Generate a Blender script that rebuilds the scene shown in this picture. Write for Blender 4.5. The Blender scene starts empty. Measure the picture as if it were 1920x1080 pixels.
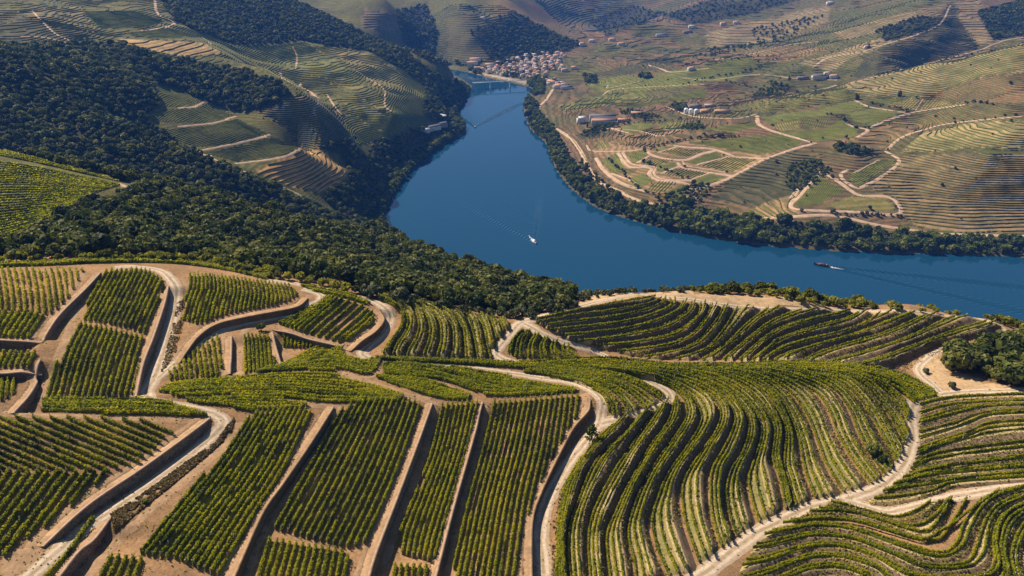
import bpy, math, random
import numpy as np

# ------------------------------------------------------------------ camera, light
scn = bpy.context.scene
COL = scn.collection
HC = 415.0
PITCH = math.radians(25.0)
FPX = 1478.0
CP, SP = math.cos(PITCH), math.sin(PITCH)

cam_d = bpy.data.cameras.new("camera")
cam = bpy.data.objects.new("camera", cam_d)
COL.objects.link(cam)
cam.location = (0, 0, HC)
cam.rotation_euler = (math.radians(90) - PITCH, 0, 0)
cam_d.sensor_width = 36.0
cam_d.lens = 36.0 * FPX / 1920.0
cam_d.clip_start = 1.0
cam_d.clip_end = 30000
scn.camera = cam

SUN_AZ = (-0.80, 0.60)          # ground direction towards the sun
SUN_EL = math.radians(44.0)
world = bpy.data.worlds.new("World")
scn.world = world
world.use_nodes = True
wn = world.node_tree.nodes
sky = wn.new("ShaderNodeTexSky")
sky.sky_type = 'NISHITA'
sky.sun_disc = False
sky.sun_elevation = SUN_EL
sky.sun_rotation = math.atan2(SUN_AZ[0], SUN_AZ[1])
sky.altitude = 400
sky.air_density = 1.0
sky.dust_density = 0.2
sky.ozone_density = 3.0
bg = wn["Background"]
bg.inputs["Strength"].default_value = 0.06
world.node_tree.links.new(sky.outputs[0], bg.inputs[0])

sun_d = bpy.data.lights.new("sun", 'SUN')
sun_d.energy = 5.0
sun_d.angle = math.radians(0.5)
sun_d.color = (1.0, 0.87, 0.69)
sun = bpy.data.objects.new("sun", sun_d)
COL.objects.link(sun)
_d = np.array([SUN_AZ[0], SUN_AZ[1], 0.0])
_d /= np.linalg.norm(_d)
_d = _d * math.cos(SUN_EL)
_d[2] = math.sin(SUN_EL)
from mathutils import Vector
sun.rotation_euler = Vector(_d).to_track_quat('Z', 'Y').to_euler()
sun.location = (-300, 300, 900)

scn.view_settings.view_transform = 'Standard'
scn.view_settings.look = 'None'
scn.view_settings.gamma = 1.0
scn.view_settings.use_curve_mapping = False
scn.view_settings.exposure = 0.58
scn.cycles.max_bounces = 6
scn.cycles.volume_bounces = 1
scn.cycles.transparent_max_bounces = 4

rng = np.random.default_rng(7)
random.seed(7)

# ------------------------------------------------------------------ tags and helpers
def tag(o, label=None, cat=None, group=None, kind=None):
    if label: o["label"] = label
    if cat: o["category"] = cat
    if group: o["group"] = group
    if kind: o["kind"] = kind
    return o

def new_mesh(name, V, faces_q=None, faces_t=None, mats=(), tint=None, mat_idx=None, smooth=False, uv=None):
    """mesh from arrays; quads and triangles as (n,4) / (n,3) index arrays"""
    me = bpy.data.meshes.new(name)
    V = np.asarray(V, dtype=np.float32).reshape(-1, 3)
    loops, starts, totals = [], [], []
    n = 0
    if faces_q is not None and len(faces_q):
        fq = np.asarray(faces_q, dtype=np.int32).reshape(-1, 4)
        loops.append(fq.ravel()); starts.append(n + np.arange(len(fq)) * 4); totals.append(np.full(len(fq), 4)); n += fq.size
    if faces_t is not None and len(faces_t):
        ft = np.asarray(faces_t, dtype=np.int32).reshape(-1, 3)
        loops.append(ft.ravel()); starts.append(n + np.arange(len(ft)) * 3); totals.append(np.full(len(ft), 3)); n += ft.size
    loops = np.concatenate(loops).astype(np.int32)
    starts = np.concatenate(starts).astype(np.int32)
    totals = np.concatenate(totals).astype(np.int32)
    me.vertices.add(len(V)); me.vertices.foreach_set("co", V.ravel())
    me.loops.add(len(loops)); me.loops.foreach_set("vertex_index", loops)
    me.polygons.add(len(starts)); me.polygons.foreach_set("loop_start", starts)
    me.polygons.foreach_set("loop_total", totals)
    for m in mats: me.materials.append(m)
    if mat_idx is not None: me.polygons.foreach_set("material_index", np.asarray(mat_idx, dtype=np.int32))
    if smooth: me.polygons.foreach_set("use_smooth", np.ones(len(starts), dtype=bool))
    if tint is not None:
        a = me.attributes.new("tint", 'FLOAT', 'POINT')
        a.data.foreach_set("value", np.asarray(tint, dtype=np.float32))
    if uv is not None:
        l = me.uv_layers.new(name="UVMap")
        l.data.foreach_set("uv", np.asarray(uv, dtype=np.float32)[loops].ravel())
    me.update(calc_edges=True)
    return me

def link(name, me, parent=None, loc=None):
    o = bpy.data.objects.new(name, me)
    COL.objects.link(o)
    if parent is not None: o.parent = parent
    if loc is not None: o.location = loc
    return o

def empty(name, loc, rz=0.0):
    o = bpy.data.objects.new(name, None)
    o.empty_display_size = 0.5
    COL.objects.link(o)
    o.location = loc; o.rotation_euler = (0, 0, rz)
    return o

def copy_tree(src, loc, rz=0.0, sc=1.0):
    r = src.copy(); COL.objects.link(r)
    r.location = loc; r.rotation_euler = (0, 0, rz); r.scale = (sc, sc, sc)
    for ch in list(src.children):
        c = ch.copy(); COL.objects.link(c); c.parent = r
        for g in list(ch.children):
            d = g.copy(); COL.objects.link(d); d.parent = c
    return r

# ---------------------------------------------------------------- numpy noise
_perm = np.random.default_rng(11).random((256, 256)).astype(np.float32)
def vnoise(x, y):
    xi = np.floor(x).astype(int); yi = np.floor(y).astype(int)
    fx = x - xi; fy = y - yi
    fx = fx * fx * (3 - 2 * fx); fy = fy * fy * (3 - 2 * fy)
    a = _perm[xi & 255, yi & 255]; b = _perm[(xi + 1) & 255, yi & 255]
    c = _perm[xi & 255, (yi + 1) & 255]; d = _perm[(xi + 1) & 255, (yi + 1) & 255]
    return (a * (1 - fx) + b * fx) * (1 - fy) + (c * (1 - fx) + d * fx) * fy - 0.5
def fbm(x, y, scale, octv=4):
    s = 0; a = 1.0; f = 1.0 / scale
    for i in range(octv):
        s = s + a * vnoise(x * f + 17.3 * i, y * f - 9.1 * i); a *= 0.5; f *= 2.03
    return s
def sstep(a, b, x):
    t = np.clip((x - a) / (b - a), 0, 1)
    return t * t * (3 - 2 * t)

# ---------------------------------------------------------------- picture <-> place
def ray_uT(px, py):
    a = (np.asarray(px, float) - 960.0) / FPX
    b = (540.0 - np.asarray(py, float)) / FPX
    den = CP + b * SP
    return a / den, (SP - b * CP) / den      # X/Y and drop/Y along that line of sight
def to_px(P):
    P = np.asarray(P, float)
    dz = P[..., 2] - HC
    dep = P[..., 1] * CP - dz * SP
    up = P[..., 1] * SP + dz * CP
    return np.stack([960 + FPX * P[..., 0] / dep, 540 - FPX * up / dep], -1)
def inpoly(pt, poly):
    x = pt[..., 0]; y = pt[..., 1]
    r = np.zeros(x.shape, bool)
    n = len(poly); j = n - 1
    for i in range(n):
        xi, yi = poly[i]; xj, yj = poly[j]
        if yi != yj:
            r ^= ((yi > y) != (yj > y)) & (x < (xj - xi) * (y - yi) / (yj - yi) + xi)
        j = i
    return r
def smooth_line(pts, n=None, step=None):
    """Catmull-Rom through the points, resampled evenly"""
    P = np.asarray(pts, float)
    if len(P) == 2:
        Q = np.stack([P[0] * (1 - t) + P[1] * t for t in np.linspace(0, 1, 24)])
    else:
        E = np.vstack([2 * P[0] - P[1], P, 2 * P[-1] - P[-2]])
        out = []
        for i in range(1, len(E) - 2):
            p0, p1, p2, p3 = E[i - 1], E[i], E[i + 1], E[i + 2]
            for t in np.linspace(0, 1, 12, endpoint=False):
                out.append(0.5 * (2 * p1 + (p2 - p0) * t + (2 * p0 - 5 * p1 + 4 * p2 - p3) * t * t + (3 * p1 - p0 - 3 * p2 + p3) * t ** 3))
        out.append(P[-1]); Q = np.array(out)
    d = np.concatenate([[0], np.cumsum(np.linalg.norm(np.diff(Q, axis=0), axis=1))])
    if n is None: n = max(2, int(d[-1] / step) + 1)
    s = np.linspace(0, d[-1], n)
    return np.stack([np.interp(s, d, Q[:, k]) for k in range(Q.shape[1])], -1)

# ---------------------------------------------------------------- the land
YA = np.concatenate([np.arange(60, 112, 3.0), np.arange(112, 300, 0.7), np.arange(300, 420, 1.6),
                     np.arange(420, 900, 4.0), np.arange(900, 2600, 8.0), np.arange(2600, 7001, 40.0)])
DU = 0.004
UA = np.arange(-300, 301) * DU
UU, YY = np.meshgrid(UA, YA)          # (ny, nu)
XX = UU * YY

def Tof(py): return ray_uT(960, py)[1]
ctl = []          # X, Y, z
def cY(px, py, Y):
    u, T = ray_uT(px, py); ctl.append((u * Y, Y, HC - T * Y))
def cD(px, py, drop):
    u, T = ray_uT(px, py); Y = drop / T; ctl.append((u * Y, Y, HC - drop))
def cZ(px, Y, z):
    a = (px - 960) / FPX
    b = 0.1
    for _ in range(6):
        T = (HC - z) / Y
        b = (SP - T * CP) / (CP + T * SP)
    ctl.append((a / (CP + b * SP) * Y, Y, z))

for py, row in {
    1500: [(-200, 120), (960, 136), (2100, 136)],
    1200: [(-200, 121), (500, 131), (960, 138), (1700, 139), (2150, 137)],
    1080: [(-200, 122), (100, 125), (500, 132), (960, 138), (1300, 140), (1700, 138), (2100, 136)],
    900: [(-200, 119), (100, 124), (500, 131), (960, 139), (1300, 141), (1650, 141), (2100, 138)],
    780: [(-200, 117), (100, 121), (420, 127), (700, 134), (960, 138), (1250, 137), (1500, 137.5), (1720, 140), (2100, 137)],
    690: [(-200, 115), (100, 119), (300, 123), (500, 128), (700, 133), (960, 134.5), (1850, 139), (2150, 138)],
}.items():
    for px, d in row: cD(px, py, d)
for _k, _px in enumerate(range(1124, 1700, 64)):
    cD(_px, 684 + 2 * (_px > 1560), 133.6 + 0.35 * abs(_k - 5) * 0.5)
    cD(_px, 668 if _px > 1200 else 660, 139 + 2.5 * sstep(1060, 1300, _px))
for px, py, d in [(1700, 688, 141),
                  (1150, 565, 131), (1250, 562, 132), (1350, 575, 133), (1500, 583, 134), (1700, 590, 136), (1860, 605, 138),
                  (1200, 610, 135), (1350, 620, 138), (1500, 630, 138.5), (1700, 640, 139.5),
                  (720, 600, 129), (850, 630, 131.5), (950, 610, 131.5), (850, 592, 129.5), (950, 660, 133.5), (1050, 640, 134.5),
                  (0, 510, 114), (200, 506, 117), (330, 513, 119.5), (500, 524, 123), (650, 550, 126), (750, 575, 128),
                  (100, 600, 117), (300, 600, 121.5), (500, 600, 126), (620, 620, 129), (1050, 592, 130.5),
                  (1280, 552, 131.5), (1450, 560, 132.5), (1700, 582, 135), (1900, 620, 139), (2150, 640, 139), (-250, 515, 111), (-250, 600, 113)]:
    cD(px, py, d)
# slope behind the crest, wooded valley side
for p in [(-250, 470, 320), (0, 475, 325), (300, 478, 325), (550, 508, 325), (750, 548, 318), (900, 580, 300), (1000, 583, 295),
          (300, 440, 400), (300, 400, 480), (300, 368, 560), (100, 445, 350), (0, 450, 400), (100, 405, 440), (0, 340, 520),
          (0, 288, 600), (120, 315, 590), (230, 343, 575), (300, 355, 580), (400, 382, 570), (520, 415, 560), (640, 442, 560),
          (700, 450, 600), (722, 428, 690), (860, 490, 540), (960, 530, 430), (1060, 554, 335), (500, 480, 420), (600, 515, 365),
          (700, 520, 400), (700, 480, 500), (850, 530, 400), (950, 560, 340), (800, 500, 480), (-250, 400, 430), (-250, 300, 620),
          # second spur
          (400, 375, 820), (400, 330, 860), (400, 297, 900), (300, 345, 830), (300, 290, 900), (255, 240, 960), (150, 300, 850),
          (100, 250, 920), (0, 200, 960), (0, 110, 1100), (130, 180, 1020), (0, 260, 880), (550, 390, 880), (545, 362, 910),
          (640, 405, 940), (720, 440, 1000), (-250, 200, 950), (-250, 100, 1200), (-250, 0, 1750),
          # third spur with the faceted vineyard
          (310, 165, 1200), (440, 215, 1150), (560, 280, 1120), (655, 335, 1130), (330, 240, 1080), (450, 290, 1060), (560, 330, 1070),
          (640, 380, 1080), (250, 180, 1120),
          # high left side
          (0, 90, 1250), (150, 110, 1260), (0, 60, 1380), (200, 60, 1500), (0, 10, 1650), (200, 15, 1750), (350, 108, 1420),
          (400, 150, 1330), (300, 120, 1330),
          (290, 0, 1900), (320, 45, 1750), (385, 75, 1600), (480, 125, 1450), (530, 152, 1400), (620, 215, 1290), (690, 300, 1240),
          (450, 180, 1300), (540, 220, 1240), (600, 260, 1210), (660, 310, 1190),
          (430, 60, 1900), (510, 0, 2400), (620, 30, 2200), (760, 92, 2050), (830, 125, 2020), (870, 150, 2080), (600, 130, 1720),
          (700, 200, 1520), (760, 232, 1480), (550, 170, 1560), (650, 60, 2100), (700, 130, 1800), (800, 190, 1700), (840, 240, 1640),
          # far side
          (860, 118, 2510), (875, 60, 2620), (860, 0, 2850), (795, 90, 2600), (790, 50, 2900), (800, 10, 3050), (725, 50, 2560), (720, 0, 2700), (640, 15, 2700), (560, -20, 3000),
          (960, 110, 2540), (1000, 60, 2750), (1070, 88, 2620), (960, 0, 3050), (900, 20, 2900), (1100, 40, 3600), (1100, 0, 3900), (1200, 20, 3800),
          (1010, 5, 3500)]:
    cY(*p)
for p in [(0, 750, 190), (250, 690, 185), (450, 690, 150), (600, 700, 125), (700, 800, 70), (850, 680, 95), (960, 580, 120), (1060, 480, 165), (1840, 1900, 110), (1730, 1890, 85), (1600, 1850, 60), (1920, 1850, 140), (1300, 2600, 40), (1450, 2600, 60),
          (0, 1180, 215), (255, 1035, 150), (400, 985, 125), (545, 985, 80), (640, 1010, 45), (720, 1060, 15),
          (310, 1290, 170), (440, 1235, 132), (560, 1200, 80), (655, 1200, 40),
          (400, 1720, 185), (480, 1570, 150), (620, 1410, 95), (690, 1330, 45),
          (620, 2600, 140), (760, 2280, 50), (840, 2230, 15), (1000, 3150, 70),
          # back of the near hill towards the river
          (1200, 330, 247), (1300, 330, 246), (1300, 460, 172), (1300, 620, 60), (1500, 340, 238), (1600, 340, 237), (1600, 460, 168), (1600, 620, 60), (1900, 330, 229), (1900, 450, 155), (1750, 330, 234),
          (1900, 600, 55), (2300, 330, 225), (2300, 600, 45), (1050, 600, 60), (900, 800, 30), (800, 900, 18),
          # far ring
          (-500, 5000, 330), (300, 5000, 320), (960, 5000, 260), (1500, 5000, 300), (2300, 5000, 330),
          (-500, 7000, 430), (960, 7000, 430), (2300, 7000, 430), (-700, 2500, 330), (0, 2600, 300), (-900, 900, 260), (-900, 400, 300), (-900, 200, 305)]:
    cZ(*p)
# right bank
for p in [(1200, 300, 1350), (1300, 200, 1750), (1500, 400, 1090), (1600, 300, 1290), (1600, 200, 1600), (1900, 250, 1310), (1920, 75, 1700), (1840, 92, 1740),
          (1730, 122, 1760), (1600, 155, 1740), (1500, 180, 1720), (1700, 80, 2080), (1640, 120, 1900), (1880, 30, 2500), (1700, 10, 2600), (1400, 30, 3000),
          (1400, 100, 2300), (1250, 120, 2220), (1100, 150, 2190), (1100, 100, 2520), (1200, 50, 3000), (1250, 0, 3800), (1500, 0, 3300), (1560, 60, 2500),
          (1000, 118, 2450), (1010, 150, 2210), (1450, 250, 1450), (1750, 350, 1180), (1900, 400, 1110), (1350, 350, 1230), (1700, 430, 1075), (1550, 350, 1190),
          (1760, 200, 1520), (2250, 400, 1130), (2250, 250, 1400), (2250, 80, 1900), (2250, 0, 2700), (1090, 230, 1680), (1400, 160, 1950), (1200, 170, 2000)]:
    cY(*p)
RIVER_R = [(2600, 500), (2250, 490), (1920, 483), (1780, 478), (1647, 475), (1520, 468), (1397, 457), (1273, 435), (1173, 410), (1107, 383),
           (1060, 343), (1037, 307), (1023, 270), (993, 240), (984, 213), (985, 187), (1000, 168), (960, 156), (907, 144), (878, 136), (830, 127)]
RIVER_L = [(760, 132), (840, 137), (884, 160), (883, 167), (870, 193), (857, 213), (873, 247), (840, 267), (783, 307), (743, 357), (721, 407), (745, 450),
           (850, 520), (1000, 600), (1300, 645), (1900, 690), (2600, 740)]
def water_pt(p):
    u, T = ray_uT(*p); Y = HC / T
    return (u * Y, Y)
rivR = smooth_line([water_pt(p) for p in RIVER_R], step=25)
rivL = smooth_line([water_pt(p) for p in RIVER_L], step=25)
RIV = np.vstack([rivR, rivL])
for q in rivR[::4]: ctl.append((q[0], q[1], 1.0))
for q in rivL[::4]: ctl.append((q[0], q[1], 1.0))
mid = [(0.5 * (1950 + 1960), 560), (1600, 545), (1300, 520), (1100, 480), (950, 400), (900, 320), (930, 260), (930, 210), (935, 175)]
for m in mid:
    q = water_pt(m); ctl.append((q[0], q[1], -12.0))

ctl = np.array(ctl)
def warp(X, Y): return np.stack([X / Y * 2.2, np.log(Y) * 1.5], -1)
C = warp(ctl[:, 0], ctl[:, 1])
def phi(r2):
    return r2 * np.log(r2 + 1e-12) * 0.5
D2 = ((C[:, None] - C[None]) ** 2).sum(-1)
n = len(C)
A = np.zeros((n + 3, n + 3))
A[:n, :n] = phi(D2) + np.eye(n) * 2e-4
A[:n, n] = 1; A[:n, n + 1:] = C
A[n, :n] = 1; A[n + 1:, :n] = C.T
rhs = np.concatenate([HC - ctl[:, 2], np.zeros(3)])
wts = np.linalg.solve(A, rhs)
Wg = warp(XX, YY).reshape(-1, 2)
dropg = np.zeros(len(Wg))
for s in range(0, len(Wg), 40000):
    q = Wg[s:s + 40000]
    d2 = (q[:, None, 0] - C[None, :, 0]) ** 2 + (q[:, None, 1] - C[None, :, 1]) ** 2
    dropg[s:s + 40000] = phi(d2) @ wts[:n] + wts[n] + q @ wts[n + 1:]
ZG = (HC - dropg).reshape(XX.shape).astype(np.float64)

def seg_dist(PX, PY, L):
    """distance, side sign and running length to a polyline, brute force over its pieces"""
    best = np.full(PX.shape, 1e18); sgn = np.zeros(PX.shape); run = np.zeros(PX.shape)
    acc = 0.0
    for i in range(len(L) - 1):
        ax, ay = L[i]; bx, by = L[i + 1]
        dx, dy = bx - ax, by - ay
        ll = dx * dx + dy * dy + 1e-12
        t = np.clip(((PX - ax) * dx + (PY - ay) * dy) / ll, 0, 1)
        ex = PX - (ax + t * dx); ey = PY - (ay + t * dy)
        d = ex * ex + ey * ey
        k = d < best
        best = np.where(k, d, best)
        sgn = np.where(k, np.sign(dx * ey - dy * ex), sgn)
        run = np.where(k, acc + t * math.sqrt(ll), run)
        acc += math.sqrt(ll)
    return np.sqrt(best), sgn, run, acc

# gullies and roughness grow with distance; flat river bed, banks
far = sstep(320, 900, YY)
rough = fbm(XX, YY, 230, 4) * 26 * far * sstep(0, 1, (ZG - 5) / 60) + fbm(XX + 50, YY, 45, 3) * 3.0 * sstep(280, 500, YY) + fbm(XX, YY, 14, 2) * 0.35 * sstep(120, 320, YY)
dr = np.full(XX.shape, 1e9)
msk = (YY > 650) & (YY < 3200)
ii = np.where(msk)
dd, _, _, _ = seg_dist(XX[ii], YY[ii], np.vstack([rivR]))
dd2, _, _, _ = seg_dist(XX[ii], YY[ii], np.vstack([rivL]))
dr[ii] = np.minimum(dd, dd2)
inside = np.zeros(XX.shape, bool)
inside[ii] = inpoly(np.stack([XX[ii], YY[ii]], -1), RIV)
ZG = ZG + rough * sstep(20, 160, dr)
bank = sstep(0, 60, dr)
ZG = np.where(inside, -1.5 - 4.0 * np.clip(dr / 15, 0, 1), np.where(dr < 60, np.maximum(ZG, 1.0) * bank + (0.7 + 0.16 * dr) * (1 - bank), np.maximum(ZG, 1.5)))

def zat(x, y):
    x = np.asarray(x, float); y = np.asarray(y, float)
    fu = np.clip((x / y - UA[0]) / DU, 0, len(UA) - 1.001)
    iu = fu.astype(int); fu = fu - iu
    iy = np.clip(np.searchsorted(YA, y) - 1, 0, len(YA) - 2)
    fy = np.clip((y - YA[iy]) / (YA[iy + 1] - YA[iy]), 0, 1)
    return (ZG[iy, iu] * (1 - fu) + ZG[iy, iu + 1] * fu) * (1 - fy) + (ZG[iy + 1, iu] * (1 - fu) + ZG[iy + 1, iu + 1] * fu) * fy

def cast(px, py):
    """where a line of sight first meets the land"""
    px = np.atleast_1d(np.asarray(px, float)); py = np.atleast_1d(np.asarray(py, float))
    out = np.zeros((len(px), 3))
    for s in range(0, len(px), 4000):
        u, T = ray_uT(px[s:s + 4000], py[s:s + 4000])
        fu = np.clip((u - UA[0]) / DU, 0, len(UA) - 1.001); iu = fu.astype(int); fu = fu - iu
        prof = ZG[:, iu] * (1 - fu) + ZG[:, iu + 1] * fu
        g = (HC - prof) - T[None] * YA[:, None]
        hit = g <= 0
        hit[0] = False
        k = np.where(hit.any(0), hit.argmax(0), len(YA) - 1)
        k = np.maximum(k, 1); c = np.arange(len(u))
        g0 = g[k - 1, c]; g1 = g[k, c]
        f = np.clip(g0 / np.where(np.abs(g0 - g1) < 1e-9, 1e-9, g0 - g1), 0, 1)
        Y = YA[k - 1] + f * (YA[k] - YA[k - 1])
        out[s:s + 4000] = np.stack([u * Y, Y, HC - T * Y], -1)
    return out
def castl(pts):
    P = np.asarray(pts, float)
    return cast(P[:, 0], P[:, 1])
# ------------------------------------------------------------------ materials
def nmat(name):
    m = bpy.data.materials.new(name); m.use_nodes = True
    nt = m.node_tree
    return m, nt, nt.nodes["Principled BSDF"], nt.nodes["Material Output"]
def N(nt, kind, **kw):
    n = nt.nodes.new(kind)
    for k, v in kw.items():
        if k.startswith("i_"): n.inputs[k[2:].replace("_", " ")].default_value = v
        else: setattr(n, k, v)
    return n
def ramp(nt, src, stops):
    r = nt.nodes.new("ShaderNodeValToRGB")
    e = r.color_ramp.elements
    while len(e) < len(stops): e.new(0.5)
    for k, (p, c) in enumerate(stops):
        e[k].position = p; e[k].color = (*c, 1)
    nt.links.new(src, r.inputs[0]); return r.outputs[0]
def noise(nt, scale, detail=4.0, rough=0.55, vec=None):
    n = N(nt, "ShaderNodeTexNoise"); n.inputs["Scale"].default_value = scale
    n.inputs["Detail"].default_value = detail; n.inputs["Roughness"].default_value = rough
    if vec is None:
        g = nt.nodes.new("ShaderNodeNewGeometry"); vec = g.outputs["Position"]
    nt.links.new(vec, n.inputs["Vector"]); return n.outputs["Fac"]
def mixc(nt, fac, a, b, mode='MIX'):
    m = N(nt, "ShaderNodeMix", data_type='RGBA', blend_type=mode)
    for sock, v in ((m.inputs[0], fac), (m.inputs[6], a), (m.inputs[7], b)):
        if hasattr(v, "is_linked") or isinstance(v, bpy.types.NodeSocket): nt.links.new(v, sock)
        elif isinstance(v, (int, float)): sock.default_value = v
        else: sock.default_value = (*v, 1)
    return m.outputs[2]
def math_n(nt, op, a, b=None, c=None):
    m = N(nt, "ShaderNodeMath", operation=op)
    for k, v in enumerate((a, b, c)):
        if v is None: continue
        if isinstance(v, (int, float)): m.inputs[k].default_value = v
        else: nt.links.new(v, m.inputs[k])
    return m.outputs[0]
def bump(nt, bsdf, h, strength=0.5, dist=0.1):
    b = N(nt, "ShaderNodeBump"); b.inputs["Strength"].default_value = strength; b.inputs["Distance"].default_value = dist
    nt.links.new(h, b.inputs["Height"]); nt.links.new(b.outputs[0], bsdf.inputs["Normal"])

def soil_mat(name, c0, c1, c2, sc=1.0, rough=0.95):
    m, nt, b, o = nmat(name)
    big = noise(nt, 0.05 * sc, 4); fine = noise(nt, 0.9 * sc, 5, 0.7)
    col = mixc(nt, ramp(nt, big, [(0.35, (0, 0, 0)), (0.65, (1, 1, 1))]), c0, c1)
    col = mixc(nt, ramp(nt, fine, [(0.45, (0, 0, 0)), (0.75, (1, 1, 1))]), col, c2)
    midn = noise(nt, 0.28 * sc, 6, 0.75)
    col = mixc(nt, 1.0, col, ramp(nt, midn, [(0.32, (0.66, 0.66, 0.66)), (0.5, (1, 1, 1)), (0.7, (1.28, 1.24, 1.2))]), 'MULTIPLY')
    nt.links.new(col, b.inputs["Base Color"]); b.inputs["Roughness"].default_value = rough
    b.inputs["Specular IOR Level"].default_value = 0.15
    bump(nt, b, fine, 0.7, 0.25)
    return m

def ground_mat():
    m, nt, b, o = nmat("ground")
    at = N(nt, "ShaderNodeAttribute", attribute_name="cover")
    f1 = noise(nt, 0.012, 5, 0.6); f2 = noise(nt, 0.11, 5, 0.65); f3 = noise(nt, 1.3, 5, 0.7)
    v1 = ramp(nt, f1, [(0.3, (0.72, 0.72, 0.74)), (0.7, (1.25, 1.2, 1.1))])
    v2 = ramp(nt, f2, [(0.3, (0.7, 0.72, 0.74)), (0.7, (1.3, 1.25, 1.2))])
    v3 = ramp(nt, f3, [(0.3, (0.65, 0.65, 0.68)), (0.5, (1.0, 1.0, 1.0)), (0.72, (1.35, 1.3, 1.25))])
    c = mixc(nt, 1.0, at.outputs["Color"], v1, 'MULTIPLY')
    c = mixc(nt, 1.0, c, v2, 'MULTIPLY')
    c = mixc(nt, 1.0, c, v3, 'MULTIPLY')
    # terraced slopes: planted tread and bare riser alternate up the hill
    g = nt.nodes.new("ShaderNodeNewGeometry"); sx = N(nt, "ShaderNodeSeparateXYZ"); nt.links.new(g.outputs["Position"], sx.inputs[0])
    zz = math_n(nt, 'ADD', sx.outputs["Z"], math_n(nt, 'MULTIPLY', noise(nt, 0.02, 3), 5.0))
    sw = math_n(nt, 'SINE', math_n(nt, 'MULTIPLY', zz, 6.283 / 2.6))
    at2 = N(nt, "ShaderNodeAttribute", attribute_name="terr")
    band = mixc(nt, ramp(nt, math_n(nt, 'ADD', math_n(nt, 'MULTIPLY', sw, 0.5), 0.5), [(0.3, (0, 0, 0)), (0.7, (1, 1, 1))]), (0.62, 0.72, 0.52), (1.25, 1.15, 1.05))
    c = mixc(nt, at2.outputs["Fac"], c, mixc(nt, 1.0, c, band, 'MULTIPLY'))
    nt.links.new(c, b.inputs["Base Color"]); b.inputs["Roughness"].default_value = 0.95
    b.inputs["Specular IOR Level"].default_value = 0.1
    bump(nt, b, math_n(nt, 'ADD', f3, math_n(nt, 'MULTIPLY', f2, 3.0)), 0.6, 0.3)
    return m

def leaf_mat(name, stops, trans=0.35, obj_random=0.0):
    m, nt, b, o = nmat(name)
    at = N(nt, "ShaderNodeAttribute", attribute_name="tint")
    f = at.outputs["Fac"]
    if obj_random:
        oi = N(nt, "ShaderNodeObjectInfo")
        f = math_n(nt, 'ADD', f, math_n(nt, 'MULTIPLY', math_n(nt, 'SUBTRACT', oi.outputs["Random"], 0.5), obj_random))
    else:
        f = math_n(nt, 'ADD', f, math_n(nt, 'MULTIPLY', math_n(nt, 'SUBTRACT', noise(nt, 0.07, 3), 0.5), 0.9))
    col = ramp(nt, f, stops)
    nt.links.new(col, b.inputs["Base Color"]); b.inputs["Roughness"].default_value = 0.6
    b.inputs["Specular IOR Level"].default_value = 0.10
    tr = N(nt, "ShaderNodeBsdfTranslucent")
    nt.links.new(mixc(nt, 1.0, col, (1.35, 1.4, 0.5), 'MULTIPLY'), tr.inputs["Color"])
    mx = N(nt, "ShaderNodeMixShader"); mx.inputs[0].default_value = trans
    nt.links.new(b.outputs[0], mx.inputs[1]); nt.links.new(tr.outputs[0], mx.inputs[2])
    nt.links.new(mx.outputs[0], o.inputs["Surface"])
    return m

def plain_mat(name, c, rough=0.8, var=0.25, sc=0.8, metal=0.0):
    m, nt, b, o = nmat(name)
    f = noise(nt, sc, 4)
    lo = tuple(x * (1 - var) for x in c); hi = tuple(min(1, x * (1 + var)) for x in c)
    nt.links.new(ramp(nt, f, [(0.3, lo), (0.7, hi)]), b.inputs["Base Color"])
    b.inputs["Roughness"].default_value = rough; b.inputs["Metallic"].default_value = metal
    return m

M = {}
M["ground"] = ground_mat()
M["soil"] = soil_mat("soil", (0.30, 0.185, 0.098), (0.24, 0.145, 0.078), (0.36, 0.24, 0.14))
M["bank"] = soil_mat("bank_soil", (0.26, 0.20, 0.085), (0.14, 0.15, 0.035), (0.36, 0.27, 0.145), 3.0)
M["straw"] = soil_mat("straw_edge", (0.42, 0.32, 0.16), (0.32, 0.26, 0.10), (0.50, 0.39, 0.23), 3.0)
M["dry"] = soil_mat("dry_earth", (0.45, 0.30, 0.165), (0.39, 0.265, 0.15), (0.51, 0.37, 0.22))
M["vine"] = leaf_mat("vine_leaves", [(0.0, (0.04, 0.06, 0.005)), (0.35, (0.21, 0.235, 0.009)), (0.75, (0.38, 0.365, 0.012)), (1.0, (0.46, 0.39, 0.02))], 0.55)
M["vine_dark"] = leaf_mat("vine_dark_leaves", [(0.0, (0.035, 0.057, 0.005)), (0.35, (0.21, 0.24, 0.009)), (0.75, (0.38, 0.37, 0.012)), (1.0, (0.45, 0.39, 0.02))], 0.55)
M["vine_lime"] = leaf_mat("vine_lime_leaves", [(0.0, (0.07, 0.095, 0.006)), (0.35, (0.27, 0.29, 0.010)), (0.8, (0.43, 0.40, 0.014)), (1.0, (0.52, 0.43, 0.03))], 0.55)
M["weed"] = leaf_mat("weeds", [(0.0, (0.07, 0.08, 0.012)), (0.3, (0.18, 0.17, 0.025)), (0.6, (0.33, 0.26, 0.08)), (1.0, (0.45, 0.35, 0.15))], 0.4)
M["tree"] = leaf_mat("tree_leaves", [(0.0, (0.024, 0.036, 0.010)), (0.5, (0.078, 0.096, 0.022)), (0.85, (0.145, 0.155, 0.034)), (1.0, (0.21, 0.20, 0.05))], 0.22, 0.95)
M["river_tree"] = leaf_mat("willow_leaves", [(0.0, (0.026, 0.040, 0.008)), (0.5, (0.09, 0.115, 0.020)), (0.85, (0.16, 0.18, 0.028)), (1.0, (0.22, 0.22, 0.04))], 0.3, 0.8)
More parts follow.
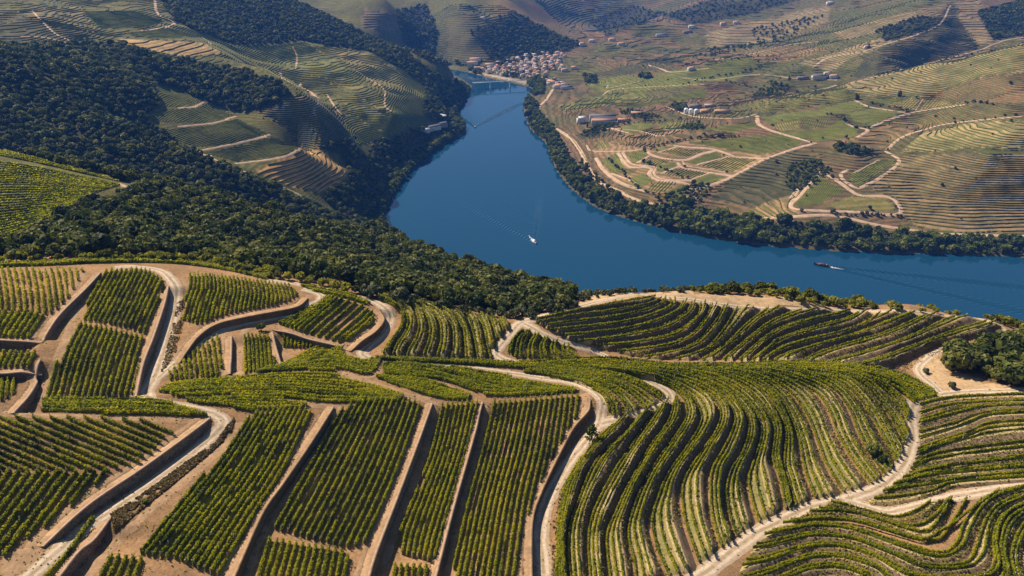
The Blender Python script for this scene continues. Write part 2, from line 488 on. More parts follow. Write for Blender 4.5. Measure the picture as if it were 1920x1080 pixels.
M["shrub"] = leaf_mat("shrub_leaves", [(0.0, (0.055, 0.065, 0.012)), (0.45, (0.16, 0.165, 0.024)), (0.8, (0.28, 0.27, 0.035)), (1.0, (0.36, 0.31, 0.05))], 0.45, 0.9)
M["olive"] = leaf_mat("olive_leaves", [(0.0, (0.03, 0.038, 0.018)), (0.5, (0.08, 0.092, 0.044)), (1.0, (0.15, 0.16, 0.08))], 0.2, 0.4)
M["scrub"] = leaf_mat("dry_scrub", [(0.0, (0.07, 0.05, 0.025)), (0.5, (0.17, 0.12, 0.06)), (1.0, (0.32, 0.24, 0.12))], 0.25)
M["bark"] = plain_mat("bark", (0.07, 0.05, 0.035))
M["post"] = plain_mat("post_wood", (0.30, 0.26, 0.21))
M["far_vine"] = leaf_mat("far_vines", [(0.0, (0.05, 0.065, 0.014)), (0.5, (0.11, 0.125, 0.02)), (1.0, (0.17, 0.17, 0.03))], 0.25)
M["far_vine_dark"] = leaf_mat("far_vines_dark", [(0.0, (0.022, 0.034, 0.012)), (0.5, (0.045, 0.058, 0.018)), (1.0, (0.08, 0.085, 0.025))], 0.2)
M["far_vine_green"] = leaf_mat("far_vines_green", [(0.0, (0.085, 0.105, 0.018)), (0.5, (0.165, 0.185, 0.026)), (1.0, (0.24, 0.24, 0.04))], 0.35)
M["far_vine_dry"] = leaf_mat("far_vines_dry", [(0.0, (0.06, 0.06, 0.016)), (0.5, (0.12, 0.11, 0.028)), (1.0, (0.19, 0.155, 0.05))], 0.2)

def wall_mat():
    m, nt, b, o = nmat("dry_stone")
    g = nt.nodes.new("ShaderNodeNewGeometry")
    v = N(nt, "ShaderNodeTexVoronoi"); v.inputs["Scale"].default_value = 2.4
    mp = N(nt, "ShaderNodeMapping"); mp.inputs["Scale"].default_value = (1, 1, 1.9)
    nt.links.new(g.outputs["Position"], mp.inputs[0]); nt.links.new(mp.outputs[0], v.inputs["Vector"])
    c = ramp(nt, v.outputs["Distance"], [(0.0, (0.30, 0.23, 0.17)), (0.55, (0.22, 0.165, 0.12)), (0.8, (0.07, 0.05, 0.04))])
    c = mixc(nt, 0.45, c, v.outputs["Color"], 'SOFT_LIGHT')
    c = mixc(nt, 1.0, c, ramp(nt, noise(nt, 0.3, 4), [(0.3, (0.75, 0.72, 0.7)), (0.7, (1.2, 1.15, 1.1))]), 'MULTIPLY')
    nt.links.new(c, b.inputs["Base Color"]); b.inputs["Roughness"].default_value = 0.95
    bump(nt, b, math_n(nt, 'MULTIPLY', v.outputs["Distance"], -1.0), 0.8, 0.15)
    return m
M["wall"] = wall_mat()
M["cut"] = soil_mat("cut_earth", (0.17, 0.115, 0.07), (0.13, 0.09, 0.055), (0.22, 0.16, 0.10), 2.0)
M["coping"] = plain_mat("coping_stone", (0.35, 0.225, 0.145))

def track_mat(name, base, rut, mid_c):
    m, nt, b, o = nmat(name)
    uvn = N(nt, "ShaderNodeUVMap"); sx = N(nt, "ShaderNodeSeparateXYZ")
    nt.links.new(uvn.outputs[0], sx.inputs[0])
    wob = math_n(nt, 'MULTIPLY', math_n(nt, 'SUBTRACT', noise(nt, 0.25, 3), 0.5), 0.22)
    a = math_n(nt, 'ABSOLUTE', math_n(nt, 'SUBTRACT', math_n(nt, 'ADD', sx.outputs[0], wob), 0.5))   # 0 centre .. .5 edge
    r = math_n(nt, 'ABSOLUTE', math_n(nt, 'SUBTRACT', a, 0.21))
    f = noise(nt, 1.1, 5, 0.7)
    c = mixc(nt, ramp(nt, r, [(0.05, (1, 1, 1)), (0.13, (0, 0, 0))]), base, rut)
    c = mixc(nt, math_n(nt, 'MULTIPLY', ramp(nt, a, [(0.03, (1, 1, 1)), (0.10, (0, 0, 0))]), math_n(nt, 'GREATER_THAN', noise(nt, 0.35, 2), 0.47)), c, mid_c)
    c = mixc(nt, 1.0, c, ramp(nt, f, [(0.3, (0.72, 0.7, 0.68)), (0.7, (1.2, 1.18, 1.15))]), 'MULTIPLY')
    nt.links.new(c, b.inputs["Base Color"]); b.inputs["Roughness"].default_value = 0.95
    bump(nt, b, f, 0.5, 0.12)
    return m
M["track"] = track_mat("dirt_track", (0.40, 0.30, 0.205), (0.55, 0.44, 0.33), (0.31, 0.24, 0.14))
M["track_far"] = soil_mat("far_track", (0.45, 0.30, 0.19), (0.50, 0.35, 0.23), (0.54, 0.40, 0.28), 0.3)
M["path"] = soil_mat("earth_path", (0.36, 0.225, 0.125), (0.29, 0.18, 0.10), (0.42, 0.285, 0.17))
M["asphalt"] = plain_mat("asphalt_road", (0.22, 0.19, 0.16))

def water_mat(wakes):
    m, nt, b, o = nmat("river_water")
    b.inputs["Base Color"].default_value = (0.006, 0.048, 0.100, 1)
    b.inputs["Roughness"].default_value = 0.04
    b.inputs["IOR"].default_value = 1.33
    g = nt.nodes.new("ShaderNodeNewGeometry"); pos = g.outputs["Position"]
    mp = N(nt, "ShaderNodeMapping"); mp.inputs["Scale"].default_value = (1.0, 0.55, 1.0); mp.inputs["Rotation"].default_value = (0, 0, 0.5)
    nt.links.new(pos, mp.inputs[0])
    h = math_n(nt, 'MULTIPLY', noise(nt, 0.22, 3, 0.6, mp.outputs[0]), 0.05)
    patch = noise(nt, 0.006, 3, 0.5, mp.outputs[0])
    h = math_n(nt, 'MULTIPLY', h, ramp(nt, patch, [(0.35, (0.25, 0.25, 0.25)), (0.65, (1, 1, 1))]))
    for (bx, by, dx, dy, k, lam, length, amp) in wakes:
        # dx,dy: unit vector from the boat towards its stern (trail direction)
        sub = N(nt, "ShaderNodeVectorMath", operation='SUBTRACT'); sub.inputs[1].default_value = (bx, by, 0)
        nt.links.new(pos, sub.inputs[0])
        d1 = N(nt, "ShaderNodeVectorMath", operation='DOT_PRODUCT'); d1.inputs[1].default_value = (dx, dy, 0)
        d2 = N(nt, "ShaderNodeVectorMath", operation='DOT_PRODUCT'); d2.inputs[1].default_value = (-dy, dx, 0)
        nt.links.new(sub.outputs[0], d1.inputs[0]); nt.links.new(sub.outputs[0], d2.inputs[0])
        s = d1.outputs["Value"]; l = math_n(nt, 'ABSOLUTE', d2.outputs["Value"])
        e = math_n(nt, 'SUBTRACT', l, math_n(nt, 'MULTIPLY', s, k))              # distance outside of the arm
        w = math_n(nt, 'ADD', math_n(nt, 'MULTIPLY', s, 0.04), 2.2)
        g1 = math_n(nt, 'DIVIDE', e, w)
        env = math_n(nt, 'POWER', 2.718, math_n(nt, 'MULTIPLY', math_n(nt, 'MULTIPLY', g1, g1), -1.0))
        # crests cross the arm at an angle
        ph = math_n(nt, 'MULTIPLY', math_n(nt, 'ADD', math_n(nt, 'MULTIPLY', s, 0.62), math_n(nt, 'MULTIPLY', l, 0.78)), 6.283 / lam)
        wv = math_n(nt, 'MULTIPLY', math_n(nt, 'SINE', ph), env)
        inn = math_n(nt, 'MULTIPLY', math_n(nt, 'LESS_THAN', e, 0.0), math_n(nt, 'MULTIPLY', math_n(nt, 'SINE', math_n(nt, 'MULTIPLY', s, 6.283 / (lam * 1.5))), 0.16))
        wv = math_n(nt, 'ADD', wv, inn)
        dec = math_n(nt, 'MAXIMUM', math_n(nt, 'SUBTRACT', 1.0, math_n(nt, 'DIVIDE', s, length)), 0.0)
        wv = math_n(nt, 'MULTIPLY', math_n(nt, 'MULTIPLY', wv, dec), math_n(nt, 'GREATER_THAN', s, 0.0))
        h = math_n(nt, 'ADD', h, math_n(nt, 'MULTIPLY', wv, amp))
    bp = N(nt, "ShaderNodeBump"); bp.inputs["Strength"].default_value = 1.0; bp.inputs["Distance"].default_value = 1.0
    nt.links.new(h, bp.inputs["Height"]); nt.links.new(bp.outputs[0], b.inputs["Normal"])
    return m

# ------------------------------------------------------------------ walls shape the near land: polyline, height, (high side is on the left of its direction)
def base_line(px_pts, step=1.0, ext=0.0):
    return smooth_line(castl(smooth_line(px_pts, n=60))[:, :2], step=step)
WALLS = [   # picture polyline from far end to near end with the HIGH ground on its left hand when seen on the map
    ("wall", [(190, 512), (160, 545), (113, 593), (82, 640)], 2.0, "dry stone retaining wall under the upper left vineyard, beside a reddish path"),
    ("wall", [(80, 643), (40, 641), (-60, 636)], 2.6, "dark retaining wall at the left edge above a short row of vines"),
    ("wall", [(78, 676), (66, 700), (68, 712), (50, 745), (26, 776)], 2.8, "low retaining wall at the left edge ending at the sandy crossing"),
    ("wall", [(76, 696), (40, 698), (-60, 697)], 2.4, "lower dark wall at the left edge with vine tops in front"),
    ("wall", [(317, 537), (309, 575), (290, 633), (270, 685), (257, 745)], 2.3, "tall retaining wall with pale coping between dark green rows and the winding track"),
    ("cut", [(578, 560), (562, 575), (533, 583), (467, 595), (407, 607), (372, 626), (350, 652), (334, 676)], 2.2, "curved brown earth bank below the tear shaped block at the first hairpin"),
    ("wall", [(434, 622), (434, 660), (433, 703)], 1.8, "short straight retaining wall between two narrow earth ramps"),
    ("wall", [(511, 618), (519, 650), (528, 683)], 1.6, "small retaining wall beside a narrow ramp next to seven short vine rows"),
    ("wall", [(640, 652), (600, 640), (545, 621), (510, 612)], 2.0, "low dark retaining wall below the rounded vineyard block"),
    ("cut", [(712, 580), (721, 600), (705, 623), (678, 642), (658, 660)], 2.4, "curved earth bank between the rounded block and the second hairpin"),
    ("wall", [(396, 787), (350, 822), (267, 882), (167, 950), (83, 1028)], 2.0, "long curved dry stone wall above the lower left track"),
    ("wall", [(205, 964), (175, 1005), (140, 1050), (95, 1110)], 2.4, "lit stone wall below the track at the lower left corner"),
    ("cut", [(627, 765), (583, 835), (533, 908), (493, 967), (443, 1080), (425, 1120)], 2.6, "long shadowed earth bank between the broad block and the tall middle block"),
    ("wall", [(812, 758), (787, 828), (750, 927), (707, 1040), (690, 1100)], 3.2, "long straight retaining wall in shadow, left of the narrow vine block"),
    ("wall", [(906, 756), (880, 848), (850, 953), (820, 1070), (810, 1110)], 3.2, "long straight retaining wall in shadow, right of the narrow vine block"),
    ("cut", [(1108, 750), (1104, 770), (1078, 800), (1057, 837), (1017, 920), (1000, 973), (998, 1053), (1000, 1110)], 2.6, "tall shadowed earth bank along the left side of the pale track"),
    ("bank", [(1876, 612), (1820, 634), (1765, 645), (1738, 658), (1690, 680), (1642, 694)], 1.0, None),
]
wall_lines = []
nearm = (YY < 330)
jj = np.where(nearm)
dz_w = np.zeros(len(jj[0]))
for kind, px, hh, lab in WALLS:
    L = base_line(px)
    d, sg, run, tot = seg_dist(XX[jj], YY[jj], L[::2] if len(L) > 12 else L)
    end = sstep(0, 5, run) * sstep(0, 5, tot - run)
    side = -sg                                             # high side positive: left when looking along far -> near is east; see below
    wall_lines.append((kind, L, hh, lab))
    soft = 0.7 if kind != "bank" else 1.3
    sd = d * side
    stepf = np.clip((sd - (1.3 if kind != "bank" else 1.2)) / soft, -1, 1)
    dz_w += (stepf - 1) * hh * 0.5 * np.exp(-(d / 13.0) ** 2) * end
ZG0 = ZG.copy()
ZG[jj] += dz_w
# ------------------------------------------------------------------ what covers the ground (base colours
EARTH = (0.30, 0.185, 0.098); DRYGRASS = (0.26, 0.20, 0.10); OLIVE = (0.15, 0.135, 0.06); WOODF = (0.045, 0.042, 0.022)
GREENF = (0.10, 0.12, 0.03); SAND = (0.44, 0.30, 0.19); BROWN = (0.24, 0.165, 0.10); DARKG = (0.06, 0.065, 0.03)
cover = np.zeros(XX.shape + (3,)); cover[:] = EARTH
P3 = np.stack([XX, YY, ZG], -1)
PXG = to_px(P3)
slope_far = sstep(330, 420, YY)[..., None]
nz = sstep(-0.25, 0.25, fbm(XX, YY, 160, 3))[..., None]
nz2 = sstep(-0.2, 0.2, fbm(XX + 900, YY, 60, 3))[..., None]
farcol = np.array((0.10, 0.095, 0.036)) * (1 - nz) + np.array((0.165, 0.104, 0.062)) * nz
farcol = farcol * (1 - 0.35 * nz2) + np.array((0.10, 0.10, 0.045)) * 0.35 * nz2
cover = cover * (1 - slope_far) + farcol * slope_far
lefts = (sstep(0.02, -0.06, XX / YY) * sstep(330, 420, YY))[..., None]
cover = cover * (1 - lefts) + np.array((0.12, 0.115, 0.038)) * lefts
def paint(poly, col, y0=0, y1=1e9, amt=1.0):
    k = inpoly(PXG, poly) & (YY > y0) & (YY < y1)
    cover[k] = cover[k] * (1 - amt) + np.array(col) * amt
PAINT_LATER = []

# ------------------------------------------------------------------ rows lofted between guide curves
def loft_rows(guides, per, n=110):
    G = np.stack([smooth_line(g, n=n) for g in guides])
    ng = len(G)
    if np.isscalar(per): per = [per] * (ng - 1)
    E = np.concatenate([2 * G[:1] - G[1:2], G, 2 * G[-1:] - G[-2:-1]])
    def at(t):
        i = int(min(max(math.floor(t), 0), ng - 2)); f = t - i
        if ng == 2: return G[0] * (1 - f) + G[1] * f
        p0, p1, p2, p3 = E[i], E[i + 1], E[i + 2], E[i + 3]
        c = 0.5 * (2 * p1 + (p2 - p0) * f + (2 * p0 - 5 * p1 + 4 * p2 - p3) * f * f + (3 * p1 - p0 - 3 * p2 + p3) * f ** 3)
        return 0.6 * c + 0.4 * (p1 * (1 - f) + p2 * f)
    return at, ng, per
def runs(mask):
    out = []; i = 0
    while i < len(mask):
        if mask[i]:
            j = i
            while j + 1 < len(mask) and mask[j + 1]: j += 1
            if j > i: out.append((i, j))
            i = j + 1
        else: i += 1
    return out
def world_line(pxl, step=1.0):
    W = castl(pxl)
    jump = np.linalg.norm(np.diff(W[:, :2], axis=0), axis=1)
    L = smooth_line(W[:, :2], step=step) if len(W) > 2 else W[:, :2]
    return L, jump.max() if len(jump) else 0

def vine_geo(L, h, w, dens, leaf, rg, lift=None, gap=0.03, base=0.25):
    """leafy hedge along a ground line: leaf quads plus a thin inner core. returns V, quads, tint"""
    seg = np.linalg.norm(np.diff(L, axis=0), axis=1); s = np.concatenate([[0], np.cumsum(seg)]); tot = s[-1]
    nq = max(8, int(tot * dens))
    ss = rg.random(nq) * tot
    ph = rg.random() * 9
    lump = 0.62 + 0.45 * np.abs(np.sin(math.pi * (ss + ph) / 1.25)) + 0.6 * (vnoise((ss + ph * 7) * 0.45, np.full(nq, ph * 3)))
    keep = (vnoise((ss + ph * 31) * 0.22, np.full(nq, ph * 5 + 3)) > -0.5 + gap * 2.2)
    ss = ss[keep]; lump = lump[keep]; nq = len(ss)
    x = np.interp(ss, s, L[:, 0]); y = np.interp(ss, s, L[:, 1])
    i = np.clip(np.searchsorted(s, ss) - 1, 0, len(seg) - 1)
    d = (L[i + 1] - L[i]) / seg[i][:, None]
    nx, ny = -d[:, 1], d[:, 0]
    hh = rg.random(nq) ** 0.75
    prof = np.sqrt(np.clip(1 - (2 * hh - 0.9) ** 2 * 0.7, 0.1, 1))
    lat = (rg.random(nq) * 2 - 1); lat = np.sign(lat) * np.abs(lat) ** 0.5 * 0.5 * w * prof * lump
    zz = (base + (h - base) * hh) * (0.55 + 0.45 * lump)
    z0 = zat(x, y)
    if lift is not None: z0 = z0 + lift(x, y)
    c = np.stack([x + nx * lat, y + ny * lat, z0 + zz], -1)
    nrm = np.stack([nx * lat / w * 2.2, ny * lat / w * 2.2, 0.3 + hh * 0.9], -1) + rg.normal(0, 0.55, (nq, 3))
    nrm /= np.linalg.norm(nrm, axis=1, keepdims=True)
    a = np.cross(nrm, rg.normal(0, 1, (nq, 3))); a /= np.linalg.norm(a, axis=1, keepdims=True)
    b = np.cross(nrm, a)
    sz = leaf * (0.6 + 0.8 * rg.random(nq))[:, None]
    V = np.stack([c - a * sz - b * sz * .7, c + a * sz - b * sz * .7, c + a * sz + b * sz * .7, c - a * sz + b * sz * .7], 1).reshape(-1, 3)
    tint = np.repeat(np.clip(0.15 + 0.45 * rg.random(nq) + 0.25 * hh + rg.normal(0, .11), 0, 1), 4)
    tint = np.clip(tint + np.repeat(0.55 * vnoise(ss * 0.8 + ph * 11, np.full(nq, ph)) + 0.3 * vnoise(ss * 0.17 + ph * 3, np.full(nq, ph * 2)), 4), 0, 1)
    Q = np.arange(nq * 4).reshape(-1, 4)
    # inner core
    m = max(2, int(tot / 1.6) + 1); cs = np.linspace(0, tot, m)
    cx = np.interp(cs, s, L[:, 0]); cy = np.interp(cs, s, L[:, 1])
    k = np.clip(np.searchsorted(s, cs) - 1, 0, len(seg) - 1); dd_ = (L[k + 1] - L[k]) / seg[k][:, None]
    cz = zat(cx, cy)
    if lift is not None: cz = cz + lift(cx, cy)
    wv = w * 0.30; hv = h * (0.62 + 0.2 * rg.random(m))
    ring = np.stack([np.stack([cx + dd_[:, 1] * wv, cy - dd_[:, 0] * wv, cz + base * .6], -1),
                     np.stack([cx, cy, cz + hv], -1),
                     np.stack([cx - dd_[:, 1] * wv, cy + dd_[:, 0] * wv, cz + base * .6], -1)], 1).reshape(-1, 3)
    q = []
    for t in range(2):
        aidx = np.arange(m - 1) * 3 + t
        q.append(np.stack([aidx, aidx + 1, aidx + 4, aidx + 3], -1))
    q = np.concatenate(q) + len(V)
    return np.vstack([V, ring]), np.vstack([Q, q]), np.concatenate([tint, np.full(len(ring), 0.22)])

ORD = "first second third fourth fifth sixth seventh eighth ninth tenth eleventh twelfth thirteenth fourteenth fifteenth sixteenth seventeenth eighteenth nineteenth twentieth".split()
def ordinal(k):
    if k < 20: return ORD[k]
    t = ["twenty", "thirty", "forty", "fifty"][(k + 1) // 10 - 2]; r = (k + 1) % 10
    return (t[:-1] + "ieth") if r == 0 else t + "-" + ORD[r - 1]
VINE_ROWS = []
WEEDS = []          # (size in view, V, Q, tint, mat, block label, group)
def field(label, group, guides, per, poly, mat="vine", h=1.55, w=0.8, dens=26, leaf=0.17, terr=0.0, inset=0.0, wide=None, gap=0.08, bank_mat="bank"):
    at, ng, per = loft_rows(guides, per)
    TI = (lambda i: terr) if np.isscalar(terr) else (lambda i: float(np.interp(i, np.linspace(0, ng - 2, len(terr)), terr)))
    flat = np.isscalar(terr) and terr == 0
    lines = []
    for i in range(ng - 1):
        m = per[i]
        for k in range(m):
            f = (k + 0.5) / m if flat else ((0.12, 0.46) if m == 2 else (0.06, 0.29, 0.52) if m == 3 else tuple((j + 0.3) / m * 0.9 for j in range(m)))[k]
            lines.append((i, f))
    for li, (i, f) in enumerate(lines):
        rlabel = ordinal(li) + ' ' + label
        pxl = at(i + f)
        ok = inpoly(pxl, poly)
        for (a, b) in runs(ok):
            seg_px = pxl[a:b + 1]
            W = castl(seg_px)
            jump = np.linalg.norm(np.diff(W[:, :2], axis=0), axis=1)
            if len(jump) == 0: continue
            cut = np.where(jump > np.median(jump) * 6 + 3)[0]
            pieces = np.split(np.arange(len(W)), cut + 1)
            for pc in pieces:
                if len(pc) < 3: continue
                Lw = smooth_line(W[pc][:, :2], step=0.8)
                if len(Lw) < 4: continue
                tot = np.linalg.norm(np.diff(Lw, axis=0), axis=1).sum()
                if tot < 2.5: continue
                rg = np.random.default_rng(int(abs(Lw[0, 0]) * 977 + abs(Lw[0, 1]) * 331) % 2 ** 31)
                lift = (lambda z: (lambda x, y: z))(TI(i) * f * 1.36) if not flat else None
                dist = math.hypot(*Lw[len(Lw) // 2])
                ld = np.clip(190 / dist, 0.6, 1.1)
                V, Q, t = vine_geo(Lw, h * rg.uniform(.92, 1.08), w, dens * ld, leaf / ld ** 0.5, rg, lift, gap)
                sp_ = np.arange(0.1, tot, 6.0); sl_ = np.concatenate([[0], np.cumsum(np.linalg.norm(np.diff(Lw, axis=0), axis=1))])
                pxy = np.stack([np.interp(np.append(sp_, tot - .1), sl_, Lw[:, 0]), np.interp(np.append(sp_, tot - .1), sl_, Lw[:, 1])], -1)
                pz = zat(pxy[:, 0], pxy[:, 1]) + (lift(0, 0) if lift else 0)
                VINE_ROWS.append((tot / dist, V, Q, t, mat, rlabel, group, np.concatenate([pxy, pz[:, None]], 1), h))
    if not flat:
        fs = np.array([0.0, 0.22, 0.45, 0.66, 0.80, 1.0]); hs = np.array([-0.1, 0.32, 0.66, 0.9, 0.42, -0.12])
        HS_ = hs
        for i in range(ng - 1):
            hs = HS_ * TI(i)
            midl = at(i + 0.5); ok = inpoly(midl, poly)
            for (a, b) in runs(ok):
                if b - a < 3: continue
                a2, b2 = a, b
                rows = []
                for f, hv in zip(fs, hs):
                    pl = at(i + f)[a2:b2 + 1]
                    W = castl(pl)
                    rows.append(W)
                R = np.stack(rows, 1)           # along, across, 3
                jump = np.linalg.norm(np.diff(R[:, 2, :2], axis=0), axis=1)
                cut = np.where(jump > np.median(jump) * 6 + 3)[0]
                for pc in np.split(np.arange(len(R)), cut + 1):
                    if len(pc) < 4: continue
                    Rp = R[pc]
                    k = np.linspace(0, len(Rp) - 1, max(4, int(len(Rp) * .7)))
                    lo = np.floor(k).astype(int); hi = np.minimum(lo + 1, len(Rp) - 1); ff = (k - lo)[:, None, None]
                    Rp = Rp[lo] * (1 - ff) + Rp[hi] * ff
                    wid = np.linalg.norm(Rp[:, -1, :2] - Rp[:, 0, :2], axis=1)
                    if wid.max() > 22: 
                        continue
                    zz = zat(Rp[..., 0], Rp[..., 1])
                    e = np.minimum(1, np.minimum(np.arange(len(Rp)), np.arange(len(Rp))[::-1]) / 2.0)[:, None]
                    wob = 1 + 0.5 * fbm(Rp[..., 0], Rp[..., 1], 5, 2)
                    Rp[..., 2] = zz + np.where(hs > 0, hs * e * wob, hs)
                    na, nb = Rp.shape[:2]
                    m_ = int(na * 18); rw = np.random.default_rng(m_ + int(abs(Rp[0, 0, 0]) * 50))
                    ia = rw.integers(0, na - 1, m_); ib = np.array([0, 1, 2, 2, 3, 3, 4, 4])[rw.integers(0, 8, m_)]; fa = rw.random((m_, 1)); fb = rw.random((m_, 1))
                    pt = (Rp[ia, ib] * (1 - fa) + Rp[ia + 1, ib] * fa) * (1 - fb) + (Rp[ia, ib + 1] * (1 - fa) + Rp[ia + 1, ib + 1] * fa) * fb
                    WEEDS.append(pt)
                    idx = np.arange(na * nb).reshape(na, nb)
                    q = np.stack([idx[:-1, :-1], idx[1:, :-1], idx[1:, 1:], idx[:-1, 1:]], -1).reshape(-1, 4)
                    ci_ = np.tile(np.array([0, 0, 1, 2, 2]), na - 1)
                    me = new_mesh("terrace", Rp.reshape(-1, 3), faces_q=q, mats=[M[bank_mat], M["straw"], M["cut"]], mat_idx=ci_)
                    tag(link("terrace", me), kind="structure")
# ------------------------------------------------------------------ near vineyard
def par(a0, a1, b0, b1): return [[a0, a1], [b0, b1]]
field("vine row from the left in the pale block at the upper left", "vine rows of the pale upper left block",
      [[(-232, 503), (-224, 545), (-220, 600)], [(160, 505), (166, 545), (172, 600)]], 34, [(-225, 504), (158, 506), (128, 560), (108, 580), (92, 592), (60, 583), (-225, 572)], "vine_lime", w=0.75)
field("slanting row from the left above the wall at the left edge", "vine rows above the left edge wall",
      [[(-209, 566), (-241, 654)], [(100, 575), (52, 645)]], 25, [(-225, 574), (60, 585), (84, 592), (70, 618), (56, 636), (-225, 634)], "vine")
field("short row from the left on the ledge between two dark walls", "short vine rows on the left edge ledge",
      [[(-50, 655), (-70, 700)], [(74, 660), (56, 695)]], 11, [(-60, 660), (71, 663), (64, 690), (-60, 692)], "vine")
field("stubby row from the left in the low left edge plot", "vine rows of the low left edge plot",
      [[(-40, 705), (-46, 775)], [(44, 705), (40, 735)]], 8, [(-50, 711), (38, 707), (36, 726), (14, 752), (-50, 768)], "vine")
field("row from the left in the slanted block's upper half beside the track", "vine rows of the slanted block, upper half",
      [[(190, 505), (155, 565), (100, 660), (70, 755)], [(345, 505), (320, 565), (292, 640), (262, 750)]], 17,
      [(196, 508), (240, 505), (278, 508), (306, 525), (311, 545), (298, 552), (301, 570), (290, 602), (272, 628), (215, 612), (152, 602), (170, 560)], "vine_dark", h=1.6, w=0.68)
field("row from the left in the slanted block's lower half beside the track", "vine rows of the slanted block, lower half",
      [[(190, 505), (155, 565), (100, 660), (70, 755)], [(345, 505), (320, 565), (292, 640), (262, 750)]], 17,
      [(150, 607), (215, 618), (272, 634), (266, 670), (254, 742), (180, 752), (80, 752), (88, 715)], "vine_dark", h=1.6, w=0.68)
field("sideways row from the back in the lime strip above the crossing", "vine rows of the lime strip by the crossing",
      [[(78, 750), (180, 750), (260, 750), (330, 758), (395, 782)], [(78, 779), (180, 780), (260, 779), (330, 780), (395, 784)]], 6,
      [(80, 750), (180, 750), (258, 748), (320, 757), (392, 781), (233, 778), (77, 776)], "vine_lime", dens=30, w=1.0)
field("vine row from the left inside the first hairpin of the track", "vine rows inside the first hairpin",
      [[(354, 512), (352, 545), (345, 560), (320, 640)], [(575, 540), (582, 560), (585, 572), (580, 640)]], 30,
      [(357, 516), (420, 515), (493, 523), (540, 535), (562, 552), (540, 566), (517, 573), (433, 588), (373, 610), (342, 601), (345, 577)], "vine_lime", w=0.75)
field("vine row from the left in the wedge below the branch track", "vine rows of the wedge below the branch track",
      [[(292, 600), (308, 730)], [(408, 600), (424, 720)]], 12, [(413, 627), (417, 665), (414, 709), (298, 716), (333, 687), (370, 657)], "vine_dark")
field("vine row from the left in the narrow plot between two ramps", "vine rows between the two ramps",
      [[(455, 625), (457, 705)], [(512, 622), (520, 690)]], 8, [(458, 630), (508, 630), (516, 687), (490, 696), (456, 703)], "vine_dark")
field("tiny row from the left on the ledge under the rounded block", "tiny vine rows under the rounded block",
      [[(530, 620), (528, 656)], [(597, 636), (592, 662)]], 9, [(532, 628), (592, 640), (590, 655), (530, 652)], "vine_dark")
field("diagonal row from the left in the rounded block at the second hairpin", "vine rows inside the second hairpin",
      [[(596, 560), (560, 590), (508, 612)], [(640, 558), (590, 600), (556, 630)], [(712, 580), (680, 612), (636, 648)], [(732, 590), (705, 620), (665, 655)]], 6,
      [(512, 604), (560, 589), (600, 570), (612, 556), (640, 560), (680, 572), (702, 588), (699, 606), (660, 638), (633, 644), (590, 632), (520, 608)], "vine_dark")
field("row from the crest path above the rounded block", "vine rows along the crest path",
      [[(556, 534), (620, 546), (660, 556), (700, 570)], [(590, 548), (640, 558), (680, 570), (706, 588)]], 3,
      [(552, 532), (620, 543), (690, 562), (706, 586), (690, 572), (640, 560), (600, 552)], "vine_dark")
field("row from the back in the big block left of the lower track", "vine rows of the big lower left block",
      [[(-400, 500), (0, 672), (470, 870)], [(-400, 820), (0, 990), (470, 1190)]], 24,
      [(-240, 780), (150, 783), (335, 792), (346, 798), (325, 818), (290, 852), (255, 876), (215, 885), (150, 888), (90, 890), (-240, 880)], "vine", w=0.75)
field("slanting row from the left in the bottom left corner block", "vine rows of the bottom left corner",
      [[(-163, 880), (-289, 1060)], [(212, 880), (75, 1060)]], 21, [(-225, 888), (205, 885), (204, 902), (165, 920), (150, 940), (120, 957), (90, 987), (50, 1012), (0, 1052), (-80, 1090), (-225, 1090)], "vine")
field("vine row on the strip between the track and corner wall", "vines on the strip by the corner wall",
      [[(172, 972), (120, 1040), (70, 1090)], [(180, 976), (135, 1042), (90, 1095)]], 1, [(185, 970), (172, 962), (60, 1085), (80, 1100), (110, 1075)], "vine")
field("vine row from the left in the broad block beside the scrubby bank", "vine rows of the broad block right of the lower left track",
      [[(470, 760), (395, 870), (310, 975), (225, 1080), (190, 1120)], [(592, 762), (537, 880), (484, 965), (425, 1065), (395, 1120)]], 13,
      [(463, 787), (482, 773), (583, 765), (587, 782), (533, 882), (478, 967), (428, 1060), (415, 1085), (330, 1052), (218, 1037), (213, 1030), (233, 1010), (283, 967), (317, 945), (360, 913), (400, 877)], "vine_dark", h=1.6, w=0.68)
field("short row from the left at the bottom edge below the broad block", "short vine rows at the bottom edge, left",
      [[(205, 1040), (175, 1100)], [(275, 1045), (258, 1100)]], 5, [(206, 1042), (272, 1050), (262, 1110), (170, 1110)], "vine")
field("vine row from the left in the tall block between two earth paths", "vine rows of the tall middle block",
      [[(648, 752), (610, 817), (548, 925), (505, 1002)], [(795, 752), (778, 805), (735, 920), (683, 1034)]], 14,
      [(642, 768), (655, 760), (683, 752), (768, 750), (789, 758), (782, 787), (743, 900), (698, 1000), (680, 1024), (650, 1030), (575, 1012), (512, 995), (513, 985), (550, 925), (612, 815)], "vine_dark", h=1.55, w=0.66)
field("short row from the left at the bottom edge below the tall block", "short vine rows at the bottom edge, middle",
      [[(503, 1008), (472, 1105)], [(662, 1030), (648, 1105)]], 13, [(504, 1012), (648, 1034), (659, 1060), (640, 1105), (470, 1105)], "vine_dark")
field("vine row from the left in the narrow block between straight walls", "vine rows of the narrow walled block",
      [[(827, 755), (805, 850), (772, 935), (746, 1000), (736, 1060)], [(900, 755), (877, 850), (847, 950), (816, 1062)]], 8,
      [(826, 759), (870, 755), (899, 755), (889, 787), (850, 937), (819, 1050), (808, 1056), (750, 1040), (743, 1020), (750, 977), (790, 907), (818, 787)], "vine_dark", h=1.55, w=0.66)
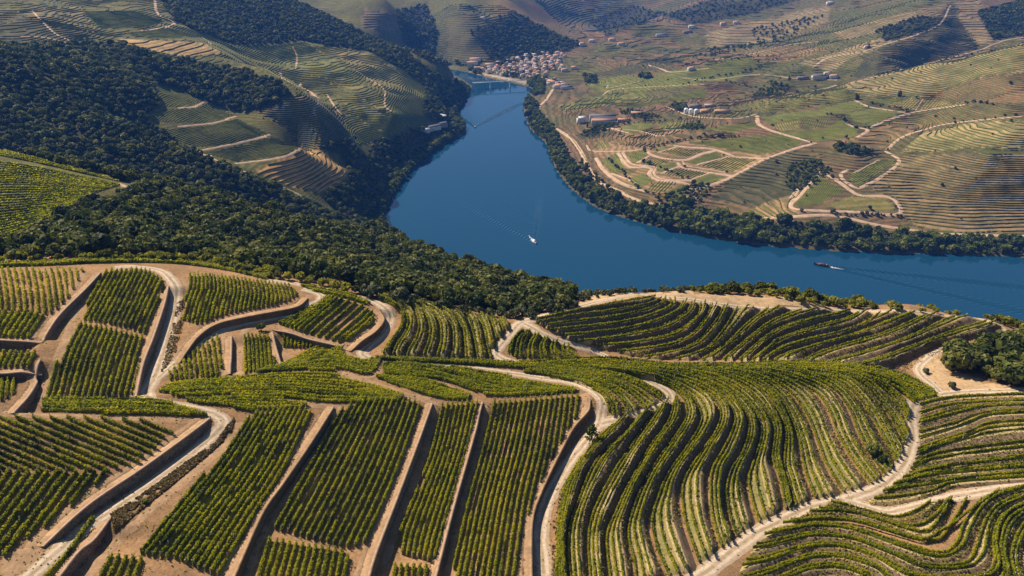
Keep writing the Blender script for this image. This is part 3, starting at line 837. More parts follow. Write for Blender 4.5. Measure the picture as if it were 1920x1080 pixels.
field("vine stub from the left at the bottom edge below the narrow block", "vine stubs at the bottom edge",
      [[(736, 1058), (728, 1110)], [(806, 1062), (800, 1110)]], 6, [(737, 1060), (805, 1064), (800, 1110), (726, 1110)], "vine")
field("vine row from the left in the wide block beside the pale track", "vine rows of the wide block by the pale track",
      [[(924, 752), (902, 845), (874, 945), (848, 1055), (838, 1105)], [(1010, 745), (990, 845), (965, 945), (940, 1105)], [(1098, 738), (1086, 845), (1072, 945), (1058, 1105)]], 9,
      [(925, 755), (1083, 740), (1093, 752), (1087, 772), (1047, 845), (1002, 930), (982, 1000), (972, 1105), (848, 1105), (851, 1055), (877, 945), (906, 832)], "vine_dark", h=1.55, w=0.66)
field("row from the back in the long lush strip above the broad blocks", "rows of the lush sideways strip, left",
      [[(290, 722), (420, 711), (530, 702), (620, 702), (700, 720), (765, 745)], [(290, 745), (430, 744), (540, 748), (600, 756), (680, 756), (765, 754)]], 9,
      [(295, 735), (330, 718), (412, 712), (530, 703), (620, 703), (700, 722), (760, 745), (755, 751), (680, 755), (600, 756), (520, 746), (430, 742), (330, 744)], "vine_lime", dens=34, w=1.1, h=1.3)
field("row from the back in the thin lime strip beside the bend", "rows of the thin strip by the bend",
      [[(340, 748), (450, 745), (530, 748), (585, 758)], [(365, 757), (440, 768), (500, 776), (585, 768)]], 5,
      [(345, 750), (450, 746), (530, 750), (578, 760), (560, 769), (480, 772), (460, 775), (440, 766), (370, 756)], "vine_lime", dens=34, w=1.0, h=1.3)
field("row from the back in the lush patch below the rounded block", "rows of the lush patch below the rounded block",
      [[(474, 702), (540, 680), (600, 650), (650, 655), (720, 672)], [(480, 702), (560, 697), (640, 698), (688, 708), (720, 690)]], 10,
      [(540, 669), (560, 661), (601, 644), (640, 650), (649, 667), (672, 674), (715, 676), (705, 694), (688, 706), (640, 695), (567, 695), (497, 698), (474, 701), (497, 690), (526, 686)], "vine_lime", dens=34, w=1.1, h=1.3)
field("row from the back in the lush wedge below the sandy path", "rows of the lush wedge, upper",
      [[(715, 680), (785, 680), (910, 697), (1000, 714), (1090, 732)], [(720, 702), (822, 716), (880, 736), (922, 750), (1090, 738)]], 9,
      [(704, 703), (720, 682), (785, 682), (910, 697), (972, 711), (1080, 731), (1081, 736), (1010, 741), (922, 747), (882, 731), (822, 713), (760, 706)], "vine_lime", dens=34, w=1.1, h=1.3)
field("row from the back in the lush lower wedge by the diagonal path", "rows of the lush wedge, lower",
      [[(702, 704), (760, 708), (815, 717), (890, 745)], [(702, 708), (760, 732), (820, 752), (890, 752)]], 7,
      [(703, 706), (760, 709), (812, 716), (883, 742), (879, 750), (822, 750), (760, 730)], "vine_lime", dens=34, w=1.1, h=1.3)

# contour terraces
B = [[(700, 558), (735, 574), (752, 592), (747, 620), (725, 650), (712, 672)],
     [(705, 556), (744, 576), (762, 596), (760, 622), (742, 650), (733, 672)],
     [(720, 558), (770, 577), (783, 604), (780, 632), (764, 660), (760, 674)],
     [(735, 561), (786, 580), (803, 611), (802, 640), (794, 663), (790, 675)],
     [(752, 565), (802, 582), (822, 607), (825, 640), (819, 664), (815, 676)],
     [(775, 569), (823, 585), (845, 611), (849, 642), (846, 666), (843, 677)],
     [(800, 575), (846, 588), (866, 616), (870, 647), (871, 668), (870, 679)],
     [(840, 583), (873, 593), (883, 620), (890, 652), (893, 672), (893, 681)],
     [(870, 588), (893, 594), (906, 618), (911, 647), (917, 671), (918, 681)],
     [(895, 592), (916, 599), (926, 626), (932, 653), (936, 680)],
     [(920, 596), (933, 600), (944, 632), (950, 655), (954, 680)],
     [(942, 599), (953, 603), (960, 630), (966, 655), (970, 680)]]
field("contour row from the left on the small terraces below the olives", "contour rows below the olive fringe", B, 2,
      [(704, 556), (760, 563), (850, 588), (920, 597), (958, 604), (952, 618), (930, 640), (919, 662), (925, 676), (850, 674), (760, 670), (706, 666), (722, 650), (744, 620), (748, 596), (728, 574)],
      "vine", h=1.2, w=0.6, dens=22, terr=2.2)
field("contour row from the left in the triangle between forking tracks", "contour rows in the little triangle",
      [[(975, 625), (957, 645), (950, 668)], [(987, 622), (970, 640), (964, 672)], [(1002, 628), (990, 650), (988, 672)], [(1020, 634), (1010, 655), (1014, 674)],
       [(1036, 640), (1030, 657), (1040, 676)], [(1055, 648), (1052, 660), (1070, 678)], [(1080, 655), (1082, 664), (1105, 680)]], 2,
      [(980, 620), (1000, 625), (1030, 638), (1070, 652), (1105, 664), (1130, 676), (1060, 674), (965, 672), (948, 660), (950, 645)], "vine", h=1.3, w=0.7, dens=22, terr=1.2)
D = [[(1008, 603), (1085, 584), (1146, 570), (1200, 560), (1222, 559)],
     [(1002, 608), (1080, 593), (1146, 583), (1211, 573), (1236, 564)], [(1006, 614), (1080, 603), (1146, 596), (1202, 585), (1233, 574), (1244, 563)],
     [(1016, 622), (1080, 615), (1167, 604), (1222, 591), (1255, 574), (1253, 562)], [(1032, 632), (1070, 628), (1157, 620), (1222, 604), (1266, 585), (1279, 567)],
     [(1048, 643), (1080, 641), (1157, 631), (1233, 615), (1283, 589), (1295, 569)], [(1113, 650), (1178, 644), (1255, 628), (1303, 598), (1312, 570)],
     [(1150, 660), (1233, 650), (1288, 633), (1321, 598), (1333, 572)], [(1200, 672), (1288, 652), (1331, 615), (1355, 576)],
     [(1255, 677), (1316, 659), (1353, 620), (1377, 578)], [(1305, 680), (1353, 652), (1397, 609), (1434, 579)],
     [(1348, 680), (1397, 639), (1441, 604), (1493, 582)], [(1380, 680), (1425, 640), (1460, 617), (1515, 600), (1577, 586)],
     [(1405, 680), (1440, 650), (1460, 636), (1532, 612), (1580, 600), (1606, 588)], [(1425, 680), (1460, 655), (1510, 638), (1580, 622), (1625, 602), (1643, 588)],
     [(1442, 681), (1460, 670), (1508, 654), (1580, 635), (1628, 617), (1676, 598), (1702, 588)], [(1495, 681), (1532, 662), (1592, 643), (1652, 626), (1700, 606), (1728, 593)],
     [(1545, 682), (1604, 664), (1664, 647), (1724, 622), (1760, 603), (1782, 595)], [(1580, 690), (1640, 674), (1700, 653), (1748, 635), (1796, 617), (1850, 601)],
     [(1635, 696), (1690, 681), (1738, 660), (1760, 649), (1820, 637), (1868, 626), (1888, 611)]]
field("contour row from the top left in the bowl below the sandy crest", "contour rows of the terraced bowl", D, 2,
      [(1000, 606), (1040, 592), (1090, 576), (1140, 563), (1205, 556), (1260, 560), (1330, 570), (1400, 576), (1500, 580), (1600, 586), (1700, 588), (1790, 594), (1860, 606), (1884, 614), (1868, 626), (1800, 640), (1745, 654), (1690, 678), (1640, 694), (1560, 683), (1440, 678), (1360, 677), (1270, 676), (1200, 672), (1130, 655), (1060, 636)],
      "vine", h=1.05, w=0.5, dens=22, terr=2.0)
field("row from the back in the green ribbon above the big terraces", "rows of the green ribbon on the rise",
      [[(690, 672), (870, 677), (970, 681), (1060, 674), (1150, 672), (1250, 683), (1380, 683), (1500, 679), (1600, 685), (1690, 703), (1752, 735)],
       [(750, 678), (880, 684), (1000, 692), (1100, 694), (1250, 698), (1400, 696), (1500, 694), (1600, 699), (1690, 718), (1742, 740)]], 6,
      [(690, 671), (870, 676), (960, 680), (1050, 673), (1150, 671), (1250, 682), (1380, 682), (1500, 678), (1600, 684), (1690, 702), (1755, 737), (1725, 748), (1690, 717), (1600, 698), (1400, 696), (1100, 695), (1000, 692), (880, 686), (750, 680)],
      "vine", h=1.3, w=0.9, dens=30)
field("row from the left in the dark corner beside the sandy clearing", "rows of the dark corner by the clearing",
      [[(1625, 706), (1680, 732), (1712, 758)], [(1690, 700), (1730, 722), (1768, 745)]], 10, [(1636, 704), (1702, 704), (1742, 732), (1762, 744), (1728, 751), (1712, 757), (1694, 748), (1668, 728)], "vine_dark", dens=32, w=1.0)
E = [[(960, 700), (1060, 715), (1118, 735), (1136, 757), (1140, 785)], [(980, 699), (1100, 716), (1150, 737), (1172, 767), (1174, 786)],
     [(1000, 697), (1110, 708), (1165, 729), (1200, 757), (1208, 776)], [(1020, 695), (1130, 704), (1190, 723), (1228, 744), (1246, 760)], [(1050, 694), (1150, 702), (1205, 717), (1240, 735), (1258, 750)]]
field("curved row from the left inside the loop of the pale track", "curved rows inside the track loop", E, 3,
      [(960, 697), (1050, 694), (1150, 702), (1204, 714), (1226, 724), (1246, 742), (1244, 752), (1226, 764), (1180, 777), (1144, 786), (1138, 760), (1122, 737), (1090, 719), (1010, 704)], "vine", h=1.2, w=0.65, dens=22, terr=0.9)
Cg = [[(1146, 800), (1105, 840), (1085, 875), (1062, 925), (1052, 980), (1048, 1030), (1050, 1110)],
      [(1200, 778), (1170, 817), (1130, 852), (1105, 885), (1082, 945), (1067, 990), (1064, 1040), (1070, 1110)],
      [(1236, 764), (1205, 805), (1175, 850), (1152, 882), (1122, 937), (1107, 975), (1101, 1020), (1106, 1110)],
      [(1264, 752), (1250, 795), (1217, 840), (1195, 880), (1170, 925), (1153, 963), (1137, 1000), (1136, 1040), (1144, 1110)],
      [(1090, 697), (1190, 708), (1250, 725), (1280, 750), (1286, 784), (1265, 820), (1230, 867), (1198, 925), (1180, 975), (1176, 1010), (1187, 1060), (1192, 1110)],
      [(1120, 697), (1210, 708), (1262, 724), (1295, 746), (1312, 778), (1309, 803), (1280, 850), (1250, 893), (1232, 935), (1219, 980), (1230, 1035), (1252, 1085)],
      [(1150, 698), (1240, 710), (1295, 727), (1333, 748), (1350, 776), (1340, 812), (1312, 852), (1282, 900), (1276, 935), (1282, 982), (1300, 1035), (1314, 1076)],
      [(1180, 699), (1270, 710), (1330, 730), (1362, 757), (1376, 784), (1370, 813), (1350, 852), (1331, 892), (1332, 960), (1343, 1006), (1356, 1042)],
      [(1215, 699), (1300, 713), (1350, 734), (1386, 760), (1403, 798), (1391, 850), (1370, 882), (1360, 925), (1369, 980), (1386, 1020)],
      [(1250, 699), (1330, 713), (1375, 735), (1408, 766), (1426, 808), (1416, 855), (1401, 897), (1404, 930), (1416, 972), (1428, 996)],
      [(1285, 699), (1360, 714), (1405, 737), (1434, 770), (1451, 808), (1446, 862), (1458, 890), (1467, 930), (1474, 968)],
      [(1320, 699), (1390, 712), (1435, 738), (1460, 777), (1472, 814), (1468, 872), (1476, 902), (1490, 952)],
      [(1350, 699), (1410, 711), (1453, 738), (1478, 780), (1496, 827), (1506, 882), (1526, 936)],
      [(1385, 699), (1435, 710), (1478, 735), (1512, 782), (1531, 831), (1547, 873), (1582, 930)],
      [(1420, 698), (1470, 710), (1525, 735), (1552, 772), (1571, 821), (1602, 872), (1636, 914)],
      [(1450, 697), (1510, 708), (1560, 730), (1590, 768), (1611, 820), (1642, 872), (1662, 897)],
      [(1490, 697), (1540, 705), (1580, 720), (1616, 757), (1647, 808), (1684, 876)],
      [(1530, 698), (1575, 704), (1614, 719), (1652, 759), (1690, 822), (1700, 850)],
      [(1560, 699), (1600, 706), (1640, 720), (1671, 747), (1698, 785), (1709, 825)],
      [(1590, 700), (1630, 707), (1668, 722), (1694, 745), (1704, 764), (1712, 790)]]
CgA = Cg[:4] + [[(1268, 744), (1284, 776), (1266, 818), (1231, 866), (1199, 925), (1181, 975), (1177, 1010), (1188, 1060), (1193, 1110)]]
field("contour row from the left on the near flank below the track fork", "contour rows on the flank below the track fork", CgA, 3,
      [(1118, 822), (1150, 797), (1232, 768), (1262, 752), (1254, 730), (1218, 712), (1110, 699), (1000, 693), (1250, 699), (1400, 697), (1500, 695), (1600, 700), (1660, 712), (1700, 742), (1708, 762), (1701, 790), (1703, 820), (1690, 855), (1675, 880), (1640, 908), (1600, 922), (1500, 948), (1450, 968), (1410, 990), (1370, 1016), (1330, 1048), (1290, 1074), (1240, 1110), (1040, 1110), (1044, 1040), (1046, 985), (1058, 925), (1080, 880), (1100, 842)],
      "vine", h=1.1, w=0.5, dens=26, leaf=0.15, terr=[2.9, 2.6, 2.4])
field("contour row from the bend across the big terraced hillside", "contour rows of the big terraced hillside", Cg[4:], 3,
      [(1118, 822), (1150, 797), (1232, 768), (1262, 752), (1254, 730), (1218, 712), (1110, 699), (1000, 693), (1250, 699), (1400, 697), (1500, 695), (1600, 700), (1660, 712), (1700, 742), (1708, 762), (1701, 790), (1703, 820), (1690, 855), (1675, 880), (1640, 908), (1600, 922), (1500, 948), (1450, 968), (1410, 990), (1370, 1016), (1330, 1048), (1290, 1074), (1240, 1110), (1040, 1110), (1044, 1040), (1046, 985), (1058, 925), (1080, 880), (1100, 842)],
      "vine", h=1.1, w=0.5, dens=26, leaf=0.15, terr=[2.4, 2.0, 1.5, 1.1, 0.9])
field("bushy row on the bank beside the pale track", "bushy vines beside the pale track",
      [[(1110, 838), (1082, 870), (1056, 920), (1046, 985), (1044, 1040), (1042, 1110)], [(1120, 842), (1092, 872), (1068, 920), (1058, 985), (1056, 1040), (1056, 1110)]], 2,
      [(1122, 836), (1080, 868), (1052, 920), (1040, 985), (1036, 1110), (1060, 1110), (1062, 985), (1075, 920), (1100, 872)], "vine", h=1.0, w=1.4, dens=30, leaf=0.2)
R1 = [[(1715, 757), (1815, 741), (2150, 733)], [(1718, 772), (1815, 755), (2150, 744)], [(1720, 787), (1840, 761), (2150, 755)], [(1722, 807), (1790, 791), (1870, 770), (2150, 765)],
      [(1720, 842), (1815, 810), (1880, 790), (2150, 782)], [(1712, 870), (1790, 842), (2150, 800)], [(1700, 892), (1790, 870), (2150, 828)], [(1680, 906), (1790, 881), (2150, 852)],
      [(1655, 920), (1765, 901), (2150, 867)], [(1625, 934), (1740, 920), (1815, 900), (2150, 878)], [(1622, 950), (1690, 948), (1765, 926), (1815, 915), (2150, 890)]]
field("row from the top on the patchy slope right of the track", "rows of the patchy right slope", R1, [1, 1, 2, 2, 3, 2, 2, 2, 2, 1],
      [(1724, 756), (1770, 748), (1815, 740), (1880, 735), (2150, 733), (2150, 890), (1900, 903), (1815, 915), (1765, 927), (1690, 946), (1650, 948), (1624, 944), (1660, 918), (1690, 900), (1708, 868), (1716, 830)],
      "vine", h=1.1, w=0.6, dens=26, gap=0.17, terr=0.5, bank_mat="straw")
R2 = [[(1560, 941), (1615, 957), (1665, 969), (1702, 960), (1730, 948)], [(1540, 952), (1602, 960), (1665, 979), (1715, 984), (1750, 965), (1778, 936)],
      [(1487, 976), (1577, 972), (1640, 985), (1702, 1008), (1750, 1020), (1772, 990), (1795, 940)], [(1445, 996), (1540, 983), (1615, 995), (1690, 1020), (1765, 1036), (1790, 1015), (1803, 980), (1845, 935), (1960, 904)],
      [(1420, 1020), (1527, 1000), (1602, 1009), (1677, 1036), (1740, 1060), (1808, 1054), (1827, 1020), (1846, 972), (1878, 942), (1960, 915)],
      [(1400, 1048), (1440, 1043), (1515, 1021), (1590, 1023), (1665, 1052), (1735, 1080), (1850, 1074), (1860, 1010), (1874, 972), (1912, 948), (1960, 932)],
      [(1380, 1085), (1440, 1068), (1515, 1042), (1577, 1041), (1640, 1060), (1700, 1095), (1866, 1090), (1872, 1022), (1892, 970), (1960, 944)],
      [(1380, 1110), (1440, 1092), (1515, 1062), (1577, 1060), (1640, 1082), (1690, 1110), (1885, 1110), (1892, 1040), (1915, 985), (1960, 965)],
      [(1400, 1130), (1450, 1110), (1515, 1085), (1577, 1080), (1630, 1100), (1690, 1130), (1910, 1110), (1915, 1050), (1935, 1000), (1960, 985)]]
field("looping row from the top in the bottom right corner", "looping rows of the bottom right corner", R2, [1, 2, 2, 2, 2, 2, 2, 2],
      [(1562, 941), (1610, 955), (1665, 968), (1725, 947), (1768, 936), (1815, 928), (1870, 922), (1960, 904), (1960, 1110), (1340, 1110), (1352, 1072), (1400, 1030), (1440, 1000), (1490, 972)],
      "vine", h=1.15, w=0.55, dens=30, leaf=0.16, terr=0.9, bank_mat="straw")
# green rows behind the crest path on the far left
field("leafy row from the front along the crest at the upper left", "leafy rows along the left crest",
      [[(-60, 505), (80, 499), (200, 494), (320, 495), (420, 507), (497, 524)], [(-60, 496), (80, 493), (200, 488), (320, 488), (420, 500), (515, 519)]], 4,
      [(-80, 510), (80, 502), (200, 497), (320, 498), (420, 510), (497, 528), (520, 519), (420, 497), (320, 485), (200, 485), (-80, 490)], "vine", dens=26, w=1.2)
# vineyard on the first spur across the wooded dip
field("row from the top on the sunny spur beyond the near wood", "rows of the vineyard spur at the left edge",
      [[(-60, 290), (60, 308), (150, 328), (232, 347)], [(-60, 345), (40, 345), (120, 350), (205, 357)], [(-60, 405), (20, 398), (90, 388), (160, 375)], [(-60, 470), (0, 455), (50, 435), (110, 405)]], 11,
      [(-60, 293), (60, 311), (150, 331), (228, 348), (180, 362), (140, 385), (90, 410), (40, 437), (-60, 472)], "vine", dens=8, leaf=0.34, w=0.9, h=1.5, gap=0)
field("row from the top in the narrow lime strip on the spur", "rows of the lime strip on the spur",
      [[(-60, 266), (60, 295), (150, 318), (222, 338)], [(-60, 282), (60, 305), (150, 325), (228, 343)]], 4, [(-60, 264), (60, 294), (150, 317), (225, 339), (222, 344), (150, 326), (60, 306), (-60, 284)], "vine_lime", dens=10, leaf=0.34, w=1.0, gap=0)
# ------------------------------------------------------------------ tracks and paths (ribbons laid on the ground)
def ribbon(pts, width, mat, lift=0.10, step=1.0, rag=0.25, na=5, name="dirt_track", lines=None):
    L = smooth_line(castl(smooth_line(pts, n=max(30, 8 * len(pts))))[:, :2], step=step) if lines is None else lines
    # soften jumps across hidden ground
    d = np.gradient(L, axis=0); d /= np.linalg.norm(d, axis=1, keepdims=True) + 1e-9
    nrm = np.stack([-d[:, 1], d[:, 0]], -1)
    w = np.interp(np.linspace(0, 1, len(L)), np.linspace(0, 1, len(np.atleast_1d(width))), np.atleast_1d(width))
    rows = []
    for k in range(na):
        t = k / (na - 1) - 0.5
        e = rag * vnoise(L[:, 0] * 0.6 + 40 * k, L[:, 1] * 0.6) * 2 * (abs(t) > 0.4)
        rows.append(L + nrm * (w * t + np.sign(t) * e)[:, None])
    R = np.stack(rows, 1)
    z = zat(R[..., 0], R[..., 1]) + lift
    z[:, 0] -= lift * 0.9; z[:, -1] -= lift * 0.9
    V = np.concatenate([R, z[..., None]], -1)
    n_ = len(L); idx = np.arange(n_ * na).reshape(n_, na)
    q = np.stack([idx[:-1, :-1], idx[:-1, 1:], idx[1:, 1:], idx[1:, :-1]], -1).reshape(-1, 4)
    q = q[:, ::-1]
    s = np.concatenate([[0], np.cumsum(np.linalg.norm(np.diff(L, axis=0), axis=1))])
    uv = np.stack([np.tile(np.linspace(0, 1, na), n_), np.repeat(s * 0.1, na)], -1)
    me = new_mesh(name, V.reshape(-1, 3), faces_q=q, mats=[M[mat]], uv=uv, smooth=True)
    # make sure it faces up
    if me.polygons[0].normal.z < 0: me.flip_normals()
    o = link(name, me); tag(o, kind="structure"); return o

NEAR_TRACKS = [
    ([(215, 502), (250, 500), (300, 508), (323, 527), (331, 548), (328, 575), (321, 613), (309, 653), (296, 693), (285, 716), (276, 732), (277, 745), (293, 755), (333, 762), (383, 771), (411, 782), (418, 798), (395, 822), (352, 858), (300, 897), (233, 943), (167, 987), (117, 1027), (67, 1070), (20, 1115)], [4.2, 4.6, 4.4]),
    ([(284, 718), (300, 706), (333, 678), (383, 641), (427, 616), (483, 600), (533, 591), (573, 579), (600, 563), (598, 551), (567, 542)], [3.2, 3.2, 3.6]),
    ([(500, 526), (560, 533), (640, 549), (673, 557), (707, 568), (729, 585), (730, 605), (714, 630), (690, 651), (680, 663), (692, 674)], [3.6, 4.4]),
    ([(760, 681), (873, 690), (940, 698), (1007, 708), (1073, 717), (1112, 733), (1129, 752), (1127, 776), (1122, 796), (1103, 823), (1073, 860), (1041, 907), (1021, 953), (1013, 997), (1016, 1040), (1022, 1110)], [2.6, 3.0, 4.6, 4.6]),
    ([(1122, 796), (1145, 791), (1182, 782), (1229, 769), (1254, 753), (1254, 738), (1233, 723), (1207, 713)], [5.0, 4.4, 4.2]),
    ([(1190, 552), (1140, 561), (1090, 574), (1040, 588), (1000, 598), (974, 607), (960, 623), (940, 647), (930, 663), (945, 674), (970, 681)], [3.0, 5.0, 3.6]),
    ([(974, 604), (992, 612), (1024, 630), (1067, 645), (1107, 656), (1140, 670)], [4.5, 3.4]),
    ([(1200, 552), (1300, 563), (1400, 577), (1560, 583), (1680, 584), (1780, 593), (1840, 598), (1877, 612), (1900, 625), (2150, 634)], [3.0, 4.4]),
    ([(1900, 627), (1860, 644), (1800, 650), (1765, 657), (1740, 672), (1724, 688), (1728, 704), (1748, 721), (1763, 735)], [3.4, 4.0]),
    ([(2150, 730), (1880, 733), (1813, 735), (1765, 740), (1725, 750), (1712, 762), (1708, 788), (1712, 820), (1702, 853), (1686, 883), (1657, 910), (1613, 927), (1573, 939), (1513, 954), (1463, 978), (1423, 998), (1380, 1028), (1347, 1054), (1300, 1090), (1270, 1115)], [4.4, 5.0, 4.8]),
    ([(1578, 939), (1613, 948), (1663, 961), (1713, 951), (1763, 938), (1813, 927), (1863, 920), (1900, 914), (2150, 898)], [5.0, 4.4]),
]
for pts, w in NEAR_TRACKS: ribbon(pts, w, "track", lift=0.16)
# bare earth paths along the tops and feet of the walls
for pts, w in [([(158, 508), (125, 562), (93, 600), (60, 640)], 2.6), ([(198, 515), (150, 575), (122, 640), (100, 690), (76, 745)], 2.6),
               ([(345, 520), (351, 545), (346, 575)], 1.8), ([(582, 553), (560, 571), (505, 582), (433, 598), (380, 618), (345, 650), (326, 676)], 2.2),
               ([(422, 618), (424, 660), (424, 706)], 2.6), ([(490, 600), (458, 622), (448, 660), (446, 703)], 2.6), ([(530, 640), (533, 660), (536, 686)], 2.4),
               ([(709, 580), (712, 600), (692, 622), (655, 648), (648, 664), (670, 674)], 2.6),
               ([(0, 776), (120, 780), (250, 784), (350, 788), (400, 784)], 2.4), ([(372, 790), (330, 822), (262, 872), (150, 943), (60, 1028)], 3.6),
               ([(452, 792), (440, 820), (380, 872), (300, 940), (225, 1010), (160, 1085)], 2.6),
               ([(480, 756), (560, 756), (622, 764), (608, 785), (560, 850), (505, 925), (455, 1010), (420, 1085)], 3.4), ([(640, 762), (598, 835), (545, 925), (490, 1010), (462, 1085)], 1.8),
               ([(640, 700), (690, 716), (760, 742), (815, 757), (790, 800), (760, 880), (720, 980), (672, 1085)], 3.2), ([(820, 760), (798, 840), (768, 925), (738, 1000), (715, 1085)], 2.2),
               ([(820, 716), (872, 738), (905, 755)], 1.5), ([(915, 757), (893, 850), (862, 955), (838, 1085)], 1.6),
               ([(1094, 738), (1100, 752), (1088, 786), (1055, 842), (1010, 935), (990, 1000), (985, 1110)], 2.8),
               ([(330, 744), (420, 742), (480, 744), (560, 753)], 1.2), ([(620, 700), (680, 708), (702, 706), (716, 684)], 1.6)]:
    ribbon(pts, w, "path", lift=0.07, rag=0.4)

def patch(pts, mat, lift=0.05, name="bare_ground", cell=1.2, fuzz=0.0):
    """ground sheet inside a traced outline"""
    W = castl(pts)[:, :2]
    lo = W.min(0); hi = W.max(0)
    gx, gy = np.meshgrid(np.arange(lo[0], hi[0] + cell, cell), np.arange(lo[1], hi[1] + cell, cell))
    z = zat(gx, gy)
    k = inpoly(np.stack([gx + fuzz * vnoise(gx * .4, gy * .4), gy + fuzz * vnoise(gx * .4 + 50, gy * .4)], -1), W)
    idx = np.full(gx.shape, -1)
    q = k[:-1, :-1] & k[1:, :-1] & k[:-1, 1:] & k[1:, 1:]
    ii = np.where(q)
    if len(ii[0]) == 0: return None
    idx = np.arange(gx.size).reshape(gx.shape)
    F = np.stack([idx[:-1, :-1][ii], idx[:-1, 1:][ii], idx[1:, 1:][ii], idx[1:, :-1][ii]], -1)
    used, inv = np.unique(F, return_inverse=True)
    V = np.stack([gx.ravel(), gy.ravel(), z.ravel() + lift], -1)[used]
    me = new_mesh(name, V, faces_q=inv.reshape(-1, 4), mats=[M[mat]], smooth=True)
    o = link(name, me); tag(o, kind="structure"); return o
patch([(1192, 549), (1240, 546), (1300, 550), (1380, 552), (1450, 556), (1520, 566), (1600, 577), (1700, 584), (1690, 590), (1560, 588), (1420, 582), (1330, 571), (1260, 562), (1210, 556)], "dry", 0.10, fuzz=2)
patch([(1745, 665), (1770, 672), (1785, 700), (1830, 712), (1900, 722), (1885, 734), (1810, 738), (1768, 742), (1735, 715), (1728, 692)], "dry", 0.10, fuzz=2)
patch([(1230, 588), (1000, 600), (1000, 590), (1080, 575), (1190, 549), (1200, 556)], "dry", 0.04, fuzz=2)
patch([(0, 1040), (60, 1010), (90, 1020), (85, 1050), (60, 1085), (-20, 1090)], "path", 0.05, fuzz=2)

# ------------------------------------------------------------------ retaining walls
for kind, L, hh, lab in wall_lines:
    if kind == "bank": continue
    L = smooth_line(L, step=1.0)
    _q = np.repeat(L, 3, 0) + np.random.default_rng(len(L)).normal(0, 1.5, (len(L) * 3, 2)); WEEDS.append(np.concatenate([_q, zat(_q[:, 0], _q[:, 1])[:, None]], 1))
    d = np.gradient(L, axis=0); d /= np.linalg.norm(d, axis=1, keepdims=True)
    nh = np.stack([d[:, 1], -d[:, 0]], -1)                  # towards the high side
    n_ = len(L)
    zl = zat(*(L - nh * 1.0).T) - 0.4
    zt = zat(*(L + nh * 2.7).T) + (0.16 if kind == 'wall' else 0.03)
    k = np.ones(5) / 5
    zt = np.convolve(np.pad(zt, 2, mode='edge'), k, 'valid')
    zt = np.maximum(zt, zl + 0.7)
    jit = 0.10 * vnoise(L[:, 0] * 0.9, L[:, 1] * 0.9)
    sec = [(L - nh * 0.10, zl), (L + nh * (0.12 + jit[:, None]), zt - 0.28), (L - nh * 0.06, zt - 0.28), (L - nh * 0.06, zt), (L + nh * 0.60, zt), (L + nh * 0.60, zt - (0.12 if kind == 'wall' else 0.02)), (L + nh * 2.5, zt - (0.2 if kind == 'wall' else 0.06)), (L + nh * 2.6, zl)]
    V = np.stack([np.concatenate([p, z[:, None]], -1) for p, z in sec], 1)
    m_ = len(sec)
    idx = np.arange(n_ * m_).reshape(n_, m_)
    def strip(cols):
        q = np.stack([idx[:-1, :-1], idx[1:, :-1], idx[1:, 1:], idx[:-1, 1:]], -1)
        return q[:, cols].reshape(-1, 4)
    caps = np.array([[idx[e, 0], idx[e, 1], idx[e, 6], idx[e, 7]] for e in (0, -1)])
    root = empty("retaining_wall" if kind == "wall" else "earth_bank", (float(L[n_ // 2, 0]), float(L[n_ // 2, 1]), float(zl[n_ // 2])))
    tag(root, lab, "wall" if kind == "wall" else "bank")
    V0 = V.reshape(-1, 3) - np.array(root.location)
    def sub(cols, extra=None):
        F = strip(cols)
        if extra is not None: F = np.vstack([F, extra])
        used, inv = np.unique(F, return_inverse=True)
        return V0[used], inv.reshape(-1, 4)
    v, f = sub([0, 1], caps); nm_ = "stone_face" if kind == "wall" else "earth_face"; link(nm_, new_mesh(nm_, v, faces_q=f, mats=[M["wall" if kind == "wall" else "cut"]]), root)
    v, f = sub([2, 3, 4]); nm_ = "coping" if kind == "wall" else "edge"; link(nm_, new_mesh(nm_, v, faces_q=f, mats=[M["coping" if kind == "wall" else "path"]]), root)
    v, f = sub([5, 6]); link("backfill", new_mesh("backfill", v, faces_q=f, mats=[M["path"]]), root)
# ------------------------------------------------------------------ emit near vine rows: the 300 largest as things, the rest as one mass
VINE_ROWS.sort(key=lambda r: -r[0])
rest = {}
_pb = np.array([(-.07, -.07, 0), (.07, -.07, 0), (.07, .07, 0), (-.07, .07, 0), (-.06, -.06, 1), (.06, -.06, 1), (.06, .06, 1), (-.06, .06, 1)])
_pq = np.array([(0, 1, 5, 4), (1, 2, 6, 5), (2, 3, 7, 6), (3, 0, 4, 7), (4, 5, 6, 7)])
for k, (size, V, Q, t, mat, label, group, posts, hh) in enumerate(VINE_ROWS):
    if k < 300:
        c = V.mean(0); c[2] = V[:, 2].min()
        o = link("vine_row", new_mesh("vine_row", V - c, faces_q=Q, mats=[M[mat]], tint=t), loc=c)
        tag(o, label, "vine row", group)
        if size * len(posts) and np.hypot(posts[0, 0], posts[0, 1]) < 330:
            pv_ = (posts[:, None, :] + _pb[None] * np.array([1, 1, hh + .3])).reshape(-1, 3) - c
            pq_ = (np.arange(len(posts)) * 8)[:, None, None] + _pq[None]
            tag(link("trellis_posts", new_mesh("trellis_posts", pv_, faces_q=pq_.reshape(-1, 4), mats=[M["post"]]), o), kind="stuff")
    else:
        rest.setdefault(mat, []).append((V, Q, t))
RV, RQ, RT, RM, off, mats_ = [], [], [], [], 0, []
for mi, (mat, lst) in enumerate(rest.items()):
    mats_.append(M[mat])
    for V, Q, t in lst:
        RV.append(V); RQ.append(Q + off); RT.append(t); RM.append(np.full(len(Q), mi)); off += len(V)
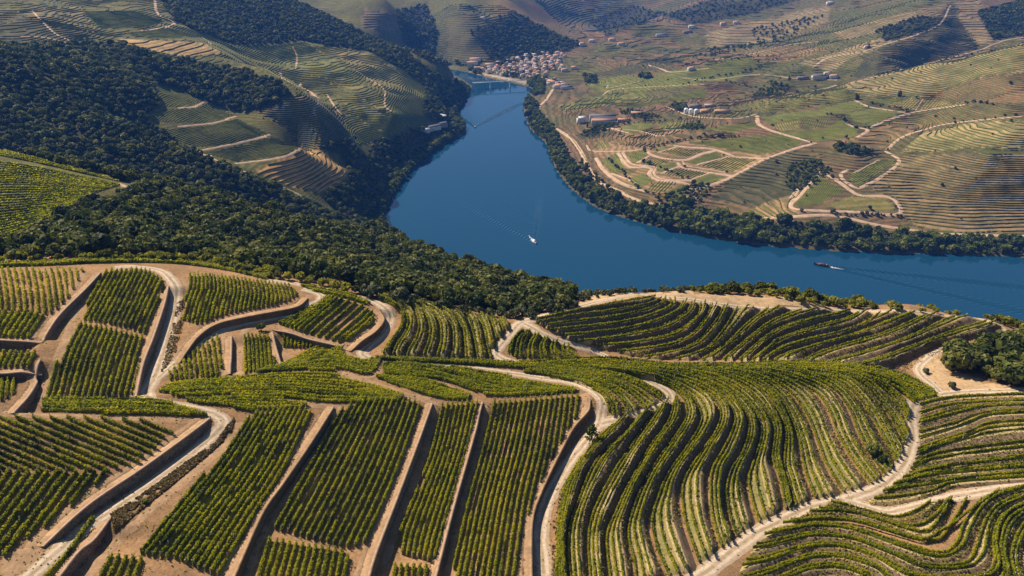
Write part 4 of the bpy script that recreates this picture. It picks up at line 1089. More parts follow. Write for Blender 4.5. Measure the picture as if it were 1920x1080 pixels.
if RV:
    tag(link("vine_rows", new_mesh("vine_rows", np.vstack(RV), faces_q=np.vstack(RQ), mats=mats_, tint=np.concatenate(RT), mat_idx=np.concatenate(RM))),
        "remaining small vine rows of the near terraced vineyards", "vine rows", kind="stuff")
print("near rows", len(VINE_ROWS), "tris", 2 * sum(len(r[2]) for r in VINE_ROWS))
VINE_ROWS.clear()

# ------------------------------------------------------------------ far vineyards: hedges along contours or straight lines
FAR_TRIS = [0]
DONE_POLYS = []
def plot(label, poly, mode, mat, step, dirpx=None, h=1.6, w=1.3, soil=None, cell=7.0, group=None, wob=0.0, ypad=0.06, dens=1.0, excl=False):
    W = castl(smooth_poly(poly))
    y0, y1 = W[:, 1].min() * (1 - ypad), W[:, 1].max() * (1 + ypad)
    if soil is not None: PAINT_LATER.append((poly, soil, y0, y1))
    lo = W.min(0)[:2] - 20; hi = W.max(0)[:2] + 20
    gx, gy = np.meshgrid(np.arange(lo[0], hi[0], cell), np.arange(max(lo[1], 330), hi[1], cell))
    gz = zat(gx, gy)
    if mode == "contour":
        F = (gz + wob * fbm(gx, gy, 90, 2)) / step
    else:
        a, b = castl(dirpx)[:, :2]
        d = (b - a) / np.linalg.norm(b - a)
        F = (-(gx - a[0]) * d[1] + (gy - a[1]) * d[0] + wob * fbm(gx, gy, 120, 2)) / step
    X_, Y_ = gx.ravel(), gy.ravel(); Fv = F.ravel()
    idx = np.arange(gx.size).reshape(gx.shape)
    T = np.concatenate([np.stack([idx[:-1, :-1], idx[:-1, 1:], idx[1:, 1:]], -1).reshape(-1, 3), np.stack([idx[:-1, :-1], idx[1:, 1:], idx[1:, :-1]], -1).reshape(-1, 3)])
    cx, cy = X_[T].mean(1), Y_[T].mean(1)
    cpx = to_px(np.stack([cx, cy, zat(cx, cy)], -1))
    ok = inpoly(cpx, poly) & (cy > y0) & (cy < y1)
    if excl:
        for q_ in DONE_POLYS: ok &= ~inpoly(cpx, q_)
        hit_ = np.zeros(len(ok), bool); kk = np.where(ok)[0]
        if len(kk): hit_[kk] = np.abs(cast(cpx[kk, 0], cpx[kk, 1])[:, 1] - cy[kk]) < 0.07 * cy[kk]
        ok &= hit_
    else: DONE_POLYS.append(poly)
    T = T[ok]
    if not len(T): print("empty plot", label); return
    f = Fv[T]; fl = np.floor(f.min(1)); nlev = (np.floor(f.max(1)) - fl).astype(int)
    A, B = [], []
    for j in range(int(nlev.max()) if len(nlev) else 0):
        k = nlev > j
        lv = fl[k] + 1 + j; t = T[k]; ft = f[k]
        pts = []; has = []
        for e0, e1 in ((0, 1), (1, 2), (2, 0)):
            a, b = ft[:, e0], ft[:, e1]
            c = (a < lv) != (b < lv)
            s = np.where(c, (lv - a) / np.where(b == a, 1, b - a), 0)[:, None]
            P0 = np.stack([X_[t[:, e0]], Y_[t[:, e0]]], -1); P1 = np.stack([X_[t[:, e1]], Y_[t[:, e1]]], -1)
            pts.append(P0 * (1 - s) + P1 * s); has.append(c)
        pts = np.stack(pts, 1); has = np.stack(has, 1)
        good = has.sum(1) == 2
        pts = pts[good]; has = has[good]
        if not len(pts): continue
        o_ = np.argsort(~has, axis=1, kind='stable')
        r = np.arange(len(pts))
        A.append(pts[r, o_[:, 0]]); B.append(pts[r, o_[:, 1]])
    if not A: return
    A = np.vstack(A); B = np.vstack(B)
    if dens < 1:
        k = vnoise(A[:, 0] / 25, A[:, 1] / 25) < dens - 0.5
        A, B = A[k], B[k]
    ln = np.linalg.norm(B - A, axis=1); k = ln > 0.4
    A, B = A[k], B[k]
    if not len(A): return
    d = (B - A) / np.linalg.norm(B - A, axis=1, keepdims=True)
    nn = np.stack([-d[:, 1], d[:, 0]], -1)
    rg = np.random.default_rng(len(A))
    hA = h * (0.75 + 0.5 * (vnoise(A[:, 0] / 9, A[:, 1] / 9) + 0.5)); hB = h * (0.75 + 0.5 * (vnoise(B[:, 0] / 9, B[:, 1] / 9) + 0.5))
    def ring(P, hh):
        z = zat(P[:, 0], P[:, 1])
        return [np.concatenate([P + nn * w * .5, (z - .3)[:, None]], 1), np.concatenate([P + nn * w * .22, (z + hh)[:, None]], 1), np.concatenate([P - nn * w * .22, (z + hh)[:, None]], 1), np.concatenate([P - nn * w * .5, (z - .3)[:, None]], 1)]
    V = np.stack(ring(A, hA) + ring(B, hB), 1)
    n_ = len(V); b0 = (np.arange(n_) * 8)[:, None]
    Q = np.concatenate([b0 + np.array([[0, 1, 5, 4]]), b0 + np.array([[1, 2, 6, 5]]), b0 + np.array([[2, 3, 7, 6]])])
    tint = np.repeat(np.clip(0.5 + 0.5 * fbm(A[:, 0], A[:, 1], 40, 3) + rg.normal(0, .10, n_), 0, 1), 8)
    V = V.reshape(-1, 3); c = V.mean(0); c[2] = V[:, 2].min()
    e = empty("vineyard_plot", tuple(c)); tag(e, label, "vineyard", group)
    tag(link("vine_rows", new_mesh("vine_rows", V - c, faces_q=Q, mats=[M[mat]], tint=tint), e), kind="stuff")
    FAR_TRIS[0] += len(Q) * 2
def smooth_poly(poly): return np.asarray(poly, float)

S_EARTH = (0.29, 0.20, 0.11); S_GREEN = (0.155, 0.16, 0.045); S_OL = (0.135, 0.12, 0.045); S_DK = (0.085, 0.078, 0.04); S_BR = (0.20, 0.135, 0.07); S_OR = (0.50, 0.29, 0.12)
PAINT_LATER.append(([(1112, 280), (1180, 250), (1270, 240), (1450, 290), (1300, 374), (1150, 346)], (0.27, 0.18, 0.105), 1000, 1800))
GRID = "small plots of the walled grid above the right bank"
# mosaic of small plots on the right bank
for lab, poly, mat, dpx in [
    ("bright green plot at the river end of the sandy grid", [(1128, 299), (1157, 289), (1173, 314), (1146, 324)], "far_vine_green", [(1128, 299), (1146, 324)]),
    ("dark slim plot below the river end green plot", [(1148, 325), (1173, 315), (1194, 320), (1184, 326), (1154, 327)], "far_vine", [(1148, 325), (1194, 318)]),
    ("bright green plot with a rounded corner, second from the river", [(1175, 287), (1207, 281), (1216, 292), (1190, 305), (1184, 303)], "far_vine_green", [(1175, 287), (1188, 305)]),
    ("striped brown plot right of the rounded green plot", [(1195, 307), (1219, 296), (1264, 300), (1228, 311)], "far_vine", [(1215, 298), (1200, 308)]),
    ("small green plot at the top of the sandy grid", [(1228, 279), (1261, 273), (1264, 276), (1232, 285)], "far_vine_green", [(1228, 279), (1232, 285)]),
    ("striped plot beside the small top green plot", [(1237, 285), (1267, 278), (1318, 283), (1288, 295)], "far_vine", [(1262, 279), (1246, 287)]),
    ("green wedge in the middle of the sandy grid", [(1228, 313), (1264, 304), (1271, 311), (1237, 324)], "far_vine_green", [(1228, 313), (1237, 324)]),
    ("striped plot right of the middle green wedge", [(1241, 326), (1275, 315), (1329, 323), (1294, 335)], "far_vine", [(1270, 316), (1250, 328)]),
    ("green plot in the upper right of the sandy grid", [(1287, 303), (1340, 285), (1360, 295), (1303, 308)], "far_vine_green", [(1287, 303), (1303, 308)]),
    ("large striped plot in the right of the sandy grid", [(1310, 310), (1365, 295), (1420, 299), (1373, 323)], "far_vine", [(1360, 297), (1325, 312)]),
    ("yellow green plot at the lower left of the sandy grid", [(1174, 336), (1206, 325), (1227, 338), (1199, 353)], "far_vine_green", [(1174, 336), (1199, 353)]),
    ("striped plot at the bottom of the sandy grid", [(1213, 353), (1234, 339), (1270, 342), (1252, 356), (1235, 362)], "far_vine", [(1230, 341), (1218, 353)]),
    ("green plot at the lower right of the sandy grid", [(1301, 338), (1332, 325), (1358, 332), (1318, 350)], "far_vine_green", [(1301, 338), (1318, 350)]),
    ("green corner plot at the foot of the sandy grid", [(1245, 362), (1280, 346), (1296, 357), (1280, 372), (1260, 372)], "far_vine_green", [(1245, 362), (1268, 372)]),
]: plot(lab, poly, "rows", mat, 3.4 if mat == "far_vine_green" else 5.0, dpx, h=0.7, w=1.9 if mat == "far_vine_green" else 1.6, soil=S_GREEN if mat == "far_vine_green" else (0.24, 0.20, 0.075), cell=5.0, group=None)
for lab, poly, mode, mat, st, dpx, soil in [
    ("long green field above the sandy grid", [(1287, 267), (1367, 260), (1460, 251), (1509, 263), (1487, 276), (1433, 289), (1390, 286), (1330, 273)], "rows", "far_vine_green", 3.8, [(1300, 268), (1340, 273)], S_GREEN),
    ("brown terraced field left of the long green field", [(1144, 259), (1186, 247), (1269, 245), (1373, 249), (1382, 255), (1311, 263), (1248, 270), (1207, 278), (1157, 270)], "contour", "far_vine_dry", 1.3, None, S_BR),
    ("small striped plot by the riverside road", [(1111, 267), (1138, 263), (1146, 276), (1123, 280)], "rows", "far_vine", 4.5, [(1118, 266), (1126, 279)], (0.24, 0.20, 0.075)),
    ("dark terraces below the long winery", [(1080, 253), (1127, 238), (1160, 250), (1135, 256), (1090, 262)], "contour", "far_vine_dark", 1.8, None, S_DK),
    ("green plot below the low red roof of the winery", [(1161, 238), (1198, 229), (1219, 232), (1219, 240), (1178, 252)], "rows", "far_vine_green", 4.0, [(1161, 238), (1178, 252)], S_GREEN),
    ("mixed green and brown terraces below the white tanks", [(1227, 230), (1311, 228), (1320, 240), (1375, 249), (1327, 244), (1248, 243)], "contour", "far_vine_green", 1.6, None, (0.16, 0.155, 0.045)),
    ("vivid green strip below the tank winery", [(1323, 240), (1413, 230), (1420, 237), (1377, 247)], "rows", "far_vine_green", 3.8, [(1323, 240), (1377, 247)], S_GREEN),
    ("dark striped triangle beside the sandy bend", [(1443, 237), (1499, 221), (1499, 240), (1467, 247)], "rows", "far_vine", 5.0, [(1470, 232), (1478, 246)], (0.24, 0.20, 0.075)),
    ("pale striped plot beside the dark striped triangle", [(1501, 220), (1562, 218), (1546, 237), (1501, 241)], "rows", "far_vine", 4.0, [(1520, 220), (1510, 240)], S_OL),
    ("bright green bowl beside the tree lined path", [(1460, 248), (1547, 241), (1580, 224), (1592, 231), (1612, 241), (1602, 256), (1533, 266)], "rows", "far_vine_green", 3.8, [(1460, 248), (1533, 266)], S_GREEN),
    ("green plot above the tree lined path", [(1533, 201), (1600, 189), (1627, 201), (1583, 213), (1540, 212)], "rows", "far_vine_green", 3.8, [(1533, 201), (1545, 212)], S_GREEN),
    ("green plot right of the tree lined path", [(1589, 213), (1640, 202), (1692, 212), (1633, 236), (1605, 228)], "rows", "far_vine_green", 3.8, [(1589, 213), (1633, 236)], S_GREEN),
    ("narrow green plot under the long ridge", [(1628, 187), (1707, 182), (1660, 195)], "rows", "far_vine_green", 3.8, [(1628, 187), (1660, 195)], S_GREEN),
    ("striped plot left of the thin white path", [(1661, 197), (1710, 183), (1729, 185), (1713, 207)], "rows", "far_vine", 5.0, [(1700, 186), (1680, 200)], (0.24, 0.20, 0.075)),
    ("pale striped plot right of the thin white path", [(1721, 207), (1735, 186), (1808, 193), (1747, 203)], "rows", "far_vine", 5.0, [(1745, 187), (1728, 206)], (0.24, 0.20, 0.075)),
    ("green field left of the pale striped plot", [(1430, 220), (1520, 206), (1560, 213), (1467, 230), (1440, 233)], "rows", "far_vine_green", 3.8, [(1430, 220), (1467, 230)], S_GREEN),
    ("wide brown terraced slope below the striped plots", [(1607, 258), (1640, 243), (1713, 214), (1810, 198), (1920, 204), (2220, 206), (2220, 222), (1793, 228), (1713, 248), (1663, 277), (1553, 267)], "contour", "far_vine", 1.9, None, S_BR),
    ("sunlit curved terraces at the right edge", [(1690, 283), (1730, 249), (1830, 229), (2220, 215), (2220, 275), (1813, 277), (1747, 285)], "contour", "far_vine_green", 2.2, None, (0.30, 0.245, 0.12)),
    ("vivid green strip at the right edge under the curved terraces", [(1820, 282), (2220, 282), (2220, 293), (1847, 290)], "rows", "far_vine_green", 3.8, [(1820, 284), (1920, 286)], S_GREEN),
    ("long sunlit ridge slope at the upper right", [(1470, 181), (1600, 154), (1707, 128), (1827, 98), (1920, 71), (2220, 55), (2220, 115), (1847, 143), (1780, 163), (1747, 180), (1707, 182), (1613, 180)], "contour", "far_vine", 2.3, None, (0.25, 0.20, 0.10)),
    ("brown hollow at the right edge below the long ridge", [(1780, 167), (1847, 145), (2220, 118), (2220, 203), (1813, 192), (1747, 182)], "contour", "far_vine_dry", 2.4, None, S_BR),
    ("green and gold terraces at the foot of the long ridge", [(1393, 193), (1467, 182), (1577, 163), (1613, 181), (1533, 197), (1430, 213), (1413, 207)], "contour", "far_vine_green", 1.8, None, S_OL),
    ("dry terraced slope at the lower right edge", [(1692, 294), (1780, 288), (2220, 293), (2220, 435), (1800, 436), (1722, 425), (1690, 400), (1682, 372), (1640, 362), (1640, 342), (1682, 316)], "contour", "far_vine_dry", 2.0, None, (0.24, 0.18, 0.095)),
    ("green triangle between two sandy lanes", [(1537, 329), (1581, 359), (1542, 381), (1495, 388), (1488, 382)], "rows", "far_vine_green", 3.0, [(1537, 329), (1490, 385)], S_GREEN),
    ("yellow green striped wedge below the green triangle", [(1546, 388), (1598, 368), (1660, 372), (1674, 385), (1672, 396), (1600, 395)], "rows", "far_vine_green", 3.6, [(1598, 368), (1625, 395)], (0.26, 0.20, 0.09)),
    ("olive green kite shaped plot beside the looping lane", [(1591, 327), (1643, 301), (1676, 301), (1679, 307), (1610, 349), (1601, 343)], "rows", "far_vine_green", 3.6, [(1595, 328), (1640, 304)], S_GREEN),
    ("dark green terraces above the wooded right bank", [(1440, 298), (1490, 283), (1545, 300), (1528, 320), (1496, 360), (1478, 372), (1420, 388), (1330, 375), (1362, 344)], "contour", "far_vine_dark", 2.2, None, S_DK),
    ("pale curved terraces just above the wooded right bank", [(1377, 407), (1440, 378), (1498, 362), (1482, 386), (1500, 402), (1420, 410)], "contour", "far_vine", 1.5, None, S_EARTH),
    ("green brown plots beside the village road", [(1045, 198), (1130, 178), (1210, 172), (1215, 188), (1130, 200), (1060, 206)], "contour", "far_vine_green", 1.3, None, (0.15, 0.15, 0.045)),
    ("bright green field right of the village road", [(1150, 200), (1190, 196), (1250, 186), (1320, 162), (1325, 181), (1250, 192), (1190, 202)], "rows", "far_vine_green", 4.5, [(1150, 200), (1250, 190)], S_GREEN),
    ("green terraces below the dark grove above the village", [(1100, 151), (1180, 141), (1300, 150), (1318, 158), (1215, 170), (1130, 176), (1105, 170)], "contour", "far_vine_green", 1.6, None, (0.15, 0.155, 0.04)),
    ("green rows right of the dark grove", [(1220, 139), (1300, 126), (1400, 140), (1380, 152), (1290, 152)], "rows", "far_vine_green", 5.0, [(1220, 139), (1290, 152)], S_GREEN),
    ("dark terraces on the low ridge above the village", [(1110, 140), (1180, 122), (1250, 104), (1290, 112), (1230, 130), (1150, 143)], "contour", "far_vine_dark", 2.0, None, S_DK),
    ("smooth green fields left of the farm on the rise", [(1280, 143), (1313, 127), (1393, 107), (1427, 117), (1380, 140), (1330, 147)], "rows", "far_vine_green", 6.0, [(1280, 143), (1380, 118)], S_GREEN),
    ("brown terraces above the white farm", [(1390, 101), (1490, 85), (1560, 95), (1480, 115), (1430, 117)], "contour", "far_vine_dry", 3.0, None, S_BR),
    ("sunlit terraces right of the white farm", [(1490, 120), (1560, 100), (1620, 80), (1700, 60), (1640, 95), (1590, 112), (1560, 135)], "contour", "far_vine_dry", 3.0, None, (0.26, 0.20, 0.11)),
    ("dark shaded terraces in the hollow behind the long ridge", [(1600, 146), (1622, 106), (1720, 66), (1780, 10), (1832, 90), (1750, 116), (1690, 134)], "contour", "far_vine_dark", 2.2, None, (0.10, 0.085, 0.045)),  # shade of the hollow is put into the dark soil and vine colours
    ("pale terraced slope at the top right", [(1560, 62), (1700, 22), (1778, 6), (1760, 32), (1640, 62), (1580, 76)], "contour", "far_vine_dry", 2.2, None, (0.27, 0.20, 0.115)),
    ("steep pale terraces left of the dark wood at the top right", [(1790, 5), (1840, 0), (1850, 60), (1880, 75), (1838, 88), (1800, 40)], "contour", "far_vine_dry", 4.5, None, (0.25, 0.185, 0.11)),
    ("faint terraced slope at the top centre right", [(1320, 62), (1500, 20), (1560, 12), (1550, 42), (1420, 82), (1330, 88)], "contour", "far_vine_dry", 5.0, None, (0.24, 0.185, 0.105)),
    # left side
    ("dark facet of vineyard at the top of the third spur", [(295, 160), (333, 166), (380, 190), (332, 200), (300, 200)], "rows", "far_vine_green", 3.2, [(300, 185), (375, 190)], (0.11, 0.105, 0.04)),
    ("second facet of vineyard from the top of the third spur", [(275, 216), (332, 204), (365, 203), (385, 194), (438, 215), (400, 229), (290, 228)], "rows", "far_vine_green", 3.2, [(290, 222), (420, 216)], (0.11, 0.105, 0.04)),
    ("wide middle facet of vineyard on the third spur", [(292, 244), (400, 234), (443, 222), (503, 250), (450, 266), (375, 277), (330, 266)], "rows", "far_vine_green", 3.2, [(300, 250), (480, 248)], (0.11, 0.105, 0.04)),
    ("lowest green facet of vineyard on the third spur", [(382, 286), (450, 271), (510, 256), (560, 277), (530, 291), (445, 303)], "rows", "far_vine_green", 3.2, [(400, 288), (540, 276)], (0.11, 0.105, 0.04)),
    ("orange earth terraces at the tip of the third spur", [(468, 325), (540, 296), (566, 281), (612, 286), (656, 330), (602, 362), (560, 352), (520, 346)], "contour", "far_vine_dry", 4.2, None, S_OR),
    ("striped terraces at the top left corner", [(-240, 32), (30, 27), (130, 46), (178, 66), (130, 80), (-240, 86)], "contour", "far_vine", 2.0, None, S_DK),
    ("pale curved terraces near the top left corner", [(30, 20), (150, 12), (180, 60), (100, 52)], "contour", "far_vine", 1.9, None, (0.20, 0.165, 0.075)),
    ("smooth green plots below the white bend of the road", [(155, 21), (250, 20), (308, 40), (280, 50), (190, 54)], "rows", "far_vine_green", 4.0, [(160, 30), (300, 40)], (0.07, 0.085, 0.025)),
    ("green strip under the straight white road", [(232, 62), (320, 53), (384, 71), (300, 72)], "rows", "far_vine_green", 4.0, [(240, 62), (380, 70)], (0.08, 0.09, 0.03)),
    ("dry gold bank below the green strip", [(220, 72), (380, 80), (422, 100), (340, 106), (260, 90)], "contour", "far_vine_dry", 5.0, None, (0.34, 0.24, 0.12)),
    ("shaded terraces below the winding track on the fourth spur", [(512, 182), (590, 176), (640, 220), (665, 270), (640, 286), (560, 276), (540, 240), (482, 212)], "contour", "far_vine_dark", 2.6, None, (0.25, 0.19, 0.09)),  # soil colour lightened to stand for grazing sun on the banks
    ("striped terraces behind the fourth spur", [(462, 90), (570, 79), (640, 120), (680, 164), (610, 146), (540, 134)], "contour", "far_vine_green", 2.0, None, (0.14, 0.145, 0.045)),
    ("sunlit edge terraces below the dark upper wood", [(620, 91), (690, 101), (740, 130), (800, 185), (792, 200), (700, 160)], "contour", "far_vine_green", 2.0, None, (0.20, 0.165, 0.075)),  # sunlight on these edges is put into the lighter soil colour
    ("terraces in the middle of the left valley side", [(620, 142), (690, 165), (780, 226), (788, 238), (742, 230), (690, 192), (640, 166)], "contour", "far_vine_green", 1.9, None, (0.18, 0.165, 0.06)),
    ("low terraces just above the riverside roofs", [(640, 191), (720, 206), (770, 240), (745, 252), (690, 236)], "contour", "far_vine_green", 1.8, None, (0.15, 0.145, 0.05)),
    ("lime strip of vines on the second spur crest beside the wood", [(262, 250), (300, 266), (345, 282), (366, 291), (345, 293), (280, 266)], "rows", "far_vine_green", 3.0, [(262, 250), (366, 291)], S_GREEN),
    ("lime strip of vines on the second spur crest below the facets", [(404, 297), (480, 324), (552, 352), (548, 364), (470, 336), (415, 310)], "rows", "far_vine_green", 3.0, [(404, 297), (552, 352)], S_GREEN),
    ("lime strip of vines at the low end of the second spur", [(556, 358), (620, 393), (690, 430), (722, 448), (700, 449), (620, 410), (560, 374)], "rows", "far_vine_green", 3.0, [(556, 358), (690, 430)], S_GREEN),
    ("faint terraces on the hill behind the village", [(832, 36), (900, 20), (932, 60), (920, 112), (830, 112), (842, 70)], "contour", "far_vine", 5.5, None, (0.13, 0.115, 0.06)),
    ("faint pale terraces on the far left hill", [(680, 20), (760, 28), (740, 60), (680, 52)], "contour", "far_vine_dry", 6.0, None, (0.22, 0.165, 0.10)),
]: plot(lab, poly, mode, mat, st, dpx, soil=soil, cell=6.0 if mode == "rows" else 8.0, h=1.4 if mode == "contour" else 0.5, w=1.8 if mode == "contour" else 1.9, wob=0.8 if mode == "contour" else 0.0)
DONE_POLYS.append([(1108, 262), (1180, 250), (1270, 240), (1450, 290), (1300, 374), (1150, 346), (1112, 300)])
for lab, poly, mat, st, dn in [
    ("dry terraces dotted with trees between the river belt and the white tanks", [(1040, 205), (1130, 178), (1215, 163), (1330, 150), (1480, 160), (1560, 175), (1420, 225), (1300, 260), (1380, 300), (1480, 300), (1520, 330), (1340, 390), (1180, 370), (1090, 300)], "far_vine_dry", 1.5, 0.85),
    ("broad brown slope at the right between the lanes", [(1490, 180), (1620, 150), (1760, 110), (2220, 60), (2220, 300), (1700, 300), (1640, 350), (1560, 340), (1500, 300), (1600, 265), (1560, 200)], "far_vine_dry", 2.0, 0.9),
    ("hazy terraced hills above the village", [(1080, 145), (1100, 95), (1200, 60), (1330, 55), (1500, 20), (1600, 60), (1560, 140), (1420, 150), (1300, 125), (1180, 140)], "far_vine", 3.2, 0.8),
    ("hazy terraced slopes at the top right", [(1480, 130), (1560, 60), (1560, 5), (1800, -10), (1840, 30), (1840, 90), (1640, 140)], "far_vine", 3.6, 0.85),
    ("terraced hill behind the village across the river bend", [(760, 60), (840, 10), (940, 10), (1010, 45), (1090, 85), (1060, 98), (930, 125), (850, 118), (790, 110)], "far_vine_dark", 4.2, 0.85),
    ("steep vineyard side of the left valley above the bank", [(440, 85), (620, 88), (760, 110), (860, 160), (860, 230), (760, 245), (680, 270), (600, 260), (520, 190), (560, 170), (480, 120)], "far_vine_green", 2.0, 0.85),
    ("terraced shoulder at the top left under the skyline wood", [(-240, 20), (280, -10), (420, 60), (480, 125), (340, 112), (220, 90), (-240, 88)], "far_vine", 2.0, 0.8),
    ("far hazy hills at the top of the valley", [(1000, 0), (1250, -20), (1500, -30), (1500, 15), (1320, 55), (1180, 60), (1090, 80)], "far_vine_dark", 6.0, 0.8),
]: plot(lab, poly, "contour", mat, st, cell=9.0 if st < 3 else 14.0, h=1.2 if st < 3 else 2.0, w=1.6 if st < 3 else 3.0, wob=1.0, dens=dn, excl=True)
print("far vineyard tris", FAR_TRIS[0])

# ------------------------------------------------------------------ lanes on the far slopes
def lane(pts, w, lift=0.7, mat="track_far"): ribbon(pts, w, mat, lift=lift, step=6.0, rag=0.6, na=3)
for pts, w in [
    ([(1037, 167), (1024, 187), (1010, 205), (1030, 232), (1063, 254), (1078, 268), (1092, 290), (1108, 324), (1130, 345), (1158, 357), (1200, 377), (1260, 388), (1310, 400), (1380, 411), (1470, 407), (1560, 404), (1640, 421), (1700, 430), (1800, 440), (2180, 446)], 7),
    ([(1117, 296), (1131, 318), (1148, 333), (1165, 343), (1188, 352), (1215, 360)], 6.5), ([(1158, 287), (1173, 308), (1186, 314), (1207, 313), (1222, 317), (1217, 326), (1228, 336), (1248, 340), (1280, 342), (1290, 347), (1300, 358)], 6.5),
    ([(1167, 286), (1180, 304), (1192, 309), (1226, 312), (1230, 316), (1226, 325), (1236, 334), (1262, 338), (1296, 338), (1304, 346)], 4.5),
    ([(1211, 281), (1221, 290), (1244, 297), (1286, 300), (1312, 290), (1340, 283)], 6.5), ([(1272, 305), (1277, 313), (1311, 321), (1352, 327), (1374, 331)], 6.5), ([(1280, 303), (1288, 311), (1318, 316), (1360, 323)], 4.5),
    ([(1263, 273), (1290, 276), (1332, 279), (1363, 288), (1384, 295), (1436, 297)], 6.5), ([(1298, 357), (1345, 343), (1373, 331), (1407, 313), (1440, 296), (1493, 278), (1530, 268)], 6.5),
    ([(1146, 325), (1174, 335), (1192, 344)], 4.5), ([(1217, 292), (1194, 306)], 4.5), ([(1267, 276), (1232, 286)], 4.5), ([(1366, 294), (1306, 309)], 4.5), ([(1334, 323), (1296, 337)], 4.5), ([(1272, 312), (1238, 326)], 4.5),
    ([(1420, 217), (1423, 233), (1447, 245), (1483, 256), (1525, 268)], 8), ([(1587, 229), (1600, 238), (1627, 244), (1606, 258)], 7), ([(1630, 240), (1660, 227), (1717, 210), (1810, 196)], 6), ([(1603, 188), (1633, 201), (1697, 211)], 5), ([(1716, 208), (1732, 185)], 3),
    ([(1663, 281), (1690, 258), (1730, 244), (1793, 230), (1970, 213)], 6), ([(1660, 283), (1686, 303), (1650, 333), (1613, 352), (1600, 350), (1582, 338), (1577, 327), (1590, 318)], 6), ([(1648, 300), (1600, 325)], 3),
    ([(1536, 322), (1563, 334), (1596, 358), (1617, 367), (1667, 370), (1688, 390), (1680, 403), (1613, 398), (1513, 394), (1482, 387), (1500, 368), (1534, 327)], 7), ([(1480, 372), (1500, 350), (1478, 388)], 4),
    ([(2180, 58), (1920, 70), (1827, 97), (1707, 127), (1600, 154), (1480, 180)], 4), ([(1523, 127), (1553, 108), (1600, 100), (1613, 98), (1663, 82), (1713, 67), (1762, 45), (1782, 10)], 5),
    ([(1280, 146), (1330, 150), (1420, 140), (1500, 148), (1570, 150)], 4), ([(1340, 112), (1400, 103), (1480, 84), (1540, 78)], 4), ([(1215, 122), (1242, 130), (1262, 135), (1330, 128)], 5), ([(1130, 178), (1150, 168), (1215, 163), (1320, 158)], 4),
    ([(1140, 160), (1142, 165), (1200, 152)], 4), ([(1125, 238), (1200, 246), (1238, 255), (1270, 243)], 4), ([(1120, 240), (1150, 242), (1180, 250)], 5), ([(1100, 272), (1112, 283), (1180, 283), (1205, 279)], 4), ([(1250, 200), (1300, 218), (1380, 222), (1418, 214)], 4),
    ([(290, -5), (291, 5), (293, 20), (302, 31), (320, 38), (325, 46), (300, 53), (263, 58)], 6), ([(378, 69), (390, 77), (396, 84)], 6), ([(383, 191), (367, 200), (333, 203)], 4), ([(443, 218), (400, 231), (333, 238)], 4), ([(507, 253), (450, 268), (373, 283)], 4),
    ([(565, 277), (533, 294), (467, 304), (440, 307)], 4), ([(252, 238), (262, 247), (272, 252)], 5), ([(368, 287), (382, 292), (398, 294)], 8), ([(400, 297), (440, 318), (500, 340), (550, 360), (600, 388), (650, 412)], 4), ([(513, 133), (547, 157), (580, 171), (597, 190), (587, 210), (595, 219)], 5),
    ([(613, 177), (628, 200), (640, 215)], 4), ([(549, 88), (557, 107), (554, 131)], 4), ([(668, 133), (690, 147), (720, 168), (723, 200), (750, 217), (774, 243)], 4), ([(808, 177), (814, 207)], 4), ([(793, 127), (798, 144)], 4), ([(852, 144), (838, 187), (829, 211)], 4),
    ([(252, 356), (233, 366), (200, 373), (165, 390), (110, 418), (40, 452), (-40, 490)], 4.5), ([(225, 345), (240, 352), (256, 356)], 6),
    ([(0, 68), (80, 70), (140, 84)], 4), ([(60, 20), (100, 60), (135, 78)], 4),
]: lane(pts, w)

